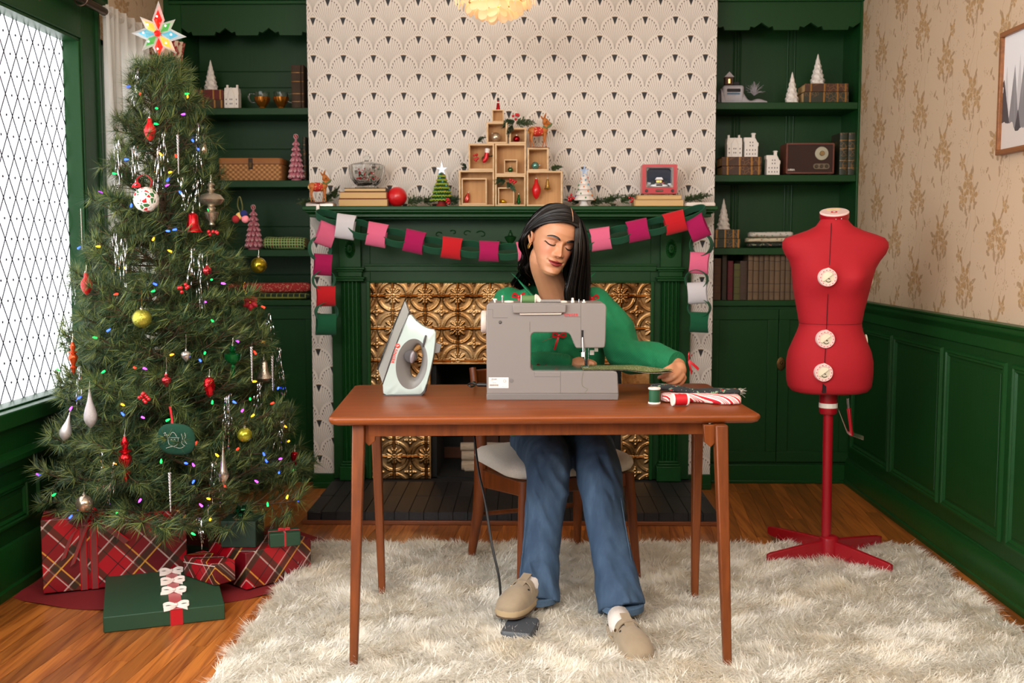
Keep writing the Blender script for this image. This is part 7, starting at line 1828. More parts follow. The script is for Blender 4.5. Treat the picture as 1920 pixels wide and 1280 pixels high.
# === string lights
sl_=T('string_lights','string of small multicoloured lights wound through the tree','string lights',(TX,TYc,0.4))
LC={k:mat('light_'+k,C(*c),0.2,emis=(C(*c),s))for k,c,s in(('blue',(40,70,255),7),('green',(20,220,80),4),('red',(255,40,24),4.5),('amber',(255,150,30),5),('violet',(190,60,255),5))}
bm_={}
LP=[(147,465,'blue'),(70,889,'violet'),(74,890,'blue'),(63,836,'red'),(100,928,'green'),(131,970,'blue'),(246,386,'blue'),(316,433,'blue'),(329,430,'blue'),(202,620,'blue'),(294,203,'green'),(291,232,'green'),(302,290,'amber'),(318,323,'amber'),(314,338,'blue'),(312,348,'violet'),(287,449,'amber'),(320,471,'amber'),(235,503,'amber'),(219,551,'red'),(292,533,'blue'),(289,545,'green'),(397,524,'green'),(417,531,'violet'),(385,566,'violet'),(399,602,'green'),(495,576,'red'),(446,640,'violet'),(375,675,'blue'),(384,662,'green'),(321,665,'amber'),(180,633,'green'),(522,727,'blue'),(479,662,'red'),(476,715,'amber'),(512,755,'red'),(469,748,'green'),(438,753,'blue'),(454,770,'violet'),(475,778,'amber'),(398,755,'green'),(313,788,'green'),(267,782,'violet'),(231,777,'blue'),(229,758,'amber'),(195,696,'green'),(270,690,'violet'),(252,689,'red'),(150,745,'blue'),(132,767,'violet'),(110,694,'green'),(363,902,'blue'),(348,868,'blue'),(363,872,'violet'),(302,866,'green'),(216,870,'amber'),(263,937,'violet'),(219,961,'green'),(378,948,'violet'),(361,1000,'green'),(394,974,'amber'),(392,935,'amber'),(495,852,'blue'),(500,865,'blue'),(525,860,'violet'),(550,881,'green'),(523,886,'blue'),(482,903,'violet'),(538,933,'amber'),(557,938,'blue'),(502,947,'green'),(422,912,'red'),(446,841,'red'),(408,854,'amber'),(366,832,'red'),(541,827,'amber'),(535,799,'amber'),(349,176,'green'),(352,182,'amber'),(345,214,'violet'),(242,162,'blue'),(263,178,'red'),(330,293,'red'),(361,263,'blue'),(372,280,'blue'),(235,299,'blue'),(213,325,'green'),(190,361,'violet'),(339,362,'blue'),(391,392,'green'),(186,462,'amber'),(165,755,'blue')]
prev=[]
for i,(px,py,c)in enumerate(LP):
 q=tree_at(px,py,0.97)-sl_.location
 if c not in bm_:bm_[c]=MB().lathe([(0.0034,-0.004),(0.0038,0.0),(0.0036,0.006),(0.0016,0.011),(0.0004,0.0125)],8).build('bulb',LC[c],sl_);o=bm_[c]
 else:o=link_copy(bm_[c],'bulb',q,sl_)
 o.location=q;o.rotation_euler=(rs.uniform(0.5,2.2),0,rs.uniform(0,6.28))
wp=[]
for k in range(160):
 t=k/159;z=0.42+1.36*t;a=t*2*PI*9;r=tR(z)*0.72;x=max(r*math.cos(a),XL+0.06-TX);wp.append((x,r*math.sin(a),z-0.4+0.015*math.sin(k*1.9)))
MB().tube(wp,0.0014,4).build('wire',mat('wire_green',C(20,60,34),0.5),sl_)
# === ornaments hung on the tree
GT='ornaments on the Christmas tree'
def orn_px(name,label,px,py,hpx,prof,m,k=1.0,cap=0.005,flute=None,hook=0.02,rot=None,n=24,hm=None):
 c=tree_at(px,py,k);S_=c.y/FPX;H=hpx*S_;p0,p1=prof[0][1],prof[-1][1];f=H/(p0-p1)
 return ornament(name,label,c,[(r*f,z*f)for r,z in prof],m,cap,GT,n,flute,rot,hook,hm)
BU=bulb_shape(0.26,1.0);BALL=sph(0.5);DROP=[(0.02,0.5),(0.03,0.42),(0.07,0.2),(0.14,0.0),(0.18,-0.15),(0.18,-0.26),(0.13,-0.38),(0.04,-0.47),(0.005,-0.5)]
FIN=[(0.03,0.5),(0.05,0.44),(0.09,0.36),(0.06,0.27),(0.05,0.22),(0.13,0.20),(0.13,0.17),(0.07,0.14),(0.14,0.05),(0.13,-0.03),(0.07,-0.16),(0.05,-0.24),(0.11,-0.27),(0.11,-0.30),(0.06,-0.34),(0.06,-0.40),(0.02,-0.47),(0.005,-0.5)]
FIN2=[(0.04,0.5),(0.09,0.44),(0.05,0.38),(0.10,0.33),(0.05,0.28),(0.22,0.22),(0.29,0.12),(0.22,0.02),(0.07,-0.03),(0.10,-0.08),(0.07,-0.12),(0.16,-0.17),(0.12,-0.30),(0.05,-0.38),(0.07,-0.44),(0.005,-0.5)]
M_RS=mat('satin_red',C(206,18,26),0.35);M_SIL=mm('silver_glass',(206,202,198),0.22);M_MERC=mat('mercury_glass',C(186,174,156),0.25,0.85,bmp=(180,0.4,0.002));M_CHT=mm('chartreuse_glass',(176,172,52),0.2,0.7);M_RGL=mm('red_glass',(190,16,28),0.12,0.75);M_GLIT=mat('silver_glitter',C(214,206,206),0.35,0.6,bmp=(900,0.9,0.002),var=(400,0.3))
orn_px('bulb_ornament','large matte red bulb ornament near the tree top',281,243,42,BU,M_RS,1.03,0.005)
orn_px('bulb_ornament','matte red bulb ornament at the left edge of the tree by the window',162,532,42,BU,M_RS,1.0,0.006)
bell=orn_px('bell_ornament','shiny red bell ornament on the upper tree',362,418,30,[(0.09,0.5),(0.20,0.46),(0.25,0.36),(0.27,0.05),(0.33,-0.22),(0.46,-0.42),(0.46,-0.46),(0.40,-0.46),(0.02,-0.3)],M_RGL,1.0)
orn_px('finial_ornament','long mercury glass finial at the right of the upper tree',396,384,84,FIN2,M_MERC,1.0,0.004);orn_px('drop_ornament','pale gold teardrop ornament under the tinsel at the upper right',381,270,40,[(0.02,0.5),(0.10,0.1),(0.17,-0.25),(0.16,-0.38),(0.08,-0.48),(0.005,-0.5)],mm('pale_gold',(222,196,166)),1.0,0.003)
orn_px('ball_ornament','yellow-green crackle glass ball on a gold cord',266,597,36,BALL,mat('crackle_chartreuse',C(182,178,70),0.2,0.7,bmp=(90,0.8,0.004)),1.02,0.006,hook=0.06,hm=mm('gold_cord',(180,140,50)))
orn_px('ball_ornament','olive gold swirl ball hanging at the right edge of the tree',485,497,30,BALL,mm('olive_gold',(150,134,34)),1.0,0.005,flute=(14,0.04,60));orn_px('ball_ornament','chartreuse ball with a raised rosette on the lower right',459,815,28,BALL,M_CHT,1.0,0.005,flute=(9,0.03),hook=0.06,hm=mm('gold_cord',(180,140,50)))
orn_px('ball_ornament','silver fluted ball low on the left of the tree',158,944,33,BALL,mm('silver_gold_glass',(206,186,164)),1.02,0.006,flute=(13,0.05),hook=0.03)
orn_px('drop_ornament','glittered silver teardrop ornament at the left',169,766,76,[(r*0.9,z)for r,z in DROP],M_GLIT,1.0,0.003);orn_px('drop_ornament','plain satin silver teardrop at the far left',125,801,54,[(r*1.15,z)for r,z in DROP],mat('satin_silver',C(206,202,202),0.4,0.5),1.0,0.003,rot=(0,0.25,0))
orn_px('finial_ornament','orange glass finial ornament in front of the window',137,671,62,FIN,mm('orange_glass',(196,74,30),0.12,0.5),1.0,0.004,flute=(10,0.05));orn_px('finial_ornament','long red glass finial low on the tree',235,861,88,FIN,M_RGL,1.02,0.004,flute=(10,0.04));orn_px('finial_ornament','green glass finial at the right of the tree',437,680,66,[(0.03,0.5),(0.10,0.46),(0.05,0.40),(0.12,0.36),(0.05,0.30),(0.24,0.26),(0.22,0.10),(0.12,0.0),(0.05,-0.06),(0.09,-0.12),(0.05,-0.18),(0.06,-0.35),(0.005,-0.5)],mm('deep_green_glass',(16,96,44),0.12,0.6),0.98,0.004,flute=(10,0.05))
orn_px('pinecone_ornament','shiny red pinecone ornament in the middle of the lower tree',393,726,40,[(0.06,0.5),(0.2,0.44),(0.25,0.3),(0.23,0.2),(0.26,0.12),(0.22,0.0),(0.23,-0.1),(0.17,-0.2),(0.18,-0.3),(0.08,-0.42),(0.005,-0.5)],M_RGL,1.03,0.003,flute=(7,0.14,150));orn_px('pinecone_ornament','dark red pinecone ornament at the lower right edge',553,861,30,[(0.06,0.5),(0.2,0.44),(0.25,0.3),(0.22,0.2),(0.24,0.05),(0.17,-0.2),(0.005,-0.5)],mm('dark_red_glass',(150,10,26)),0.95,0.003,flute=(7,0.14,150))
orn_px('drum_ornament','small red and silver banded ornament on a silver loop',312,712,24,[(0.12,0.5),(0.16,0.40),(0.13,0.28),(0.36,0.16),(0.38,-0.02),(0.36,-0.2),(0.20,-0.32),(0.1,-0.5)],mm('red_silver_glass',(190,60,66)),1.03,0.003,hook=0.05);orn_px('indent_ornament','tiny silver and red indent ornament in the upper middle',388,507,20,[(0.1,0.5),(0.16,0.36),(0.38,0.2),(0.42,0.0),(0.38,-0.24),(0.16,-0.42),(0.005,-0.5)],mm('red_silver_glass',(190,60,66)),1.03,0.003,flute=(6,0.1),hook=0.03);orn_px('ribbed_ornament','small ribbed silver top ornament in the middle',349,668,22,[(0.1,0.5),(0.35,0.35),(0.42,0.2),(0.36,-0.05),(0.18,-0.3),(0.005,-0.5)],M_SIL,1.02,0.003,flute=(14,0.06),hook=0.05);orn_px('ribbed_ornament','silver ribbed bell ornament at the right',495,695,42,[(0.06,0.5),(0.16,0.38),(0.18,0.0),(0.30,-0.2),(0.36,-0.32),(0.22,-0.46),(0.005,-0.5)],M_MERC,0.97,0.003,flute=(16,0.05));orn_px('drop_ornament','long silver drop ornament at the lower middle',419,878,74,[(0.02,0.5),(0.06,0.2),(0.10,-0.05),(0.15,-0.18),(0.08,-0.32),(0.03,-0.45),(0.005,-0.5)],mm('rose_silver',(206,186,170)),1.0,0.003)
for px,py,h,lab in((334,290,72,'clear twisted icicle ornament near the tree top'),(319,923,76,'clear twisted icicle ornament at the tree foot'),(472,683,66,'slim twisted icicle ornament at the right side'),(511,700,66,'slim icicle ornament at the far right')):
 c=tree_at(px,py,1.02);H=h*c.y/FPX;r=T('icicle_ornament',lab,'ornament',c,0,GT);mb=MB()
 for s_ in(0,PI):mb.tube([(0.0028*(1-0.6*t)*math.cos(t*40+s_),0.0028*(1-0.6*t)*math.sin(t*40+s_),H*(0.5-t))for t in[k/50 for k in range(51)]],[0.0032*(1-0.65*k/50)for k in range(51)],6)
 mb.build('twist',mat('icicle_clear',C(226,222,224),0.08,0.35,trans=0.4),r,smooth=80);MB().tube([(0,0,H*0.5),(0.003,0.002,H*0.5+0.02)],0.0006,4).build('hanger',M_CAP,r)
c=tree_at(274,374,1.03);R_=23.5*c.y/FPX;pb=T('patchwork_ball','quilted patchwork ball with a red ribbon on the upper tree','ornament',c,0,GT)
m,nt,b=new_mat('patchwork_fabric');vn=nt.nodes.new('ShaderNodeTexVoronoi');nt.links.new(coord(),vn.inputs['Vector']);vn.inputs['Scale'].default_value=58;cs_=nt.nodes.new('ShaderNodeSeparateColor');nt.links.new(vn.outputs['Color'],cs_.inputs[0]);k=X(cs_.outputs[0]);e=X(vor(coord(),58,'DISTANCE_TO_EDGE'));dt=X(vor(coord(),260)).lt(0.22)
c_=mixc(k.gt(0.42),mixc(dt,C(236,228,220),C(196,40,44)),C(202,30,34));c_=mixc(k.gt(0.72),c_,mixc(dt,C(40,110,60),C(220,200,110)));c_=mixc(e.lt(0.10),c_,C(240,236,230));setc(b,c_);b.inputs['Roughness'].default_value=0.85;bump(b,e,0.6,0.01)
MB().sphere((0,0,0),R_,28,18).build('ball',m,pb);M_RIB=mat('red_ribbon',C(190,16,30),0.35,sheen=0.2)
MB().strip(smoothpath([(-0.018,-0.01,R_*0.95),(-0.026,-0.012,R_*1.6),(0.002,-0.01,R_*1.95),(0.026,-0.012,R_*1.5),(0.020,-0.01,R_*0.95)],6),Vector((0.003,0.008,0)),th=0.001).build('ribbon_loop',M_RIB,pb);MB().strip(smoothpath([(-0.042,-0.016,R_*1.1),(-0.026,-0.02,R_*1.28),(-0.012,-0.018,R_*1.05),(-0.03,-0.02,R_*1.0),(-0.044,-0.018,R_*1.02)],5),Vector((0,0.004,0.007)),th=0.001).build('ribbon_bow',M_RIB,pb)
c=tree_at(331,823,1.04);S_=c.y/FPX;fp=T('felt_pillow_ornament','dark green felt pillow ornament with white line embroidery','ornament',c,0,GT);rings=[]
for y,s in((0.010,0.80),(0.005,0.97),(0.0,1.0),(-0.005,0.97),(-0.010,0.80),(-0.013,0.4)):rings.append([(36*S_*s*math.copysign(abs(math.cos(2*PI*i/40))**0.75,math.cos(2*PI*i/40)),y,30*S_*s*math.copysign(abs(math.sin(2*PI*i/40))**0.75,math.sin(2*PI*i/40))-0.06*36*S_*s*math.cos(2*PI*i/40))for i in range(40)])
MB().loft(rings).build('pillow',mat('felt_deep_green',C(8,62,44),0.9),fp,smooth=70)
em=MB();st=lambda pts:em.tube(smoothpath([(x*S_,-0.0135-0.0005,z*S_)for x,z in pts],4),0.0007,4)
st([(-14,4),(-12,-8),(-4,-12),(4,-8),(6,3)]);st([(-16,4),(8,4)]);st([(-11,6),(-6,14),(-1,13),(3,6)]);st([(-14,5),(-17,10),(-12,8)]);st([(-18,-16),(-6,-13),(8,-16),(16,-13)]);st([(12,12),(14,2),(12,-6),(18,-12)]);st([(18,14),(20,6),(17,0),(22,-8)]);st([(-9,0),(-7,1),(-6,-1)]);st([(-3,0),(-1,1),(0,-1)]);st([(-22,12),(-18,14),(-20,8),(-16,10)])
em=em.build('embroidery',mat('white_thread',C(206,206,196),0.8),fp);em['kind']='stuff'
MB().strip(smoothpath([(-0.014,0,26*S_),(-0.016,0.004,40*S_),(-0.022,0.006,62*S_)],4),Vector((0.007,0.002,0)),th=0.001).build('ribbon',M_RIB,fp)
for px,py,n,sd,lab in((400,436,6,11,'red berries under the mercury finial'),(345,540,6,12,'small red berries in the tree middle'),(272,745,9,13,'red berries with twine on the left of the tree')):
 c=tree_at(px,py,1.03);berries(lab,px,py,c.y,n,0.011,GT,sd)
c=tree_at(470,566,1.0);po=T('poinsettia_ornament','red beaded poinsettia ornament on a gold chain at the right','ornament',c,0,GT)
for k in range(12):
 a=k*PI/6;R2=0.030 if k%2 else 0.024;MB().sphere((R2*0.55*math.cos(a),-0.004-0.003*(k%2),R2*0.6*math.sin(a)),(R2*0.52,0.004,0.009),10,6,Matrix.Rotation(-a,3,'Y')).build('petal',mat('beaded_red',C(170,22,36),0.3,0.4,bmp=(500,0.8,0.002)),po)
MB().sphere((0,-0.010,0),0.005,10,8).build('centre',mm('gold_bead',(206,160,60)),po);ch_=MB()
for k in range(9):ch_.sphere((-0.012-0.014*math.sin(k*0.3),0,0.028+0.006*k),0.0022,6,5)
ch_=ch_.build('bead_chain',mm('gold_bead',(206,160,60)),po);ch_['kind']='stuff'
c=tree_at(452,405,1.0);fb2=T('felt_ball_ornament','yellow blue and pink felt ball cluster on a green ribbon','ornament',c,0,GT)
for k,(x,z,cc2)in enumerate(((-0.006,0.0,(206,170,96)),(0.012,0.008,(24,34,92)),(0.018,-0.012,(222,130,140)),(-0.018,-0.012,(150,30,36)))):MB().sphere((x,-0.004*k,z),0.015,14,10).build('felt_ball',mat('felt_ball_%d'%k,C(*cc2),0.95),fb2)
MB().strip(smoothpath([(0,0,0.01),(-0.012,0,0.04),(-0.004,0,0.075),(0.006,0,0.04),(0.004,0,0.01)],5),Vector((0.002,0.010,0)),th=0.001).build('ribbon',mat('moss_ribbon',C(84,92,40),0.5),fb2)
c=tree_at(493,640,0.98);gs=MB().prism([((0.016 if i%2==0 else 0.008)*math.sin(i*PI/5),(0.016 if i%2==0 else 0.008)*math.cos(i*PI/5))for i in range(10)],-0.004,0.004).build('star_ornament',mm('gold_star',(214,166,84)),None,loc=c,bev=0.002);tag(gs,'small gold star ornament at the right edge of the tree','ornament',GT)
c=tree_at(153,432,1.0);br=T('brush_ornament','pink tinsel bottlebrush ornament at the left edge by the window','ornament',c,0,GT);mb=MB();r9=random.Random(8)
for k in range(260):
 t=r9.random();a=r9.random()*6.28;L=0.016*(0.6+0.5*r9.random());p=Vector((0,0,0.075-0.15*t));sd2=Vector((-math.sin(a),math.cos(a),0))*0.0007;e=p+Vector((L*math.cos(a),L*math.sin(a),r9.uniform(-0.004,0.004)));mb.add([p-sd2,p+sd2,e],[(0,1,2)])
mb=mb.build('bristles',mat('pink_foil',C(196,96,84),0.3,0.6),br,fix=False);mb['kind']='stuff';MB().cyl((0,0,-0.075),(0,0,0.085),0.0016).build('wire',M_CAP,br)
# === tinsel
M_TIN2=mat('silver_tinsel',C(226,224,228),0.12,1.0);WHERE=['left of the star base','upper left above the red bulb','left of the red bulb','below the red bulb','beside the clear icicle','right of the clear icicle','over the gold teardrop','right of the patchwork ball','between ball and bell','above the left red bulb','beside the left red bulb','left of the crackle ball','right of the tiny indent ornament','over the tree middle','beside the poinsettia','at the far right edge','right of the orange finial','left of the red finial','above the silver fluted ball','above the chartreuse ball','left of the chartreuse ball','over the long silver drop','at the lower right edge','at the tree foot above the gifts','beside the silver bell']
TP=[(258,130,85),(214,255,110),(222,265,95),(252,275,80),(294,280,95),(305,250,70),(372,235,130),(340,335,70),(370,340,60),(215,440,80),(232,450,90),(140,520,70),(362,468,110),(376,478,125),(505,590,60),(522,655,100),(150,690,90),(190,850,95),(215,868,90),(425,745,100),(431,742,120),(400,870,100),(530,790,60),(372,975,60),(486,720,55)]
for k,((px,py,h),wh)in enumerate(zip(TP,WHERE)):
 c=tree_at(px,py,1.05);H=h*c.y/FPX;r=T('tinsel_bunch','bunch of silver icicle tinsel '+wh,'tinsel',c,0,'tinsel on the tree');mb=MB();r9=random.Random(k)
 for j in range(6):
  L=H*r9.uniform(0.55,1.0);x0=r9.gauss(0,0.006);dx=r9.gauss(0,0.012)+0.012*(0.5 if k%2 else-0.5);dy=-0.012+r9.gauss(0,0.006);w=r9.uniform(0.0006,0.0011)
  pts=[(x0*0.3,0.012,0.006),(x0,-0.002,0.002),(x0+dx*0.4,dy*0.6,-L*0.35),(x0+dx*0.8+r9.gauss(0,0.004),dy,-L*0.7),(x0+dx,dy*1.1,-L)];mb.strip(smoothpath(pts,4),[Vector((w*math.cos(q*0.7+j),w*math.sin(q*0.7+j),0))*2 for q in range(17)])
 o=mb.build('strands',M_TIN2,r,smooth=60,fix=False);o['kind']='stuff'
# === presents and tree skirt
def m_plaid(name,s=0.19,dark=1.0):
 m,nt,b=new_mat(name);x,y,z=xyz(coord());w=y*0.93+z*0.93;u=((x+w)*0.7071/s).fr();v=((x-w)*0.7071/s).fr()
 def ln(q,c0,h):return(q-c0).ab().lt(h)
 c=mixc((u-0.5).ab().lt(0.16)*0.55,C(178,12,30),C(70,8,18));c=mixc((v-0.5).ab().lt(0.16)*0.55,c,C(70,8,18))
 for q in(u,v):
  c=mixc((ln(q,0.28,0.05)+ln(q,0.72,0.05))*0.75,c,C(26,44,30));c=mixc(ln(q,0.35,0.012)*0.9,c,C(214,160,60));c=mixc(ln(q,0.65,0.012)*0.85,c,C(196,180,172));c=mixc(ln(q,0.02,0.008)*0.9,c,C(24,20,20));c=mixc(ln(q,0.20,0.010)*0.7,c,C(206,190,180))
 setc(b,c);b.inputs['Roughness'].default_value=0.35;return m
M_PLD=m_plaid('tartan_wrap',0.20);M_PLD2=m_plaid('tartan_wrap_small',0.15);M_GWR=mat('matte_green_wrap',C(30,66,42),0.6,bmp=(200,0.15,0.002));M_DGW=mat('dark_green_wrap',C(18,42,28),0.6,bmp=(120,0.3,0.002));M_RSAT=mat('red_satin_band',C(186,14,30),0.3,sheen=0.3);M_WSAT=mat('white_satin',C(232,216,208),0.3,sheen=0.3)
GG='presents under the Christmas tree'
def gift(label,a,b,dep,h,z0,m,bev=0.003):
 d=b-a;d.z=0;w=d.length;ang=math.atan2(d.y,d.x);n=Vector((-math.sin(ang),math.cos(ang),0));c=(a+b)/2+n*dep/2
 r=T('wrapped_present',label,'present',(c.x,c.y,z0),ang,GG);bx=MB().box(-w/2,w/2,-dep/2,dep/2,0,h).build('box',m,r,bev=bev)
 for s_ in(-1,1):
  MB().add([(s_*(w/2+0.0006),-dep/2+0.01,0.004),(s_*(w/2+0.0006),dep/2-0.01,0.004),(s_*(w/2+0.0012),0.0,h*0.55)],[(0,1,2)]).build('flap',m,r,smooth=0,fix=False)
 return r,w
def bow(par,c,s,m,tails=True,rot=0.0,th=0.0008,wd=0.012):
 R=Matrix.Rotation(rot,3,'Z');wv=R@Vector((0,wd*0.62,0.78*wd));c=Vector(c);pc=lambda*q:c+R@Vector(q)*s
 o=MB().sphere(c+Vector((0,0,0.006*s/0.03)),(0.16*s,0.18*s,0.14*s),10,8).build('bow_knot',m,par)
 for k in(-1,1):
  MB().strip(smoothpath([pc(0,0,0.15),pc(k*0.5,0.1,0.34),pc(k*0.95,0.05,0.28),pc(k*0.9,-0.2,0.16),pc(k*0.4,-0.2,0.12),pc(0,0,0.15)],5),wv,th=th).build('bow_loop',m,par,smooth=60)
  if tails:MB().strip(smoothpath([pc(0,0,0.15),pc(k*0.45,-0.35,0.06),pc(k*(1.0 if k<0 else 0.75),-0.75 if k>0 else-0.45,0.03)],5),wv,th=th).build('bow_tail',m,par,smooth=60)
m_=MB();R0=0.66;rings=[]
for r_,z in((0.05,0.012),(0.35,0.007),(0.62,0.005),(0.66,0.003)):
 rings.append([(max(XL+0.045-TX,r_*math.cos(2*PI*i/72)),r_*math.sin(2*PI*i/72)*0.86-0.02,max(0.0016,z+0.0035*math.sin(i*1.3+r_*20)*(r_>0.5)))for i in range(72)])
m_.loft(rings,cap=False);sk_=m_.build('tree_skirt',mat('red_felt_skirt',C(120,8,16),0.9),None,loc=(TX,TYc,0),smooth=80);tag(sk_,'round red felt tree skirt on the floor under the presents','tree skirt')
a=G(81,1113,0.013);b=G(352,1086,0.013);r,w=gift('largest tartan wrapped box with a sheer red ribbon, under the tree',a,b,0.17,0.265,0.013,M_PLD)
M_SHR=mat('sheer_red_ribbon',C(150,70,70),0.3,trans=0.3);M_SHE=mat('ribbon_red_edge',C(206,20,36),0.25,0.4);xr=-w/2+0.155;fy=-0.085-0.0015
for x0 in(xr-0.018,xr+0.018):
 rb1=MB().box(x0-0.011,x0+0.011,fy-0.0006,fy+0.0004,0.0,0.266).build('ribbon',M_SHR,r,smooth=0)
 for e in(-0.011,0.011):MB().box(x0+e-0.0015,x0+e+0.0015,fy-0.0012,fy,0,0.266).build('ribbon_edge',M_SHE,rb1,smooth=0)
for k,pts in enumerate((((0,0.245),(-0.05,0.21),(-0.085,0.12)),((0,0.245),(0.06,0.225),(0.13,0.165)),((0,0.245),(-0.03,0.17),(-0.055,0.10)))):
 tl=MB().strip(smoothpath([(xr+x,fy-0.006-0.006*k,z)for x,z in pts],5),Vector((0.016,0,0.012)),th=0.0008).build('ribbon_tail',M_SHR,r);MB().strip(smoothpath([(xr+x+0.008,fy-0.0075-0.006*k,z+0.006)for x,z in pts],5),Vector((0.003,0,0.002)),th=0.001).build('ribbon_edge',M_SHE,tl)
for k,(dx,dz)in enumerate(((-0.06,0.03),(0.06,0.03),(-0.035,0.045),(0.035,0.045))):MB().strip(smoothpath([(xr,fy-0.008,0.25),(xr+dx*0.6,fy-0.03,0.25+dz),(xr+dx,fy-0.03,0.25+dz*0.6),(xr+dx*0.5,fy-0.012,0.245),(xr,fy-0.008,0.25)],5),Vector((0.002,0.012,0.016)),th=0.0008).build('bow_loop',M_SHE if k%2 else M_SHR,r)
a=G(194,1187,0.0005);b=G(422,1161,0.0005);bl=G(207,1069,0.05);dep=abs((bl-a).dot(Vector((-math.sin(math.atan2((b-a).y,(b-a).x)),math.cos(math.atan2((b-a).y,(b-a).x)),0))))
hg=0.052;dep*=0.9;r,w=gift('flat dark green box with a red band and four white bows',a,b,dep,hg,0.0008,M_GWR);xb=w*0.095;rg=r
MB().box(xb-0.020,xb+0.020,-dep/2-0.0016,dep/2,hg-0.0005,hg+0.0012).box(xb-0.020,xb+0.020,-dep/2-0.0016,-dep/2,0,hg+0.0012).build('red_band',M_RSAT,r,smooth=0)
for t in(-0.46,-0.12,0.12,0.36):bow(r,(xb,dep*t,hg+0.002),0.042,M_WSAT,True,rs.uniform(-0.2,0.2),wd=0.011)
a=G(345,1079,hg+0.001);b=G(404,1099,hg+0.001);r,w=gift('small tartan wrapped box lying on the flat green present',a,b,0.085,0.075,hg+0.0022,M_PLD2)
MB().strip([(-w/2,-0.043,0.05),(w/2,-0.043,0.07)],Vector((0,0,0.003)),th=0.001).build('string',M_WSAT,r)
a=G(462,1106,0.012);b=G(584,1074,0.012);r,w=gift('wide tartan wrapped box at the rug edge with two small presents on it',a,b,0.26,0.135,0.012,M_PLD);top=0.1475
a=G(414,1026,top);b=G(480,1027,top);r,w=gift('very dark green present with a shiny green bow',a,b,0.11,0.098,top,M_DGW);M_GB=mat('shiny_green_bow',C(10,70,40),0.15,0.6)
for k in range(14):
 an=k*2.4;rr3=0.040*(1-0.045*k);z=0.099+0.0022*k;MB().strip(smoothpath([(0,0,z),(rr3*0.6*math.cos(an),rr3*0.6*math.sin(an),z+0.018),(rr3*math.cos(an),rr3*math.sin(an),z+0.010),(rr3*0.6*math.cos(an),rr3*0.6*math.sin(an),z+0.001),(0,0,z)],4),Vector((-math.sin(an),math.cos(an),0))*0.014,th=0.0006).build('bow_loop',M_GB,r)
a=G(506,1027,top);b=G(564,1022,top);r,w=gift('tiny green present tied with thin red ribbon',a,b,0.075,0.050,top,M_GWR)
MB().box(-0.003,0.003,-0.0385,0.0385,-0.0004,0.0512).box(-w/2-0.001,w/2+0.001,-0.003,0.003,-0.0004,0.0512).build('ribbon',M_RSAT,r,smooth=0);bow(r,(0,0,0.0512),0.022,M_RSAT,False,wd=0.005)
# === seated woman
HO=Vector((0.0872,3.80,1.2598));HS=1.04
HR=Matrix.Rotation(math.radians(18),3,'Z')@Matrix.Rotation(math.radians(10),3,'X')@Matrix.Rotation(math.radians(15),3,'Y')
def HL(x,y,z):return HO+HR@(Vector((x,y,z-0.11))*HS)
per=T('person','seated woman in green sweater and blue jeans guiding fabric at the sewing machine','person',(0.1,4.0,0))
# ---- skin with lips and blush in head space
m,nt,b=new_mat('skin');x,y,z=xyz(wpos());px_,py_,pz_=x-HO.x,y-HO.y,z-HO.z
lx,ly,lz=[(px_*HR[0][k]+py_*HR[1][k]+pz_*HR[2][k])*(1/HS)for k in range(3)];lz=lz+0.11
front=ly.lt(-0.05);zl=lx*lx*4.5+0.0502;ax=lx.ab()
up_=(lz-zl)-(0.0085-ax*0.30-(ax-0.004).ab().lt(0.0)*0);dn_=(zl-lz)-(0.0125-lx*lx*17.0)
lip=up_.sm(0.0012,-0.0008)*lz.gt(zl)+dn_.sm(0.0012,-0.0008)*lz.lt(zl);lip=(lip*front*ax.lt(0.0255)).mn(1.0)
def gs(cx,cz,s):return((ax-cx)*(ax-cx)+(lz-cz)*(lz-cz)).sm(s*s,0.0)*front
nn=nz(wpos(),55,3)
c=mixc(nn*0.25,C(194,136,100),C(178,118,84));c=mixc(gs(0.045,0.085,0.032)*0.35,c,C(206,112,92));c=mixc(gs(0.0,0.078,0.016)*0.3,c,C(206,120,98));c=mixc(gs(0.032,0.117,0.020)*0.4,c,C(150,92,70));c=mixc(lip*0.95,c,C(138,40,44))
setc(b,c);b.inputs['Roughness'].default_value=0.42;b.inputs['Subsurface Weight'].default_value=0.12;b.inputs['Subsurface Radius'].default_value=(0.012,0.005,0.003);b.inputs['Subsurface Scale'].default_value=0.6
M_SKIN=m
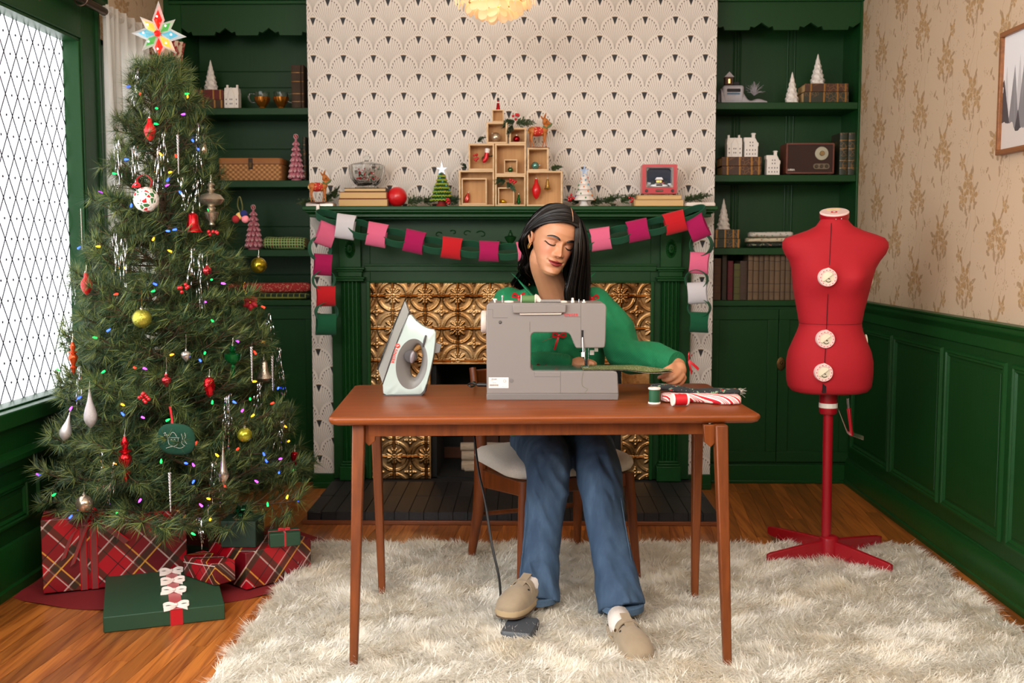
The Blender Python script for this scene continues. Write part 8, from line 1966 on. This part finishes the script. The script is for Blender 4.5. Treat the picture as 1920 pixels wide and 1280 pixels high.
# ---- head
ZT_=[0,.006,.015,.03,.05,.07,.09,.11,.13,.15,.17,.185,.2,.212,.222]
FT=[.066,.083,.090,.0885,.090,.089,.0875,.087,.095,.096,.091,.082,.065,.045,.002];WT=[.013,.023,.032,.042,.0505,.058,.0645,.0695,.0715,.073,.071,.066,.055,.040,.003];BT=[.04,.025,.008,-.012,-.032,-.06,-.08,-.092,-.1,-.1,-.095,-.085,-.068,-.045,-.002]
def e2(a,s):return math.exp(-(a/s)**2)
def disp(x,z):
 a=abs(x);h=float(np.interp(z,[.066,.071,.0765,.083,.095,.108,.120,.128],[0,.011,.0245,.024,.016,.009,.0045,0]));s=.0075+.004*e2(z-.077,.01)
 d=h*e2(x,s)+.008*e2(a-.0135,.005)*e2(z-.0755,.0055)-.0045*e2(a-.0065,.003)*e2(z-.0705,.0022)
 d+=-.010*e2(a-.031,.017)*e2(z-.114,.010)-.006*e2(a-.015,.006)*e2(z-.114,.008)+.0105*e2(a-.032,.0125)*e2(z-.1105,.008)-.0022*e2(a-.032,.013)*e2(z-.1195,.0018)-.002*e2(a-.033,.013)*e2(z-.1035,.0016)
 d+=.003*e2(a-.028,.02)*e2(z-.130,.006)+.005*e2(a-.044,.018)*e2(z-.087,.016)
 zl=.0502+4.5*x*x;k=1/(1+math.exp((a-.025)/.0015))
 d+=(.0072*e2(z-zl-.0052,.0042)*e2(x,.019)+.0085*e2(z-zl+.0062,.0052)*e2(x,.017)-.0062*e2(z-zl,.0015))*k-.003*e2(a-.028,.004)*e2(z-.0535,.005)
 d+=-.0014*e2(x,.004)*e2(z-.065,.005)+.005*e2(x,.016)*e2(z-.016,.011)-.0028*e2(x,.018)*e2(z-.0325,.005)
 return d
def hp(z):return[float(np.interp(z,ZT_,q))for q in(FT,WT,BT)]
def facept(x,z,off=0.0):
 f,w,bk=hp(z);s=min(0.995,abs(x)/w)**(1/.9);yc,hd=(f+bk)/2,(f-bk)/2;return HL(x,-(yc+hd*math.sqrt(1-s*s)**.8+disp(x,z)+off),z)
bodym=MB();NR,NS=150,132;rings=[]
for j in range(NR+1):
 z=.222*(0.5-0.5*math.cos(PI*(0.04+0.92*j/NR)))/(0.5-0.5*math.cos(PI*0.96));z=min(.2218,z);f,w,bk=hp(z);yc,hd=(f+bk)/2,(f-bk)/2;ring=[]
 for i in range(NS):
  u=i/NS*2-1;ph=PI*math.copysign(abs(u)**1.35,u);s,c_=math.sin(ph),math.cos(ph);X_=w*math.copysign(abs(s)**.9,s);Y_=yc+hd*math.copysign(abs(c_)**(.8 if c_>0 else 1),c_)
  if c_>0:Y_+=disp(X_,z)*min(1,c_*2.5)
  ring.append(HL(X_,-Y_,z))
 rings.append(ring)
bodym.loft(rings)
for s_ in(-1,1):
 ep=[HL(s_*(.071+q[2]),q[0],q[1])for q in((.002,.094,0),(-.003,.10,.004),(-.004,.112,.008),(.002,.122,.011),(.012,.125,.013),(.020,.118,.013),(.020,.105,.010),(.012,.093,.006),(.004,.084,.003),(0,.082,.001))]
 bodym.tube(smoothpath(ep,4),0.0042,8);bodym.sphere(HL(s_*.071,.008,.104),(.006,.012,.020),12,8,HR)
# ---- body: lofted limbs fused by a voxel remesh
def fuse(mb,name,vox,smooth_it=6):
 me=bpy.data.meshes.new(name);me.from_pydata(mb.v,[],mb.f);bm=bmesh.new();bm.from_mesh(me);bmesh.ops.recalc_face_normals(bm,faces=bm.faces);bm.to_mesh(me);bm.free()
 o=bpy.data.objects.new(name,me);COL.objects.link(o);r=o.modifiers.new('r','REMESH');r.mode='VOXEL';r.voxel_size=vox
 s=o.modifiers.new('s','SMOOTH');s.factor=0.5;s.iterations=smooth_it
 ev=bpy.data.meshes.new_from_object(o.evaluated_get(bpy.context.evaluated_depsgraph_get()));bpy.data.objects.remove(o);bpy.data.meshes.remove(me)
 V=np.empty(len(ev.vertices)*3);ev.vertices.foreach_get('co',V);F=[tuple(p.vertices)for p in ev.polygons];bpy.data.meshes.remove(ev);return V.reshape(-1,3),F
def seg(mb,pts,r,n=16,k=6,flat=1.0):
 pp=smoothpath(pts,k);rr=[float(np.interp(i/(len(pp)-1),np.linspace(0,1,len(r)),r))for i in range(len(pp))];mb.tube(pp,rr,n,flat=flat)
 mb.sphere(pp[0],rr[0]*.98,12,8);mb.sphere(pp[-1],rr[-1]*.98,12,8)
NB=P(1040,552,3.93);SHR,ELR,WRR=P(946,578,3.94),P(962,692,3.86),P(1074,686,3.665);SHL,ELL,WRL=P(1124,574,3.94),P(1172,664,3.80),P(1272,684,3.60)
KR,KL=P(1028,874,3.62),P(1122,876,3.62);HPR,HPL=P(1005,826,4.02),P(1092,826,4.02);ANR,ANL=P(1008,1128,3.475),P(1160,1150,3.405)
bd=MB()
seg(bd,[NB+Vector((0,0.0,-0.10)),NB+Vector((0,-.012,0.0)),HL(-.002,.018,.03),HL(0,.01,.07)],[.075,.058,.050,.052]);bd.sphere(NB+Vector((0,0.01,-.09)),(.17,.085,.085),20,12);bd.sphere(NB+Vector((0,0.03,-.25)),(.145,.10,.20),20,12)
seg(bd,[NB+Vector((0,.04,-.3)),(HPR+HPL)/2],[.12,.14]);seg(bd,[SHR,ELR,WRR],[.048,.042,.024]);seg(bd,[SHL,ELL,WRL],[.048,.042,.024])
for a,k_,an in((HPR,KR,ANR),(HPL,KL,ANL)):seg(bd,[a,k_+Vector((0,.03,-.02))],[.07,.042]);seg(bd,[k_+Vector((0,.03,-.02)),k_.lerp(an,.4)+Vector((0,.02,0)),an],[.042,.042,.030])
def finger(pts,r):seg(bd,pts,r,10,4)
q=lambda px,py,Y:P(px,py,Y)
bd.sphere(q(1270,696,3.575),(.030,.022,.036),16,10,Matrix.Rotation(.5,3,'Y'));seg(bd,[WRL,q(1271,694,3.58)],[.024,.030])
for pts,r in(((q(1266,690,3.56),q(1256,696,3.535),q(1246,703,3.525),q(1235,707.5,3.53)),(.0105,.0098,.009,.007)),((q(1274,697,3.55),q(1264,706,3.525),q(1252,712,3.53),q(1243,711,3.545)),(.011,.010,.009,.0075)),((q(1280,703,3.555),q(1272,713,3.535),q(1260,717,3.54),q(1251,714.5,3.555)),(.0105,.0098,.009,.0075)),((q(1283,708,3.57),q(1278,717,3.555),q(1269,720,3.56),q(1261,717,3.57)),(.0095,.0088,.008,.0068)),((q(1266,684,3.575),q(1258,688,3.55),q(1250,692,3.545),q(1242,695,3.548)),(.012,.0105,.0095,.0075))):finger(pts,r)
seg(bd,[WRR,q(1086,682,3.65)],[.024,.026]);bd.sphere(q(1088,681,3.648),(.030,.036,.014),14,8)
for k in range(4):finger((q(1094,679.5+k*.5,3.665-k*.017),q(1104,677+k*.8,3.655-k*.018),q(1112,679+k,3.65-k*.018),q(1117-k*1.5,681.5+k*.7,3.648-k*.018)),(.0095,.009,.0082,.0068))
finger((q(1088,685,3.615),q(1094,686,3.60),q(1102,686.5,3.595)),(.0115,.010,.0078))
V,F=fuse(bd,'body',.0042,5)
n0=len(bodym.v);bodym.v+=[tuple(v)for v in V];bodym.f+=[tuple(i+n0 for i in f)for f in F]
bodym.build('body',M_SKIN,per,W=True,smooth=75)
for px,py,Y in((1236.5,706,3.522),(1243,694,3.537)):MB().sphere(q(px,py,Y),(.006,.002,.0045),10,6).build('nail',mat('nail',C(214,150,130),.25),per,W=True)
# ---- brows, lashes, earring, nose ring
M_HAIR,nt,b=new_mat('black_hair');b.inputs['Base Color'].default_value=C(17,12,11);b.inputs['Roughness'].default_value=.40;b.inputs['Specular IOR Level'].default_value=.6
for s_ in(-1,1):
 bp=[facept(s_*a,zz,.0012)for a,zz in((.012,.1275),(.02,.1315),(.032,.1345),(.044,.1335),(.053,.1285))]
 MB().tube(smoothpath(bp,4),[(.0011,.0042*k)for k in(.7,.85,.95,1,1,1,1,1,1,.95,.9,.85,.75,.65,.5,.35,.2)],8).build('eyebrow',M_HAIR,per,W=True,smooth=80)
 lp_=[facept(s_*a,zz,.0006)for a,zz in((.0185,.1085),(.024,.1050),(.032,.1030),(.041,.1045),(.048,.1085),(.0515,.111))];pp=smoothpath(lp_,5)
 ls=MB().tube(pp,[.0008+.0016*math.sin(PI*min(1,.15+k/len(pp)*.8))for k in range(len(pp))],6)
 for k in range(6,len(pp)-1,2):
  p=pp[k];ls.tube([p,p+HR@Vector((s_*.0012*(k-10)*.35,-.0055,-.0026)),p+HR@Vector((s_*.0016*(k-10)*.4,-.0085,-.0018))],[.0006,.0004,.0002],4)
 ls.build('eyelashes',mat('lash_black',C(16,11,10),.6),per,W=True)
MB().tube([HL(-.0755,.004+.008*math.cos(t),.074+.0095*math.sin(t))for t in[2*PI*k/20 for k in range(21)]],.0020,8).build('earring',mm('gold_hoop',(206,160,90)),per,W=True)
nr=[facept(-.004+.004*math.cos(t),.0705+.0045*math.sin(t),.0035)for t in[PI+PI*k/8 for k in range(9)]];MB().tube(nr,.0005,5).build('nose_ring',M_CHR,per,W=True)
# ---- hair
rs3=np.random.default_rng(4);cap=MB()
def capf(u,v):
 a=2*PI*u;el=PI*v;return Vector((.0835*math.sin(el)*math.sin(a),.002+.111*math.sin(el)*math.cos(a),.118+.1165*math.cos(el)))
NU,NV=56,40;ok={}
for j in range(NV):
 for i in range(NU):p=capf(i/NU,(j+.001)/(NV-.9));ok[(i,j)]=(p.y>-.022-1.18*(p.z-.13)and p.z>.03);cap.v.append(tuple(HL(*p)))
for j in range(NV-1):
 for i in range(NU):
  k=(i+1)%NU
  if all(ok[t]for t in((i,j),(k,j),(k,j+1),(i,j+1))):cap.f.append((j*NU+i,j*NU+k,(j+1)*NU+k,(j+1)*NU+i));cap.mi.append(0)
hair=cap.build('hair',M_HAIR,per,W=True,smooth=80)
def hl(*a):return np.array(HL(*a))
def pw(*a):return np.array(P(*a))
GU={'left':([hl(.012,-.090,.188),hl(-.022,-.091,.187),hl(-.052,-.066,.171),hl(-.074,-.024,.142),hl(-.082,.014,.116),hl(-.080,.034,.082),pw(990,488,3.87),pw(972,515,3.93),pw(958,532,3.99)],[hl(.012,.04,.232),hl(-.03,.05,.224),hl(-.062,.055,.190),hl(-.080,.055,.145),hl(-.084,.055,.105),hl(-.08,.06,.06),pw(1000,498,3.93),pw(990,524,3.98),pw(984,548,4.04)]),'right':([hl(.014,-.090,.188),hl(.034,-.091,.184),pw(1074,430,3.728),pw(1076,455,3.716),pw(1075,480,3.716),pw(1071,504,3.726),pw(1066,528,3.738),pw(1062,552,3.750),pw(1072,596,3.79)],[hl(.012,.04,.232),hl(.045,.045,.222),pw(1088,415,3.82),pw(1097,440,3.82),pw(1101,468,3.82),pw(1102,496,3.83),pw(1102,524,3.84),pw(1101,552,3.85),pw(1097,600,3.87)]),'back':([hl(-.06,.10,.17),hl(-.064,.105,.14),hl(-.066,.105,.11),hl(-.066,.10,.08),hl(-.064,.09,.05),hl(-.06,.08,.02),hl(-.06,.075,-.02),pw(1000,540,4.03),pw(1000,570,4.07)],[hl(.06,.10,.17),hl(.064,.105,.14),hl(.066,.105,.11),hl(.066,.10,.08),hl(.064,.09,.05),hl(.06,.08,.02),hl(.06,.075,-.02),pw(1090,540,4.03),pw(1090,570,4.07)])}
def lock(name,A,B,N,lift):
 A,B=np.array(A),np.array(B);n=40;vs=[];fs=[]
 for k in range(N):
  s=rs3.random();ctl=A*(1-s)+B*s+np.outer(np.linspace(0.15,1,9)**1.5,rs3.normal(0,.0045,3));bow=np.sin(PI*s)
  if lift is not None:ctl[1:6]+=lift*bow*np.array([.3,1,1,.7,.3])[:,None]
  pp=np.array(smoothpath([Vector(c_)for c_ in ctl],5));L=len(pp);lo_=(pp-np.array(HO))@np.array(HR)/HS;lo_[:,2]+=.11;e_=np.stack([lo_[:,0]/.0845,(lo_[:,1]-.002)/.112,(lo_[:,2]-.118)/.1175],1);q_=np.linalg.norm(e_,axis=1);f_=np.where((q_<1)&(lo_[:,2]>.05)&(lift is not None),1/q_,1.0);lo_[:,0]*=f_;lo_[:,1]=.002+(lo_[:,1]-.002)*f_;lo_[:,2]=.118+(lo_[:,2]-.118)*f_-.11;pp=(lo_*HS)@np.array(HR).T+np.array(HO);cen=np.array(HO)
  t=np.gradient(pp,axis=0);o=pp-cen;o[:,2]*=.3;sd=np.cross(t,o);sd/=np.linalg.norm(sd,axis=1)[:,None]+1e-9;nn_=np.cross(sd,t);nn_/=np.linalg.norm(nn_,axis=1)[:,None]+1e-9;ta=rs3.normal(0,.55);sd=sd*math.cos(ta)+nn_*math.sin(ta);w=(.0009+.0010*rs3.random())*np.interp(np.arange(L),[0,3,L-8,L-1],[.5,1,1,.15]);off=o/np.linalg.norm(o,axis=1)[:,None]*rs3.random()*.007
  b0=len(vs);vs+=list(map(tuple,pp+off-sd*w[:,None]))+list(map(tuple,pp+off+sd*w[:,None]));fs+=[(b0+i,b0+i+1,b0+L+i+1,b0+L+i)for i in range(L-1)]
 mb=MB();mb.v=vs;mb.f=fs;mb.mi=[0]*len(fs);o=mb.build(name,M_HAIR,hair,W=True,smooth=80,fix=False);o['kind']='stuff'
lock('strands',*GU['left'],1300,np.array(HR@Vector((-.006,.0,.004))));lock('strands',*GU['right'],1300,np.array(HR@Vector((.006,.0,.004))));lock('strands',*GU['back'],350,None);lock('strands',[hl(.03,.05,.16),hl(.045,.04,.14),pw(1060,455,3.80),pw(1059,475,3.81),pw(1057,492,3.83),pw(1055,506,3.85),pw(1054,525,3.87),pw(1055,548,3.87),pw(1056,585,3.90)],GU['right'][1],500,None)
pt=[HL(.0125,.002-.1205*math.cos(e),.118+.1265*math.sin(e))for e in np.linspace(.68,1.25,12)];MB().tube(pt,[(.0016*math.sin(PI*(.1+.8*k/11)),.0008)for k in range(12)],6).build('parting',M_SKIN,hair,W=True)
# ---- sweater
def m_knit(name,c,sc=900):
 m,nt,b=new_mat(name);x,y,z=xyz(wpos());w=(x*sc).sn()*(z*sc*.8).sn();k=nz(wpos(),12,3);setc(b,mixc(k*.6,C(*c),tuple(v*.72 for v in C(*c)[:3])+(1,)));b.inputs['Roughness'].default_value=.9;bump(b,w*.5+k*.3,.35,.002);return m
M_SWT=m_knit('green_knit',(14,120,74));sw=MB();cx=NB.x;rings=[]
for z,hw_,hd_,yo in((.535,.175,.125,.07),(.56,.195,.145,.06),(.66,.185,.14,.05),(.78,.180,.135,.04),(.90,.192,.130,.025),(.98,.20,.118,.015),(1.035,.180,.10,.012),(1.078,.130,.078,.012),(1.108,.092,.064,.012)):
 rings.append([(cx+.005+hw_*math.copysign(abs(math.cos(t))**.85,math.cos(t)),NB.y+yo+hd_*math.copysign(abs(math.sin(t))**.9,math.sin(t)),z)for t in[2*PI*i/40 for i in range(40)]])
sw.loft(rings)
def fold(pts,r):seg(sw,pts,r,20,8)
fold([SHR+Vector((.02,0,.012)),SHR.lerp(ELR,.5)+Vector((-.01,0,0)),ELR,ELR.lerp(WRR,.55)+Vector((0,0,.004)),WRR+Vector((-.035,0.005,0))],[.070,.066,.062,.056,.044])
fold([SHL+Vector((-.025,0,.008)),SHL.lerp(ELL,.5)+Vector((.012,0,.004)),ELL+Vector((.0,0,.0)),ELL.lerp(WRL,.5)+Vector((.005,0,.006)),WRL+Vector((-.028,.03,.006))],[.070,.068,.064,.056,.044])
V,F=fuse(sw,'sweater',.006,8)
for i,v in enumerate(V):
 p=Vector(v);n1=mnoise.noise(Vector((p.x*16+p.z*14,p.y*9,p.z*16-p.x*10)));n2=mnoise.noise(Vector((p.x*34+p.z*26,p.y*12,p.z*30-p.x*20)));V[i,1]-=.013*n1+.006*n2;V[i,2]+=.008*n1+.003*n2
ve=[P(970,524,3.86),P(1040,598,3.80),P(1106,524,3.86)]
def inV(p):
 if p[1]>NB.y+.035:return False
 t=(ve[0].z-p[2])/(ve[0].z-ve[1].z);return p[2]>ve[1].z and(t<0 and abs(p[0]-cx)<.062 or ve[0].x+(ve[1].x-ve[0].x)*t<p[0]<ve[2].x+(ve[1].x-ve[2].x)*t)
cen=V[np.array([f[0]for f in F])];F2=[f for f,c_ in zip(F,cen)if not inV(c_)]
mb=MB();mb.v=[tuple(v)for v in V];mb.f=F2;mb.mi=[0]*len(F2);swt=mb.build('sweater',M_SWT,per,W=True,smooth=80)
fr_i=V[:,1]<NB.y+.02;VF=V[fr_i]
def surfy(x,z):return float(VF[np.argmin((VF[:,0]-x)**2+(VF[:,2]-z)**2),1])
M_RIB2=m_knit('green_rib_knit',(16,116,72),500)
for a,b_ in((0,1),(2,1)):
 pts=[Vector((lambda q_:(q_.x,surfy(q_.x,q_.z)-.004,q_.z))(ve[a].lerp(ve[b_],t)))for t in np.linspace(-.12,1,10)]
 dv=Vector((.016 if a else-.016,-.002,.012));MB().strip(smoothpath(pts,3),dv*1.1,th=.006).build('neckband',M_RIB2,swt,W=True,smooth=50)
for c_,d_,r_ in((WRR+Vector((-.018,.003,0)),(WRR-ELR),.038),(WRL+Vector((-.012,.014,.002)),(WRL-ELL),.044)):
 d_=d_.normalized();cf_=MB();cf_.tube([c_-d_*.035,c_-d_*.02,c_+d_*.012,c_+d_*.016,c_+d_*.006],[r_*1.12,r_*1.08,r_,r_*.92,r_*.8],40);cf_.build('cuff',M_RIB2,swt,W=True,smooth=60)
def rbow(px,py,dy=0.0,s=1.0,tail=((0.004,-.03),(-.012,-.055))):
 p=P(px,py,3.85);p.y=surfy(p.x,p.z)-.006-dy
 o=MB().sphere(p,(.006*s,.005,.006*s),10,8).build('ribbon_knot',M_RIB,swt,W=True)
 for k in(-1,1):MB().strip(smoothpath([p,p+Vector((k*.016*s,-.006,.012*s)),p+Vector((k*.026*s,-.004,.002)),p+Vector((k*.014*s,-.002,-.004)),p],4),Vector((.001,-.003,.008*s)),th=.0008).build('ribbon_loop',M_RIB,swt,W=True)
 for tx,tz in tail:MB().strip(smoothpath([p,p+Vector((tx*.6,-.006,tz*.5)),p+Vector((tx,-.002,tz))],4),Vector((.008*s,0,.002)),th=.0008).build('ribbon_tail',M_RIB,swt,W=True)
rbow(973,557,0,1,((-.002,-.03),));rbow(1110,560);rbow(1048,628,0,1,((-.016,-.05),(-.058,-.02)));rbow(1016,680,.0)
pb=P(1291,676,3.62);
for d_ in((.035,-.03),(.012,-.045),(.0,.028),(.012,.02)):MB().strip(smoothpath([pb,pb+Vector((d_[0]*.5,-.004,d_[1]*.6+.004)),pb+Vector((d_[0],0,d_[1]))],4),Vector((.004,0,.008)),th=.0008).build('ribbon_tail',M_RIB,swt,W=True)
# ---- jeans
m,nt,b=new_mat('blue_denim');x,y,z=xyz(wpos());tw_=((x+z)*1500.0).sn();k=nz(smul(wpos(),(1,1,.25)),30,4,.6);f_=nz(wpos(),7,3)
setc(b,mixc((k*.6+f_*.5-.25).sm(.15,.75),C(44,66,92),C(86,112,140)));b.inputs['Roughness'].default_value=.85;bump(b,tw_*.3+k,.3,.002);M_DEN=m
jn=MB();jn.sphere((HPR+HPL)/2+Vector((0,.03,.015)),(.185,.15,.10),24,14)
for a,k_,an,o_ in((HPR,KR,ANR,-.005),(HPL,KL,ANL,.012)):
 sh=k_+Vector((0,.0,-.07));hm=an+Vector((o_,.005,.004 if o_<0 else.012));pp=smoothpath([a,a.lerp(k_,.5)+Vector((0,0,.012)),k_+Vector((0,-.005,-.008)),sh.lerp(hm,.3)+Vector((0,-.006,0)),sh.lerp(hm,.7),hm],6);rr_=[.098,.090,.078,.066,.070,.081]
 jn.tube(pp,[float(np.interp(i/(len(pp)-1),np.linspace(0,1,6),rr_))for i in range(len(pp))],28)
V,F=fuse(jn,'jeans',.0065,6)
for i,v in enumerate(V):
 p=Vector(v);d_=.014*mnoise.noise(Vector((p.x*15,p.y*9,p.z*5)))+.009*mnoise.noise(Vector((p.x*22,p.y*12,p.z*22+p.x*34)))*(1.5 if.4<p.z<.6 or p.z<.2 else.7);V[i,1]-=d_;V[i,0]+=d_*.5
mb=MB();mb.v=[tuple(v)for v in V];mb.f=F;mb.mi=[0]*len(F);jns=mb.build('jeans',M_DEN,per,W=True,smooth=80)
M_STI=mat('denim_hem',C(70,94,120),.85,bmp=(400,.5,.002),var=(200,.35))
for an,o_ in((ANR,-.005),(ANL,.012)):
 c_=an+Vector((o_,.005,.014 if o_<0 else.024));MB().lathe([(.0675,-.012),(.0705,-.010),(.0715,.010),(.069,.012)],40,c_).build('hem',M_STI,jns,W=True)
for k_,an,sx_ in((KR,ANR,-1),(KL,ANL,1)):
 MB().tube(smoothpath([k_+Vector((sx_*.058,-.035,.01)),k_.lerp(an,.4)+Vector((sx_*.062,-.03,0)),an+Vector((sx_*.066,-.03,.03))],6),.0012,5).build('side_seam',M_STI,jns,W=True)
# ---- socks and clogs
M_SOCK=m_knit('white_rib_sock',(226,216,208),1400);M_SUE=mat('taupe_suede',C(150,132,108),.85,var=(18,.28),bmp=(300,.35,.002),sheen=.2);M_SOLE=mat('cork_sole',C(176,152,118),.8,bmp=(400,.5,.002));M_TREAD=mat('sole_dark',C(84,66,50),.8)
def clog(label,heel,toe,z0,pitch,an):
 d=toe-heel;yaw=math.atan2(d.y,d.x)
 r=T('clog',label,'shoe',(heel.x,heel.y,z0),yaw,'taupe suede clogs');r.rotation_euler=(0,pitch,yaw);L=.262
 def hw_(t):return float(np.interp(t,[0,.03,.1,.2,.35,.5,.62,.74,.84,.91,.96,.985,1],[.012,.024,.032,.035,.036,.042,.048,.051,.049,.043,.033,.022,.006]))
 out=[(L*t,-hw_(t))for t in np.linspace(0,1,40)]+[(L*t,hw_(t))for t in np.linspace(1,0,40)]
 MB().loft([[(x,y*.97,z)for x,y in out]for z in(0,.006)]).build('tread',M_TREAD,r,smooth=40);MB().loft([[(x,y*s,z)for x,y in out]for s,z in((.98,.006),(1.03,.010),(1.02,.024),(.97,.027))]).build('sole',M_SOLE,r,smooth=50)
 up=MB();rings=[]
 for t in np.linspace(.40,1.0,36):
  h=.026+.052*math.sin(PI*.5*min(1,(1.012-t)/.42))**.8*(1 if t>.46 else 1.0);w=hw_(t)*1.0
  rings.append([(L*t-.012*math.sin(PI*i/18)*(t<.43),w*math.cos(PI*i/18)*(1 if i not in(0,18)else 1.0),.024+(h-.018)*math.sin(PI*i/18)**.75)for i in range(19)])
 rings.append([(L*1.002,0,.026)]*19);up.loft(rings,cap=False,closed=False);up.build('upper',M_SUE,r,smooth=70)
 MB().tube([(L*t,s_*hw_(t)*.97,.030+.018*max(0,(t-.1)/.3))for s_,t in[(-1,t)for t in np.linspace(.40,.02,10)]+[(1,t)for t in np.linspace(.02,.40,10)]],[(.004,.013)]*20,8).build('heel_rim',M_SUE,r,smooth=70)
 MB().strip(smoothpath([(L*.48+.018,-hw_(.5)*1.02,.030),(L*.49,-hw_(.5)*.86,.070),(L*.48,-.016,.090),(L*.48,.016,.090),(L*.49,hw_(.5)*.86,.070),(L*.48+.012,hw_(.5)*1.02,.030)],5),Vector((.024,0,-.003)),th=.0035).build('strap',M_SUE,r,smooth=50)
 MB().strip([(L*.36,0,.104),(L*.44,0,.096),(L*.56,0,.0835),(L*.62,0,.079)],Vector((0,.030,0)),th=.0035).build('tongue',M_SUE,r,bev=.001);MB().lathe([(.005,0),(.005,.002)],14,(L*.50,-.041,.066),Matrix.Rotation(1.1,3,'X')).build('buckle',mm('brass_dull',(150,120,80)),r)
 for s_ in(-1,1):MB().sphere((L*.585,s_*.029,.0665),(.013,.0075,.006),12,8,Matrix.Rotation(-s_*.75,3,'X')).build('cutout_shade',mat('clog_shade_patch',C(46,38,32),.9),r)  # dark lenses laid on the upper as the shade of openings
 return r
hR,tR_=P(1012,1138,3.52),P(958,1172,3.33);rot_=clog('taupe suede clog pressing on the grey foot pedal',hR,Vector((tR_.x,tR_.y,hR.z)),.062,-.02,ANR)
hL_,tL_=G(1150,1188,.02),G(1206,1246,.02);clog('taupe suede clog standing on the fur rug',hL_,tL_,.016,0,ANL)
for k_,an,hh,tt,zz in((KR,ANR,hR,tR_,.07),(KL,ANL,hL_,tL_,.024)):
 dd=(tt-hh);dd.z=0;dd.normalize();c_=Vector((hh.x,hh.y,0))+dd*.06
 s_=MB();s_.tube(smoothpath([an+Vector((0,.01,.06)),an+Vector((0,.005,0)),Vector((c_.x,c_.y,zz+.055)),Vector((c_.x,c_.y,zz+.035))+dd*.05,Vector((c_.x,c_.y,zz+.026))+dd*.13],5),[float(v)for v in np.interp(np.linspace(0,1,21),[0,.3,.6,.8,1],[.039,.036,.038,.033,.022])],20);s_.build('sock',M_SOCK,per,W=True,smooth=80)
